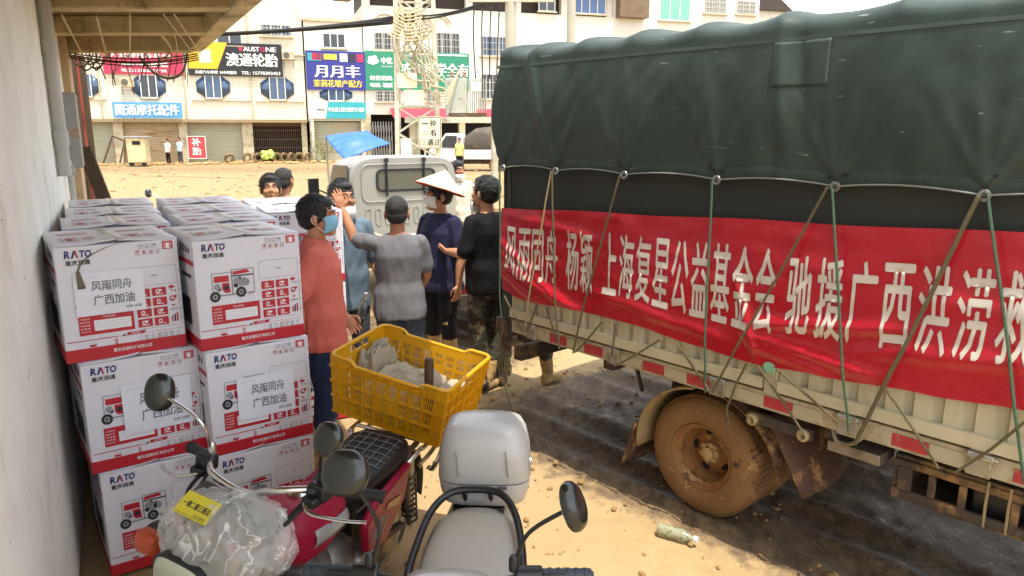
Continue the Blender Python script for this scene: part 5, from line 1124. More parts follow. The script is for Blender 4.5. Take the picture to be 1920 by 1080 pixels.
# ================================================================== SCOOTER (local x to its front, origin under the rear axle)
SILV = mat('silver_grey_plastic', '#a9a8a4', .34, var=.05, vscale=3, spec=.5, coat=.25, dirt='#8f8876', dscale=7, dthr=.62, dsoft=.25, rvar=.1); SEATC = mat('cream_grey_vinyl', '#a09a8e', .5, var=.05, vscale=5, bump=.10, bscale=260, dirt='#857c6a', dscale=5, dthr=.60, dsoft=.25)
scoot = thing('electric_scooter', 'pale grey electric scooter with grey top box, parked facing the camera', 'scooter', (-.13, 2.66, 0), R(-91.7))
bike_wheel(scoot, 0, .22, .09); bike_wheel(scoot, 1.22, .22, .085)
secs = [((x, 0, z), (0, w, 0), (0, 0, h), 3.2) for (x, w, h, z) in ((-.22, .06, .06, .58), (-.18, .12, .08, .56), (.05, .155, .11, .53), (.35, .16, .14, .49), (.58, .14, .15, .46), (.66, .12, .15, .44), (.68, .08, .1, .42))]
MB().loft(secs, 28).build('rear_body', SILV, scoot, smooth=60)
MB().box((.82, 0, .30), (.4, .3, .06)).build('floor_board', BLACK_PL, scoot, bevel=.02)
secs = [((x, 0, z), (0, w, 0), (.02, 0, h), 3) for (x, w, h, z) in ((1.02, .10, .05, .28), (1.0, .17, .07, .42), (1.02, .19, .075, .6), (1.05, .17, .075, .78), (1.06, .13, .07, .9), (1.06, .10, .06, .94))]
b = MB()
b.loft([((1.0 + .03 * i, 0, .28 + .12 * i), (0, w, 0), (.06, 0, 0), 3) for i, w in enumerate((.12, .18, .2, .19, .16, .13))], 26); b.build('front_apron', SILV, scoot, smooth=60)
secs = [((x, 0, z), (0, w, 0), (0, 0, h), 2.7) for (x, w, h, z) in ((.07, .05, .03, .65), (.09, .105, .055, .65), (.16, .150, .065, .65), (.32, .168, .062, .645), (.48, .170, .055, .64), (.62, .14, .05, .64), (.70, .10, .04, .64), (.73, .04, .02, .64))]
sseat = MB().loft(secs, 36).build('seat', SEATC, scoot, smooth=60)
for dz in (0.,):
    b = MB(); P = [((x), s_ * w * 1.004, z + .012) for s_ in (1,) for ((x, _a, z), (_b, w, _c), _d, _e) in secs]; P = P + [(x, -y, z) for (x, y, z) in P[::-1]]
    b.tube(spline(P, 4), .0035, 6); b.build('piping', mat('piping_grey', '#6f6a60', .6), sseat)
b = MB(); b.tube([(1.06, 0, .55), (1.0, 0, 1.0)], .028, 12); b.tube([(1.22, .06, .22), (1.10, .05, .6)], .02, 10); b.tube([(1.22, -.06, .22), (1.10, -.05, .6)], .02, 10); b.build('steering_column', BLACK_PL, scoot)
b = MB(); b.tube(spline([(1.0, -.36, 1.02), (1.03, -.2, 1.03), (1.03, 0, 1.0), (1.03, .2, 1.03), (1.0, .36, 1.02)], 6), .012, 10); b.build('handlebar', BLACK_PL, scoot)
secs = [((x, 0, z), (0, w, 0), (0, 0, h), 2.8) for (x, w, h, z) in ((.985, .07, .02, .99), (1.0, .11, .05, .985), (1.06, .13, .075, .975), (1.12, .11, .07, .96), (1.16, .06, .04, .95))]
MB().loft(secs, 26).build('dash_cowl', SILV, scoot, smooth=60)
GRIPB = mat('blue_black_grip', '#28323c', .45, var=.1, bump=.15, bscale=200)
for s in (-1, 1):
    b = MB(); b.tube([(1.0, s * .355, 1.02), (1.015, s * .235, 1.026)], [.018, .0185], 16)
    for k in range(5): b.tube([(1.002 + .002 * k, s * (.345 - .022 * k), 1.0205 + .001 * k), (1.003 + .002 * k, s * (.337 - .022 * k), 1.021 + .001 * k)], .0198, 16)
    b.build('grip', GRIPB, scoot)
    b = MB(); b.tube([(1.015, s * .235, 1.026), (1.025, s * .165, 1.03)], .026, 14); b.box((1.05, s * .2, 1.02), (.06, .05, .03)); b.build('switch_housing', BLACK_PL, scoot, bevel=.006)
    b = MB(); b.tube(spline([(1.06, s * .19, 1.02), (1.08, s * .24, 1.02), (1.06, s * .34, 1.01)], 6), .008, 8, flat=.6); b.build('lever', BLACK_PL, scoot)
mirror(scoot, Vector((1.02, -.19, 1.045)), Vector((1.04, -.235, 1.305)), (.95, -.05, .32), .058, .056, Vector((1.02, -.165, 1.16)), BLACK_PL)
mirror(scoot, Vector((1.02, .165, 1.045)), Vector((1.08, .305, 1.25)), (.42, .82, .34), .040, .060, Vector((1.03, .20, 1.15)), BLACK_PL)
# grab hoop round the seat
b = MB(); b.tube(spline([(.50, -.205, .64), (.36, -.20, .67), (.17, -.165, .725), (.075, -.10, .755), (.055, .0, .76), (.075, .09, .755), (.17, .145, .73), (.36, .175, .70), (.62, .185, .66)], 7), .0135, 12); b.build('grab_hoop', BLACK_PL, scoot)
b = MB(); b.tube([(.06, -.05, .75), (-.02, -.05, .66)], .010, 8); b.tube([(.06, .05, .75), (-.02, .05, .66)], .010, 8); b.box((-.08, 0, .652), (.2, .2, .02)); b.build('box_carrier', BLACK_PL, scoot, bevel=.004)
# top box
tb = thing_part('top_box', scoot, (-.11, .02, .665))
def tbs(z, wx, wy, p): return ((0, 0, z), (wx, 0, 0), (0, wy, 0), p)
MB().loft([tbs(0, .115, .145, 4), tbs(.012, .13, .162, 4), (( .0, 0, .06), (.142, 0, 0), (0, .176, 0), 4), tbs(.098, .146, .181, 4), tbs(.10, .143, .178, 4)], 48).build('base_shell', SILV, tb, smooth=50)
MB().loft([tbs(.098, .140, .176, 4), tbs(.106, .140, .176, 4)], 48).build('seal', BLACK_RUB, tb)
MB().loft([tbs(.106, .146, .181, 4), tbs(.11, .148, .183, 4), ((-.004, 0, .20), (.146, 0, 0), (0, .178, 0), 4), ((-.008, 0, .265), (.136, 0, 0), (0, .164, 0), 3.8), ((-.012, 0, .298), (.120, 0, 0), (0, .146, 0), 3.5), ((-.014, 0, .312), (.092, 0, 0), (0, .115, 0), 3.2), ((-.015, 0, .318), (.04, 0, 0), (0, .05, 0), 3)], 48).build('lid', SILV, tb, smooth=60)
for y in (-.075, .075): MB().box((.149, y, .094), (.008, .034, .014)).build('latch_slot', mat('slot_grey', '#4b4a48', .6), tb, bevel=.003)
MB().lathe([(0, 0), (.016, 0), (.016, .006), (0, .006)], (.02, .178, .15), (0, 1, 0), 18).build('lock', CHROME, tb)
for y in (-.095, .095):
    b = MB(); b.grid(lambda u, v: Vector((.1495 - .006 * v, y + .004 * u - .01 * v, .14 + .10 * v)), 1, 8); b.build('crease', mat('crease_grey', '#8b8a86', .4), tb, solid=.004)
# crushed bottle lying on the ground
b = MB(); b.lathe([(0, 0), (.026, 0), (.03, .012), (.027, .05), (.031, .075), (.025, .10), (.03, .125), (.027, .15), (.012, .185), (.012, .20)], (0, 0, 0), (1, 0, 0), 20); me = b.mesh('b'); wrinkle(me, .006, 30, 3.); bo = link('crushed_bottle', me, mat('dirty_clear_plastic', '#c5c9ad', .2, var=.2, vscale=40, trans=.6, dirt='#5d6a3a', dscale=20, dthr=.56), None, smooth=60); bo.location = (.78, 3.60, .026); bo.rotation_euler = (0, 0, R(-32)); tag(bo, 'crushed plastic bottle lying on the sunlit mud before the wheel', 'bottle')
MB().lathe([(0, .195), (.015, .195), (.015, .215), (0, .215)], (0, 0, 0), (1, 0, 0), 14).build('cap', mat('cap_white', '#d8d8d8', .5), bo)
# ================================================================== SILVER PICKUP (local x to its front, origin under the cab's rear panel)
SILP = mat('silver_white_paint', '#8b8a84', .35, var=.06, vscale=3, coat=.3, dirt='#a8894f', dscale=4, dthr=.6, dsoft=.2); BEDP = mat('dusty_bed_paint', '#a79b7d', .5, var=.15, vscale=4, dirt='#8d7145', dscale=4, dthr=.52, dsoft=.2)
DGL = mat('tinted_glass', '#4b4f48', .08, var=.15, vscale=2, spec=.8)
pk = thing('pickup', 'silver pickup with its cab rear towards us and a dusty cargo bed', 'pickup', (-1.36, 9.6, 0), R(120))
secs = []
for (x, w, h, z) in ((.0, .70, .50, 1.26), (.05, .715, .515, 1.26), (.6, .72, .52, 1.26), (.95, .71, .50, 1.24), (1.25, .68, .38, 1.10), (1.5, .66, .22, .92), (1.55, .6, .15, .88)): secs.append(((x, 0, z), (0, w, 0), (0, 0, h), 5.5))
MB().loft(secs, 44).build('cab', SILP, pk, smooth=35)
MB().box((.75, 0, .58), (1.6, 1.38, .42)).build('lower_body', SILP, pk, bevel=.05)
def rr(w, h, r, n=6):
    P = []
    for (sx, sy, a0) in ((1, 1, 0), (-1, 1, 90), (-1, -1, 180), (1, -1, 270)):
        for i in range(n + 1): a = R(a0 + 90 * i / n); P.append((sx * (w - r) + r * math.cos(a), sy * (h - r) + r * math.sin(a)))
    return P
def ring(mb, w, h, r, o, d, tw, dx):
    a = rr(w, h, r); c = rr(w - tw, h - tw, max(.01, r - tw)); n = len(a); o = Vector(o)
    vs = [o + Vector((k, p[0], p[1])) for k in (0, dx) for p in a] + [o + Vector((k, p[0], p[1])) for k in (0, dx) for p in c]; fs = []
    for i in range(n):
        j = (i + 1) % n; fs += [(i, j, n + j, n + i), (2 * n + i, 3 * n + i, 3 * n + j, 2 * n + j), (n + i, n + j, 3 * n + j, 3 * n + i), (i, 2 * n + i, 2 * n + j, j)]
    mb.add(vs, fs)
MB().prism(rr(.39, .13, .07), (-.004, 0, 1.48), (0, 1, 0), (0, 0, 1), (-.006, 0, 0)).build('rear_window', DGL, pk)
b = MB(); ring(b, .405, .145, .08, (-.003, 0, 1.48), 0, .03, -.016); b.build('window_seal', BLACK_RUB, pk)
b = MB(); ring(b, .60, .24, .10, (-.001, 0, 1.45), 0, .018, -.012); b.build('panel_bead', SILP, pk, bevel=.005)
for k in range(9):
    b = MB(); ring(b, .038, .11, .035, (-.001, -.52 + .13 * k, 1.03), 0, .012, -.010); b.build('pressed_rib', SILP, pk, bevel=.003)
for y in (-.24, .27):
    b = MB(); b.tube([(-.03, y, 1.72), (-.035, y, 1.28)], .014, 8); b.lathe([(0, 0), (.03, 0), (.03, .02), (0, .02)], (-.02, y, 1.735), (-1, 0, 0), 14); b.build('gate_strut', BLACK_RUB, pk)
for s in (-1, 1):
    MB().prism([(.12, 1.28), (.75, 1.28), (.98, 1.30), (.72, 1.66), (.14, 1.67)], (0, s * .716, 0), (1, 0, 0), (0, 0, 1), (0, s * .014, 0)).build('door_window', mat('door_glass', '#2a2f30', .1), pk, bevel=.004)
    b = MB(); b.tube([(1.0, s * .72, 1.25), (1.02, s * .86, 1.32)], .012, 8); b.box((1.02, s * .92, 1.36), (.05, .14, .22)); b.build('door_mirror', BLACK_PL, pk, bevel=.02)
MB().box((-1.42, 0, .66), (2.7, 1.4, .08)).build('bed_floor', BEDP, pk)
for s in (-1, 1):
    b = MB(); b.box((-1.42, s * .715, .77), (2.72, .03, .28)); b.box((-1.42, s * .715, .915), (2.74, .05, .03)); b.box((-1.42, s * .735, .66), (2.72, .02, .03))
    for k in range(5): b.box((-.3 - .55 * k, s * .735, .78), (.05, .02, .24))
    b.build('bed_side', BEDP, pk, bevel=.005)
    for k in range(4): MB().box((-.5 - .55 * k, s * .738, .78), (.2, .012, .06)).build('reflective_tape', TAPE_R if k % 2 else TAPE_W, pk)
b = MB(); b.box((-2.78, 0, .79), (.03, 1.42, .28)); b.box((-2.78, 0, .935), (.05, 1.44, .03)); b.build('tailgate', mat('tailgate_white', '#aba89c', .4, var=.06, dirt='#a8894f', dscale=3, dthr=.62), pk, bevel=.005)
MB().box((-2.82, 0, .52), (.08, 1.3, .12)).build('rear_bumper', CHAS, pk, bevel=.01)
b = MB(); b.box((-1.2, 0, .5), (3.2, .6, .16)); b.build('chassis', CHAS, pk)
for s in (-1, 1): MB().box((-2.80, s * .60, .62), (.05, .16, .08)).build('tail_lamp', mat('tail_red', '#7c1c1c', .3), pk, bevel=.01)
for x in (.95, -1.75):
    for s in (-1, 1):
        wz = copy_tree(w1, pk, loc=(x, s * .70, .27), rz=0 if s < 0 else math.pi); wz.scale = (.78, .78, .78)

# ================================================================== FAR STREET. Facade plane: through (-20.1, 50), running to the right and slightly away
FA = Vector((-20.1, 50, 0)); FAZ = 18.0; FU = Vector((math.cos(R(FAZ)), math.sin(R(FAZ)), 0)); FN = Vector((-FU.y, FU.x, 0))
def fp(px, py, off=0.):
    """survey helper: position (t, z) on the facade plane of a point measured in the photograph (1920 px wide)"""
    x = (px - 960) / 1390; u = -(py - 540) / 1390; c, s = math.cos(R(12)), math.sin(R(12)); d = Vector((x, c + u * s, -s + u * c)); o = Vector((0, 0, 2.1))
    k = (FA + FN * off - o).dot(FN) / d.dot(FN); q = o + d * k; return (q - FA).dot(FU), q.z
def house(label, name='shop_building'): return thing(name, label, 'building', FA, R(FAZ))
TILE = mat('white_tile_facade', '#d4cdb6', .5, var=.06, vscale=.6, dirt='#b7a374', dscale=.9, dthr=.56, dsoft=.2)
def tile_lines(m, sc, mortar):
    nt = m.node_tree; N = nt.nodes; L = nt.links; b = N['Principled BSDF']; src = b.inputs['Base Color'].links[0].from_socket
    tc = N.new('ShaderNodeTexCoord'); sp = N.new('ShaderNodeSeparateXYZ'); L.new(tc.outputs['Object'], sp.inputs[0]); cm = N.new('ShaderNodeCombineXYZ'); L.new(sp.outputs['X'], cm.inputs['X']); L.new(sp.outputs['Z'], cm.inputs['Y'])
    br = N.new('ShaderNodeTexBrick'); br.inputs['Scale'].default_value = sc; br.inputs['Mortar Size'].default_value = .03; br.inputs['Color1'].default_value = (1, 1, 1, 1); br.inputs['Color2'].default_value = (.95, .95, .95, 1); br.inputs['Mortar'].default_value = (mortar, mortar, mortar, 1); br.inputs['Brick Width'].default_value = .8; br.inputs['Row Height'].default_value = .42; br.offset = 0.
    L.new(cm.outputs[0], br.inputs['Vector']); q = N.new('ShaderNodeMix'); q.data_type = 'RGBA'; q.blend_type = 'MULTIPLY'; q.inputs['Factor'].default_value = 1; L.new(src, q.inputs[6]); L.new(br.outputs['Color'], q.inputs[7]); L.new(q.outputs[2], b.inputs['Base Color'])
tile_lines(TILE, 2.2, .80); stain(TILE, '#b09a68', 2.2, .62, .2, (1, 1, .35)); PLAS2 = mat('white_render', '#d0cdc0', .7, var=.06, vscale=.8, dirt='#b3a67f', dscale=1.2, dthr=.58, dsoft=.2)
SHUT = mat('grey_green_shutter', '#a9a790', .5, var=.1, vscale=1.5, dirt='#b29562', dscale=1.3, dthr=.5, dsoft=.25, stretch=(.5, 1, 2)); SHUT2 = mat('buff_shutter', '#ad9a78', .6, var=.2, vscale=1.5, dirt='#85643a', dscale=1.6, dthr=.5, dsoft=.2, stretch=(.5, 1, 3)); PIL = mat('pillar_tile', '#b9ad8f', .6, var=.15, vscale=4, dirt='#8c7148', dscale=3, dthr=.5, dsoft=.2)
FRAMEW = mat('window_white', '#cfcdc6', .5); PANE = mat('blue_pane', '#39506b', .12, var=.3, vscale=1.2, spec=.7); PANED = mat('dark_pane', '#262b33', .15, var=.3, vscale=1.5, spec=.7); DARK = mat('dark_inside', '#181512', .9); RUST = mat('rusty_iron', '#5c4530', .75, var=.3, vscale=8); BAR = mat('grille_bar', '#b9b6aa', .5)
def slab(b, px0, py0, px1, py1, y0, y1, mi=0):
    t0, za = fp(px0, py1); t1, zb = fp(px1, py0); b.box(((t0 + t1) / 2, (y0 + y1) / 2, (za + zb) / 2), (t1 - t0, abs(y1 - y0), zb - za), mi=mi); return (t0, t1, za, zb)
def shutter(h, px0, px1, py0, py1, m):
    t0, za = fp(px0, py1); t1, zb = fp(px1, py0); za = max(za, -.02); n = 26; b = MB(); pr = []
    for i in range(n): z = za + (zb - za) * i / n; d = (zb - za) / n; pr += [(.30, z), (.27, z + d * .25), (.27, z + d * .7), (.30, z + d * .95)]
    pr.append((.30, zb)); k = len(pr); b.add([(t, y, z) for t in (t0, t1) for (y, z) in pr], [(i, i + 1, k + i + 1, k + i) for i in range(k - 1)]); b.build('roller_shutter', m, h, smooth=0)
def bay(h, px, py, hw=30, hh=21, half=False, pm=None, panes=2):
    t0, za = fp(px - hw, py + hh); t1, zb = fp(px + hw, py - hh); w = t1 - t0; c = (t0 + t1) / 2; q = w * .27; o = thing_part('bay_window', h, (c, 0, za)); H_ = zb - za; pm = pm or PANE
    b = MB(); b.box((0, -.09, H_ / 2), (w - 2 * q, .02, H_)); b.build('pane', pm, o)
    for s in (-1, 1):
        b = MB(); x0, x1 = s * (w / 2 - q), s * w / 2; b.add([(x0, -.09, 0), (x1, -.03, H_ * .28), (x1, -.03, H_ * .72), (x0, -.09, H_)], [(0, 1, 2, 3)]); b.build('side_pane', PANE, o, solid=.02)
    b = MB()
    for x in [s * (w / 2 - q) for s in (-1, 1)] + [0]: b.beam((x, -.11, 0), (x, -.11, H_), .09, .06)
    for z in (0, H_): b.beam((-w / 2 + q, -.11, z), (w / 2 - q, -.11, z), .07, .08)
    b.build('frame', FRAMEW, o); b = MB()
    for z in (-.04, H_ + .04): b.prism([(-w / 2 + q, -.16), (w / 2 - q, -.16), (w / 2 - q + .1, 0), (-w / 2 + q - .1, 0)], (0, 0, z - .03), (1, 0, 0), (0, 1, 0), (0, 0, .06))
    b.build('sill', PIL, o)
def window(h, px0, py0, px1, py1, pm=None, bars=0, cols=2):
    t0, za = fp(px0, py1); t1, zb = fp(px1, py0); o = thing_part('window', h, ((t0 + t1) / 2, -.02, za)); w, H_ = t1 - t0, zb - za
    MB().box((0, .0, H_ / 2), (w, .03, H_)).build('pane', pm or PANED, o); b = MB()
    for k in range(cols + 1): b.box((-w / 2 + w * k / cols, -.02, H_ / 2), (.07, .06, H_))
    for z in (0, H_): b.box((0, -.02, z), (w + .07, .062, .07))
    b.build('frame', FRAMEW, o); MB().box((0, -.08, -.08), (w + .3, .2, .08)).build('sill', PIL, o)
    if bars:
        b = MB()
        for k in range(bars): b.box((-w / 2 + w * (k + .5) / bars, -.12, H_ / 2), (.03, .03, H_))
        for z in (.02, H_ / 3, H_ * 2 / 3, H_ - .02): b.box((0, -.12, z), (w, .04, .03))
        b.build('grille', BAR, o)
def sign(label, px0, py0, px1, py1, bg, texts, ribs=0, depth=.14, extra=None, y=-.12, group='shop signs across the street', cat='sign'):
    t0, za = fp(px0, py1); t1, zb = fp(px1, py0); w, H_ = t1 - t0, zb - za; o = thing('shop_sign', label, cat, FA + FU * t0 + FN * y + Vector((0, 0, za)), R(FAZ), group)
    MB().box((w / 2, 0, H_ / 2), (w, depth, H_)).build('board', bg, o)
    if ribs:
        b = MB()
        for k in range(ribs): b.box((w / 2, -depth / 2 - .006, H_ * (k + .5) / ribs), (w - .02, .016, H_ / ribs * .35))
        r_ = b.build('ribs', bg, o); r_['kind'] = 'stuff'
    if extra:
        for nm, (u0, v0, u1, v1), m in extra: 
            b = MB(); b.box(((u0 + u1) / 2 * w, -depth / 2 - .02, (1 - (v0 + v1) / 2) * H_), ((u1 - u0) * w, .02, (v1 - v0) * H_)); b.build(nm, m, o)
    for (s, u0, v0, u1, v1, m, bold) in texts:
        b = MB()
        for q, dx in enumerate((-bold, 0, bold) if bold else (0,)): put_text(b, s, (u0 * w + dx * w, -depth / 2 - .036 - .002 * q, (1 - v1) * H_), (1, 0, 0), (0, 0, 1), (u1 - u0) * w, (v1 - v0) * H_)
        b.build('lettering', m, o, smooth=0)
    return o, w, H_, depth
# ---- left building
h1 = house('cream tiled three storey shop row with roller shutters, far left'); b = MB(); ta, _ = fp(60, 200); tb_, _ = fp(574, 200); _, zt = fp(300, 227)
b.box(((ta + tb_) / 2, 2.5, (zt + 13) / 2), (tb_ - ta, 5, 13 - zt)); b.build('wall', TILE, h1); b = MB(); b.box(((ta + tb_) / 2, 3, zt / 2), (tb_ - ta, 3, zt)); b.build('shop_interior', DARK, h1)
b = MB(); b.box(((ta + tb_) / 2, -.2, zt + .02), (tb_ - ta, .55, .2)); b.build('canopy_ledge', mat('ledge_brown', '#8d7c5c', .8, var=.2), h1)
for (x0, x1) in ((90, 148), (214, 232), (337, 353), (455, 475), (566, 576)):
    b = MB(); t0, _ = fp(x0, 260); t1, _ = fp(x1, 260); b.box(((t0 + t1) / 2, .12, zt / 2 - .1), (t1 - t0, .3, zt + .05)); p_ = b.build('pillar', PIL, h1)
shutter(h1, 148, 214, 229, 318, SHUT); shutter(h1, 232, 337, 229, 316, SHUT2); shutter(h1, 353, 455, 229, 312, SHUT)
t0, _ = fp(475, 300); t1, _ = fp(567, 300); n = 24
for i in range(n): MB().box((t0 + (t1 - t0) * (i + .5) / n, .28, zt / 2), (.035, .04, zt)).build('gate_bar', RUST, h1)
for z in (.4, .95, 1.5, 2.1): MB().box(((t0 + t1) / 2, .27, z), (t1 - t0, .02, .05)).build('gate_rail', RUST, h1)
MB().box(((t0 + t1) / 2, .27, zt - .16), (t1 - t0, .03, .3)).build('gate_header', RUST, h1)
bay(h1, 156, 160); bay(h1, 279, 162, pm=PANED); bay(h1, 400, 163); bay(h1, 520, 166)
window(h1, 408, 62, 452, 84, PANED, 0, 2); window(h1, 490, 48, 545, 66, PANE, 8, 3); window(h1, 200, 30, 250, 70, PANED); 
def aircon(h, px, py, label='x'):
    t, z = fp(px, py); o = thing('air_conditioner', label, 'air conditioner', FA + FU * t + FN * -.35 + Vector((0, 0, z)), R(FAZ), 'outdoor air conditioners'); MB().box((0, 0, 0), (.8, .35, .55)).build('case', mat('ac_beige', '#b8a78a', .5, dirt='#8a7248', dscale=4), o, bevel=.02); MB().lathe([(0, 0), (.2, 0), (.2, .02), (0, .02)], (-.12, -.175, 0), (0, -1, 0), 18).build('fan_grille', mat('ac_grille', '#57524a', .6), o)
    b = MB(); b.beam((-.3, .17, -.3), (-.3, -.17, -.3), .04); b.beam((.3, .17, -.3), (.3, -.17, -.3), .04); b.beam((.3, .17, -.75), (.3, -.17, -.3), .04); b.beam((-.3, .17, -.75), (-.3, -.17, -.3), .04); b.build('bracket', RUST, o)
aircon(h1, 240, 155, 'beige air conditioner on the wall beside the window under the red sign'); aircon(h1, 540, 105, 'beige air conditioner on the tiled wall right of the black and yellow sign')
SG_R = mat('sign_red', '#b3284a', .5); SG_K = mat('sign_black', '#26262a', .5); SG_Y = mat('sign_yellow', '#d9aa22', .5); SG_B = mat('sign_blue', '#4d8fc0', .5, var=.15, vscale=2); SG_P = mat('sign_purple', '#33388c', .5); SG_C = mat('sign_cyan', '#2c98a0', .5); SG_G = mat('sign_green', '#2c8a6c', .5); SG_W = mat('sign_white', '#dcdcd6', .5); SG_YT = mat('sign_yellow_text', '#e2c33a', .5)
sign('crimson shop sign with white lettering under the balcony wires', 196, 98, 342, 138, SG_R, [('开通摩托车维修', .10, .10, .85, .30, SG_W, .004), ('开通摩托车电动车配件 销售', .20, .45, .80, .68, SG_W, .003), ('电话:13788647738', .22, .76, .78, .92, SG_W, .002)])
o, w, H_, dp = sign('black and yellow ribbed tyre shop sign', 355, 84, 527, 141, SG_K, [('AUST', .59, .10, .76, .24, SG_W, .003), ('O', .77, .10, .815, .24, SG_R, .003), ('NE', .83, .10, .94, .24, SG_W, .003), ('澳通轮胎', .40, .30, .95, .70, SG_W, .006), ('昌盛汽车修理', .07, .85, .30, .95, SG_W, .002), ('24小时服务', .32, .85, .50, .95, SG_W, .002), ('TEL: 15778393453', .55, .85, .97, .95, SG_W, .002)], 22, extra=[('product_picture', (.12, .22, .24, .62), mat('sign_picture', '#c9c7b8', .5))])
b = MB(); b.prism([(0, H_ * .20), (w * .30, H_ * .20), (w * .42, H_), (0, H_)], (0, -dp / 2 - .016, 0), (1, 0, 0), (0, 0, 1), (0, .012, 0)); b.build('yellow_field', SG_Y, o)
b = MB(); b.prism([(w * .545, H_ * .76), (w * .575, H_ * .76), (w * .58, H_ * .90), (w * .56, H_ * .86), (w * .535, H_ * .90)], (0, -dp / 2 - .036, 0), (1, 0, 0), (0, 0, 1), (0, .012, 0)); b.build('emblem', SG_R, o)
sign('sky blue motorcycle parts sign above the buff shutter', 216, 193, 341, 221, SG_B, [('開通摩托配件', .04, .12, .96, .84, SG_W, .006)], depth=.2, y=-.45)
for px in (185, 345, 470): t, z = fp(px, 150); MB().tube([(t, -.06, zt + .2), (t, -.06, 12.5)], .05, 8).build('downpipe', mat('pipe_buff', '#b3a98c', .6), h1)
for (x0, x1, y) in ((150, 200, 186), (360, 470, 188), (480, 570, 190), (150, 570, 92)): t0, z = fp(x0, y); t1, _ = fp(x1, y); MB().box(((t0 + t1) / 2, -.05, z), (t1 - t0, .1, .06)).build('ledge', PIL, h1)
# ---- middle building
h2 = house('narrow white shop house with the purple sign in the middle'); b = MB(); ta, _ = fp(577, 200); tb_, _ = fp(684, 200); _, zt2 = fp(630, 227); _, zm = fp(600, 40)
b.box(((ta + tb_) / 2, 2.5, (zt2 + zm) / 2), (tb_ - ta, 5, zm - zt2)); b.build('wall', PLAS2, h2); MB().box(((ta + tb_) / 2, 3, zt2 / 2), (tb_ - ta, 3, zt2)).build('shop_interior', DARK, h2)
MB().box(((ta + tb_) / 2, 2.5, zm + .1), (tb_ - ta + .2, 5.3, .2)).build('roof_slab', PIL, h2); MB().box((ta + .2, -.1, zt2 / 2), (.3, .4, zt2)).build('pillar', PIL, h2); MB().box((tb_ - .2, -.1, zt2 / 2), (.3, .4, zt2)).build('pillar', PIL, h2)
shutter(h2, 592, 676, 229, 306, SHUT); window(h2, 606, 64, 646, 89, PANED, 0, 3); bay(h2, 630, 178, 30, 11); b = MB(); t, z = fp(588, 300); b.tube([(t, -.6, 0), (t, -.6, zt2 + .1)], .06, 8); b.build('downpipe', FRAMEW, h2)
sign('purple ribbed fertiliser sign with large white characters', 576, 98, 683, 168, SG_P, [('月月丰', .14, .36, .90, .68, SG_W, .012), ('茉莉花增产配方', .11, .74, .93, .93, SG_YT, .005)], 20, extra=[('picture', (.03, .06, .26, .26), SG_C), ('picture', (.10, .06, .27, .24), SG_R), ('picture', (.30, .08, .52, .22), SG_YT), ('picture', (.57, .06, .70, .27), SG_W), ('picture', (.72, .06, .83, .27), SG_K), ('picture', (.86, .06, .97, .27), SG_R)])
o, w, H_, dp = sign('white and turquoise farm supplies sign below the purple one', 580, 192, 684, 222, SG_W, [('中化农业', .12, .40, .27, .55, P_DARK, .002), ('中化测土配方施肥专用肥', .33, .32, .97, .60, SG_W, .002)], extra=None, y=-.3)
b = MB(); b.prism([(w * .28, 0), (w, 0), (w, H_), (w * .34, H_)], (0, -dp / 2 - .016, 0), (1, 0, 0), (0, 0, 1), (0, .012, 0)); b.build('turquoise_field', SG_C, o)
# ---- right building
h3 = house('white four storey building with barred windows behind the lattice tower'); ta, _ = fp(686, 200); tb_, _ = fp(1148, 100); _, zt3 = fp(800, 215); zr = fp(700, 10)[1]
MB().box(((ta + tb_) / 2, 3, (zt3 + zr) / 2), (tb_ - ta, 6, zr - zt3)).build('wall', PLAS2, h3); MB().box(((ta + tb_) / 2, 3.6, zt3 / 2), (tb_ - ta, 4, zt3)).build('shop_interior', DARK, h3)
MB().box(((ta + tb_) / 2, 3.2, zr + .75), (tb_ - ta - .2, 5, 1.5)).build('roof_terrace', mat('terrace_dark', '#3b302a', .8), h3)
for k in range(6): MB().box((ta + .3 + (tb_ - ta - .6) * k / 5, .35, zr + .75), (.5, .5, 1.5)).build('terrace_column', PLAS2, h3)
MB().box(((ta + tb_) / 2, 3, zr + 1.62), (tb_ - ta + .6, 7, .25)).build('roof_slab', PLAS2, h3)
for px in (686, 770, 862, 950): t, _ = fp(px, 280); MB().box((t + .2, .2, zt3 / 2), (.45, .45, zt3)).build('pillar', PIL, h3)
for (x0, y0, x1, y1) in ((702, 63, 750, 93), (812, 63, 862, 100), (705, 171, 746, 190), (800, 171, 826, 190)): window(h3, x0, y0, x1, y1, PANED, 9, 3)
window(h3, 902, 70, 950, 104, PANE, 8, 3); window(h3, 902, 140, 950, 185, PANED, 8, 3); window(h3, 1075, -8, 1135, 24, mat('blue_window', '#46628f', .2), 0, 4); window(h3, 1010, 0, 1040, 20, PANED)
for (x, yv) in ((722, 42), (822, 42)):
    t, z = fp(x, yv); b = MB(); b.tube(arc((t, -.05, z - .4), .95, 20, 160, 14, (1, 0, 0), (0, 0, 1)), .05, 6); b.tube(arc((t, -.05, z - .4), .75, 20, 160, 14, (1, 0, 0), (0, 0, 1)), .04, 6); b.build('arch_moulding', PIL, h3)
    for k in range(5): MB().lathe([(.03, 0), (.05, .08), (.03, .2), (.05, .3)], (t - .5 + .25 * k, -.12, z - .75), (0, 0, 1), 8).build('baluster', FRAMEW, h3)
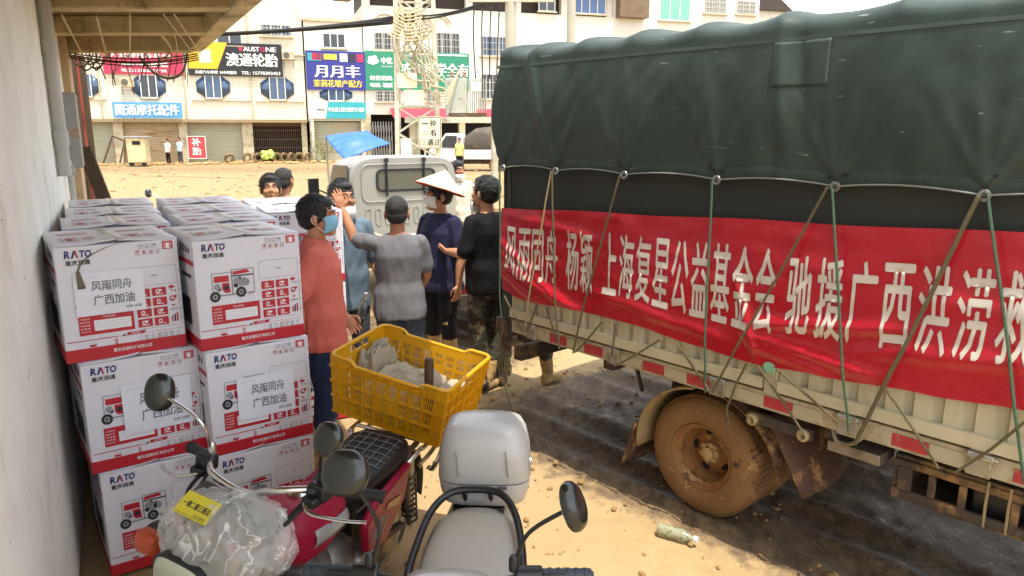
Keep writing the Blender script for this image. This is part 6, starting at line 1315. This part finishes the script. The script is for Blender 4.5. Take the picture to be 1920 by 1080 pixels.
o, w, H_, dp = sign('long green farm supplies sign with a white leaf emblem', 686, 101, 878, 168, SG_G, [('中化', .15, .16, .25, .34, SG_W, .004), ('SINOCHEM', .15, .38, .25, .42, SG_W, 0), ('农化科学全有', .34, .28, .99, .62, SG_W, .006), ('经营范围:', .04, .64, .25, .76, SG_W, .003), ('电话: 塘蓬', .04, .82, .25, .94, SG_W, .003)], 20, extra=[('divider', (.285, .16, .29, .50), SG_W), ('stripe', (.42, .04, .98, .08), SG_W)])
b = MB()
for (x, z, r) in ((.07, .72, .10), (.05, .80, .07), (.09, .82, .07), (.105, .73, .07), (.04, .71, .06)): b.lathe([(0, 0), (r * w * .3, 0), (r * w * .3, .012 + r * .05), (0, .012 + r * .05)], (x * w, -dp / 2 - .016, z * H_), (0, -1, 0), 16)
b.build('emblem', SG_W, o)
AW = mat('awning_red', '#b32a3e', .7, var=.15, vscale=2)
for px0, px1, py0, py1, lab in ((732, 852, 204, 221, 'faded red awning behind the foot of the lattice tower'), (893, 926, 205, 223, 'faded red awning just left of the lorry cover')):
    t0, z0 = fp(px0, py1); t1, z1 = fp(px1, py0); b = MB(); b.grid(lambda u, v: Vector((t0 + (t1 - t0) * u, -.1 - 1.1 * v, z1 - (z1 - z0) * v + .05 * math.sin(u * 20) * v)), 24, 4); o = b.build('awning', AW, None, solid=.03); o.location = FA; o.rotation_euler = (0, 0, R(FAZ)); tag(o, lab, 'awning', 'red awnings')
fg = thing('folding_gate', 'grey folding lattice gate half drawn before the dark shop', 'gate', FA, R(FAZ))
for k in range(9):
    t, z = fp(692 + 5 * k, 215); MB().box((t, -.35, 1.35), (.06, .05, 2.7)).build('gate_bar', STEEL, fg)
for k in range(8):
    t, z = fp(692 + 5 * k, 215); t2, _ = fp(697 + 5 * k, 215)
    for zz in (.3, 1.1, 1.9): MB().beam((t, -.38, zz), (t2, -.38, zz + .7), .03).build('gate_brace', STEEL, fg)
# ---- building seen above the lorry, to the right
h4 = house('distant white block with a green window above the lorry roof'); t0, _ = fp(1150, 10); t1, _ = fp(1424, 10); zb = fp(1300, -30)[1]
MB().box(((t0 + t1) / 2, 4, zb / 2), (t1 - t0, 8, zb)).build('wall', PLAS2, h4); window(h4, 1236, -5, 1294, 37, mat('green_window', '#6fae98', .25, var=.1), 0, 3); window(h4, 1320, -2, 1362, 24, mat('grey_window', '#9a9c96', .3), 8, 3); window(h4, 1380, 4, 1417, 26, mat('grey_window', '#9a9c96', .3), 8, 3)
MB().box((fp(1182, 0)[0], -.4, fp(1182, 18)[1]), (2.4, .8, 1.3)).build('balcony', mat('balcony_brown', '#6d5b47', .7, var=.3, vscale=2), h4)
h5 = house('low distant roof with dark eaves right of the white block'); t0, _ = fp(1425, 10); t1, _ = fp(1520, 10); z = fp(1450, 8)[1]
MB().box(((t0 + t1) / 2, 5, z / 2), (t1 - t0, 4, z)).build('wall', PLAS2, h5); MB().prism([(0, 0), (t1 - t0 + .8, 0), (t1 - t0 - .5, .9), (1.2, .9)], (t0 - .4, 2.6, z), (1, 0, 0), (0, 0, 1), (0, 5, 0)).build('roof', mat('roof_dark', '#3f3630', .8), h5)
# ---- ground-level clutter before the shutters
def fw(px, D, z=0.): return Vector(((px - 960) / 1390 * D * 1.0, D, z))
def farloc(px, py_off=0., out=1.0): t, _ = fp(px, 300); return FA + FU * t - FN * out
def tyre_far(px, out, label, lean=0., rz=0., r=.33):
    b = MB(); b.lathe([(r * .55, -.08), (r * .8, -.1), (r, -.07), (r, .07), (r * .8, .1), (r * .55, .08), (r * .62, 0)], (0, 0, 0), (0, 1, 0), 26, closed=True); o = b.build('old_tyre', mat('muddy_old_tyre', '#6f5a3d', .9, var=.3, vscale=3, dirt='#b0955f', dscale=3, dthr=.5)); p = farloc(px, 0, out); o.location = (p.x, p.y, r * math.cos(lean) + .1 * math.sin(lean) - .01); o.rotation_euler = (lean, 0, R(FAZ) + rz); tag(o, label, 'tyre', 'discarded tyres before the shops'); return o
for i, (px, out, ln, rz, lab) in enumerate(((465, 1.2, .1, .5, 'upright muddy tyre at the left end of the tyre row'), (485, 1.0, .15, .2, 'muddy tyre left of the lime bundle'), (520, 1.1, .2, .1, 'muddy tyre right of the lime bundle'), (533, 1.0, .1, .6, 'muddy tyre fourth in the row before the gate'), (545, 1.1, .15, 1.0, 'muddy tyre fifth in the row before the gate'), (560, 1.4, .3, .1, 'tyre facing us with a dark hole before the gate'), (576, 1.2, .1, .9, 'muddy tyre at the right end of the tyre row'), (432, 1.3, .5, .3, 'tyre leaning on timber right of the red board'))): tyre_far(px, out, lab, ln, rz)
b = MB(); random.seed(4); p0 = FA
for k in range(420):
    t = -9.5 + 20 * random.random(); d = .7 + 2.6 * random.random() ** 1.5; s = .04 + .22 * random.random() ** 2; M = Matrix.Rotation(random.random() * 6, 3, 'Z') @ Matrix.Rotation(random.random() * .8, 3, 'X'); b.box((t, -d, s * .2), (s * (1 + 3 * random.random()), s * .8, s * .6), M=M)
o = b.build('rubble', mat('rubble_buff', '#a4875a', .9, var=.35, vscale=2), smooth=0); o.location = FA; o.rotation_euler = (0, 0, R(FAZ)); tag(o, 'flood rubble and broken timber along the shop fronts', 'rubble', kind='stuff')
c = thing('kiosk_cabinet', 'cream wheeled cabinet with a small dark opening before the shutters', 'cabinet', fw(271, 45.0), R(8)); MB().box((0, 0, .95), (1.05, .8, 1.45)).build('case', mat('cabinet_cream', '#c9b78c', .6, dirt='#a98a54', dscale=2), c, bevel=.04); MB().box((.05, -.41, 1.38), (.45, .03, .22)).build('opening', DARK, c, bevel=.02); MB().box((0, 0, 1.74), (1.35, 1.0, .05)).build('roof_sheet', mat('sheet_blue', '#9aa7b4', .5), c)
for s in (-1, 1): MB().lathe([(0, -.05), (.14, -.05), (.14, .05), (0, .05)], (s * .35, -.3, .14), (0, 1, 0), 14).build('castor', BLACK_RUB, c)
MB().box((0, -.05, .24), (.95, .6, .08)).build('underframe', RUST, c)
rs = thing('standing_board', 'red standing board with two white characters by the shutters', 'sign', farloc(374, 0, 1.1), R(FAZ)); MB().box((0, 0, 1.02), (1.12, .06, 1.45)).build('board', mat('board_red', '#b23a3e', .6, var=.1), rs)
b = MB(); ring(b, .56, .725, .02, (0, 0, 0), 0, .05, -.02); b.v = [(y, -.035 + x, z + 1.02) for (x, y, z) in b.v]; b.build('board_frame', FRAMEW, rs)
for i, ch in enumerate('补胎'): b = MB(); [put_text(b, ch, (-.27 + d, -.045 - .002 * q, 1.12 - .58 * i), (1, 0, 0), (0, 0, 1), .52, .5) for q, d in enumerate((-.02, 0, .02))]; b.build('lettering', SG_W, rs, smooth=0)
for s in (-1, 1): MB().box((s * .5, .03, .2), (.05, .05, .45)).build('leg', RUST, rs)
tf = thing('timber_frame', 'broken timber frame leaning before the left shutter', 'debris', farloc(222, 0, .9), R(FAZ)); 
for a, c_ in (((-.75, 0, 0), (-.1, .35, 1.75)), ((-.1, .35, 1.75), (.55, .3, 1.45)), ((.55, .3, 1.45), (.5, 0, 0)), ((.15, .3, 0), (.5, .33, 1.2))): MB().beam(a, c_, .09).build('timber', WOOD, tf)
b = MB()
for k in range(30): s = .1 + .1 * random.random(); b.ell((random.uniform(-.35, .35), random.uniform(-.2, .2), .25 + random.random() * .5), (s, s, s * .8), n=8, k=5)
me = remesh(b, .05, 2); o = link('bundle', me, mat('lime_bundle', '#a9c05a', .8, var=.3, vscale=5), None, smooth=60); o.location = farloc(503, 0, 1.0); tag(o, 'heap of lime green sacks among the tyres', 'bundle')
lf = MB(); random.seed(9)
for k in range(500):
    p = Vector((random.gauss(0, .45), random.gauss(0, .3), .15 + abs(random.gauss(.6, .4)))); d = Vector((random.uniform(-1, 1), random.uniform(-1, 1), random.uniform(-.3, 1))).normalized() * .13; sd = d.orthogonal().normalized() * .035; lf.add([p - sd, p + sd, p + d], [(0, 1, 2)])
pl = thing('shrub', 'dusty grey green shrub by the white post before the shutter', 'shrub', farloc(606, 0, 1.2)); o = lf.build('foliage', mat('dusty_leaf', '#77774f', .8, var=.3), pl, smooth=0, fix=False); b = MB(); b.tube([(0, 0, 0), (.02, 0, .7)], .03, 6); b.build('stem', WOOD, pl)
# ---- blue canopy on poles
bc = thing('blue_canopy', 'sagging blue canopy sheet on poles beyond the pickup cab', 'canopy', (-3.45, 17.5, 0), R(8))
CN = [Vector((-.85, 0, 1.97)), Vector((-.38, -.75, 1.47)), Vector((.62, 0, 1.82)), Vector((.05, .75, 2.10))]
def can(u, v): p = CN[0].lerp(CN[1], u).lerp(CN[3].lerp(CN[2], u), v); return p + Vector((0, 0, .12 * math.sin(math.pi * u) * math.sin(math.pi * v) + .025 * nz(u * 7, v * 5) - .03 * math.sin(math.pi * u) * (1 - math.sin(math.pi * v))))
b = MB(); b.grid(can, 26, 26); b.build('sheet', mat('canopy_blue', '#2c5fae', .5, var=.15, vscale=3, bump=.2, bscale=6), bc, solid=.012, smooth=180)
for (x, y, z) in [tuple(q) for q in CN]: MB().tube([(x * .96, y * .96, 0), (x * .98, y * .98, z - .01)], .02, 8).build('pole', STEEL, bc)
# ---- lattice tower with transformer, sign and cables
TOW = mat('galvanised_angle', '#c2bda8', .55, .2, var=.15, vscale=4, dirt='#8e7a4c', dscale=3, dthr=.55)
tw = thing('lattice_tower', 'steel lattice power tower with angle legs and cross braces', 'tower', (-3.72, 30, 0), R(6)); hb, ht, HT = .82, .66, 9.0
def leg(i, z): s = hb + (ht - hb) * z / HT; return Vector((s * (1, 1, -1, -1)[i], s * (1, -1, -1, 1)[i], z))
for i in range(4): MB().beam(leg(i, 0), leg(i, HT), .16, .16).build('leg', TOW, tw)
for k in range(9):
    for i in range(4):
        j = (i + 1) % 4; z0, z1 = k, k + 1.0
        MB().beam(leg(i, z0), leg(j, z1), .08, .05).build('brace', TOW, tw); MB().beam(leg(j, z0), leg(i, z1), .08, .05).build('brace', TOW, tw)
        if k % 2 == 0: MB().beam(leg(i, z1), leg(j, z1), .1, .08).build('strut', TOW, tw)
for (x0, z, s, lab) in ((-.35, 3.95, .55, 'p'), (-.1, 3.35, .5, 'q')): MB().box((x0, -.95, z), (.75, .03, s)).build('notice_plate', mat('plate_cream', '#d5cfae', .5), tw)
MB().box((-.45, -.9, 1.2), (.4, .12, 1.2)).build('meter_cabinet', FRAMEW, tw)
ss_ = thing('crossing_sign', 'cream rail crossing sign with black characters on the tower', 'sign', (-3.10, 28.6, 0), R(0))
MB().prism(rr(.44, .60, .08), (0, 0, 2.02), (1, 0, 0), (0, 0, 1), (0, -.04, 0)).build('plate', mat('sign_cream', '#ddd6b4', .5, var=.04), ss_)
b = MB(); ring(b, .42, .58, .07, (0, 0, 0), 0, .025, -.012); b.v = [(y, -.042 + x * .3, z + 2.02) for (x, y, z) in b.v]; b.build('border', P_DARK, ss_)
for (s, x, z, w, h) in (('一', -.27, 2.33, .2, .045), ('停', .02, 2.24, .23, .24), ('二', -.27, 1.95, .2, .12), ('看', .03, 1.90, .22, .24), ('三', -.33, 1.56, .2, .2), ('通', -.09, 1.54, .22, .24), ('过', .16, 1.54, .22, .24)):
    b = MB(); [put_text(b, s, (x + d, -.047 - .001 * q, z), (1, 0, 0), (0, 0, 1), w, h) for q, d in enumerate((-.008, 0, .008))]; b.build('lettering', P_DARK, ss_, smooth=0)
for s in (-1, 1): MB().tube([(s * .2, .03, 0), (s * .2, .03, 2.6)], .035, 8).build('post', TOW, ss_)
tr = thing('transformer', 'grey finned power transformer on the platform beside the tower', 'transformer', (-1.95, 30.2, 2.62), R(4)); MB().box((-.25, 0, .75), (.85, .9, 1.4)).build('tank', mat('transformer_grey', '#a8ab9f', .5, var=.1, dirt='#8c7c58', dscale=3), tr, bevel=.03)
for k in range(9): MB().box((.22 + .085 * k, -.1, .8), (.03, .8, 1.25)).build('fin', mat('transformer_fin', '#9a9c90', .5), tr)
MB().box((.2, 0, .08), (1.5, .9, .14)).build('skid', RUST, tr)
for k in range(3): MB().lathe([(.05, 0), (.09, .05), (.05, .1), (.09, .15), (.05, .2), (.09, .25), (.03, .32)], (-.45 + .25 * k, 0, 1.45), (.2, 0, 1), 12).build('bushing', mat('porcelain_brown', '#8d7a5e', .3), tr)
MB().box((.55, -.52, 1.15), (.35, .02, .35)).build('label_plate', FRAMEW, tr)
pf = thing('transformer_platform', 'steel beam platform carrying the transformer between tower and pole', 'platform', (-1.6, 30.2, 0), R(4))
for y in (-.55, .55): MB().box((-.3, y, 2.50), (4.6, .14, .22)).build('beam', TOW, pf)
for x in (.9, -2.2): MB().tube([(x, 0, 0), (x, 0, 2.4)], .14, 10).build('post', TOW, pf)
for k in range(5): MB().box((-1.6 + .7 * k, 0, 2.59), (.12, 1.2, .06)).build('crossbar', TOW, pf)
cp = thing('concrete_pole', 'round concrete utility pole standing just left of the lorry roof', 'pole', (-.04, 24.0, 0)); MB().tube([(0, 0, 0), (0, 0, 9)], [.19, .16], 20).build('shaft', mat('pole_concrete', '#a8a392', .8, var=.15, vscale=3, bump=.2), cp)
MB().box((0, -.1, 6.0), (2.6, .12, .14)).build('cross_arm', TOW, cp)
for x in (-1.1, -.5, .6, 1.2): MB().lathe([(.04, 0), (.07, .05), (.04, .1), (.07, .15), (.04, .2), (.02, .26)], (x, -.1, 6.08), (0, 0, 1), 10).build('insulator', mat('porcelain_white', '#cfc9b8', .3), cp)
cp2 = thing('concrete_pole', 'second concrete pole rising behind the rear end of the lorry cover', 'pole', (2.35, 31.0, 0)); MB().tube([(0, 0, 0), (0, 0, 10)], [.19, .16], 16).build('shaft', mat('pole_concrete', '#a8a392', .8), cp2)
KAB = mat('black_cable', '#1c1c1c', .7); random.seed(12)
def cable(name, pts, r, label, m=KAB):
    b = MB()
    for q in pts: b.tube(q, r, 6)
    o = b.build(name, m); tag(o, label, 'cable', 'overhead cables')
for k, (dz, dd) in enumerate(((0, .15), (.09, .22), (-.1, .10), (.17, .3))): cable('overhead_cable', [sag((-17, 34 + .1 * k, 6.15 + dz), (-3.7, 29.6, 6.25 + dz), dd, 16)], .045, f'{("thick", "upper", "lower", "topmost")[k]} black cable strung from the left building to the tower')
for k, (dz, dd) in enumerate(((0, .12), (.14, .2))): cable('overhead_cable', [sag((-3.7, 29.6, 6.2 + dz), (-.04, 23.9, 6.1 + dz), dd, 12)], .035, f'{("lower", "upper")[k]} black cable between the tower and the concrete pole')
cable('overhead_cable', [sag((-.04, 24, 6.6), (14, 40, 11.0), .5, 16)], .03, 'thin cable rising from the concrete pole over the lorry roof'); cable('overhead_cable', [sag((-.04, 24, 6.4), (14, 38, 10.2), .4, 16)], .03, 'lower thin cable sloping over the lorry roof to the right')
for k in range(4): cable('hanging_cable', [spline([(-1.15 + .28 * k, 27.5, 7.6), (-1.35 + .3 * k, 27.3, 5.8 + .1 * k), (-1.3 + .25 * k, 27.4, 3.9)], 8)], .022, f'dark drop cable left of the concrete pole, number {("one", "two", "three", "four")[k]} counting from the tower')
yc = MB(); random.seed(21)
for k in range(16):
    y_ = 28.9 + random.random() * .4; x0 = -4.2 + 1.2 * random.random(); yc.tube(spline([(x0, y_, 6.9 - random.random()), (x0 + random.uniform(-.4, .4), y_ - .1, 5.9 - random.random() * .8), (-3.6 + random.uniform(-.5, .7), y_, 5.0 - random.random()), (-3.0 + random.uniform(-.3, .5), y_, 3.6 + random.random() * .5)], 6), .03, 5)
for k in range(5): yc.tube(spline([(-3.4, 29, 3.7 + .1 * k), (-2.6, 29.2, 3.5 - .12 * k), (-2.1, 29.6, 4.2), (-1.9, 30, 4.4)], 6), .03, 5)
o = yc.build('tower_cables', mat('buff_cable', '#b3ab90', .7), None); tag(o, 'tangle of buff cables looping down the lattice tower', 'cables')
b = MB()
for k in range(10): z = 5.6 + .12 * k; b.tube(spline([(-4.6 + .05 * k, 29.0, z), (-3.9, 28.8, z - .25), (-3.0 - .04 * k, 29.0, z - .1)], 6), .03, 5)
o = b.build('cable_coil', CABLE_L); tag(o, 'coil of spare cable hung across the tower', 'cables')
# ---- parked white truck
pt = thing('parked_truck', 'small white truck parked across the street with a dark covered load', 'truck', (-2.2, 40.5, 0), R(176)); WPT = mat('white_truck_paint', '#d3d2cc', .4, dirt='#b59a62', dscale=1.5, dthr=.58)
pr = [(.35, .45), (.35, 1.75), (.5, 1.95), (1.25, 1.95), (1.75, 1.25), (2.15, 1.1), (2.2, .45)]; MB().prism(pr, (0, -.8, 0), (1, 0, 0), (0, 0, 1), (0, 1.6, 0)).build('cab', WPT, pt, bevel=.05)
for s in (-1, 1): MB().prism([(.65, 1.2), (1.62, 1.22), (1.22, 1.82), (.65, 1.82)], (0, s * .81 - (.01 if s < 0 else 0), 0), (1, 0, 0), (0, 0, 1), (0, .015 * s, 0)).build('door_window', PANED, pt)
MB().box((-.95, 0, .85), (2.5, 1.65, .5)).build('bed', WPT, pt, bevel=.02); MB().box((-.3, 0, .45), (4.4, .9, .2)).build('chassis', CHAS, pt)
b = MB(); b.loft([((.25, 0, 1.35), (0, .7, 0), (0, 0, .45), 3), ((-.3, 0, 1.55), (0, .8, 0), (0, 0, .62), 4), ((-1.2, 0, 1.55), (0, .8, 0), (0, 0, .72), 4), ((-2.1, 0, 1.4), (0, .75, 0), (0, 0, .5), 4)], 24); me = b.mesh('l'); wrinkle(me, .08, 3, 2.); link('covered_load', me, mat('load_cover', '#4b443a', .7, var=.3, vscale=2, dirt='#9a8050', dscale=1.5, dthr=.56), pt, smooth=60)
for x in (1.55, -1.35):
    for s in (-1, 1): wz = copy_tree(w1, pt, loc=(x, s * .78, .33), rz=0 if s < 0 else math.pi); wz.scale = (.95, .95, .95)

# ---- clutter on the yard beyond the pickup
b = MB(); random.seed(33)
for k in range(160):
    x = random.uniform(-1.2, 2.0); y = random.uniform(12.5, 20); s_ = .03 + .12 * random.random() ** 2; M = Matrix.Rotation(random.random() * 6, 3, 'Z') @ Matrix.Rotation(random.uniform(-.4, .4), 3, 'X'); b.box((x, y, s_ * .25), (s_ * (1 + 4 * random.random()), s_, s_ * .5), M=M)
tag(b.build('yard_debris', mat('debris_brown', '#7d6440', .9, var=.4, vscale=3), smooth=0), 'scattered broken wood and mud clods beyond the pickup', 'debris', kind='stuff')
b = MB()
for k in range(260):
    y = random.uniform(11, 46); x = random.uniform(-.62, .0) * y; s_ = .03 + .10 * random.random() ** 2; M = Matrix.Rotation(random.random() * 6, 3, 'Z'); b.ell((x, y, 0), (s_ * 1.6, s_, s_ * .45), M, 7, 4)
tag(b.build('mud_clods', mat('clod_mud', '#8f7145', .95, var=.3, vscale=3)), 'mud clods scattered over the open yard', 'mud', kind='stuff')
b = MB()
for k in range(420):
    x = random.uniform(-.7, 1.6); y = random.uniform(3.1, 6.5); s_ = .004 + .014 * random.random() ** 3; M = Matrix.Rotation(random.random() * 6, 3, 'Z'); b.ell((x, y, -.004), (s_ * 1.5, s_, s_ * .7), M, 6, 4)
tag(b.build('grit', mat('grit_mud', '#8a6c42', .95, var=.35, vscale=30)), 'small mud crumbs on the ground beside the lorry', 'mud', kind='stuff')
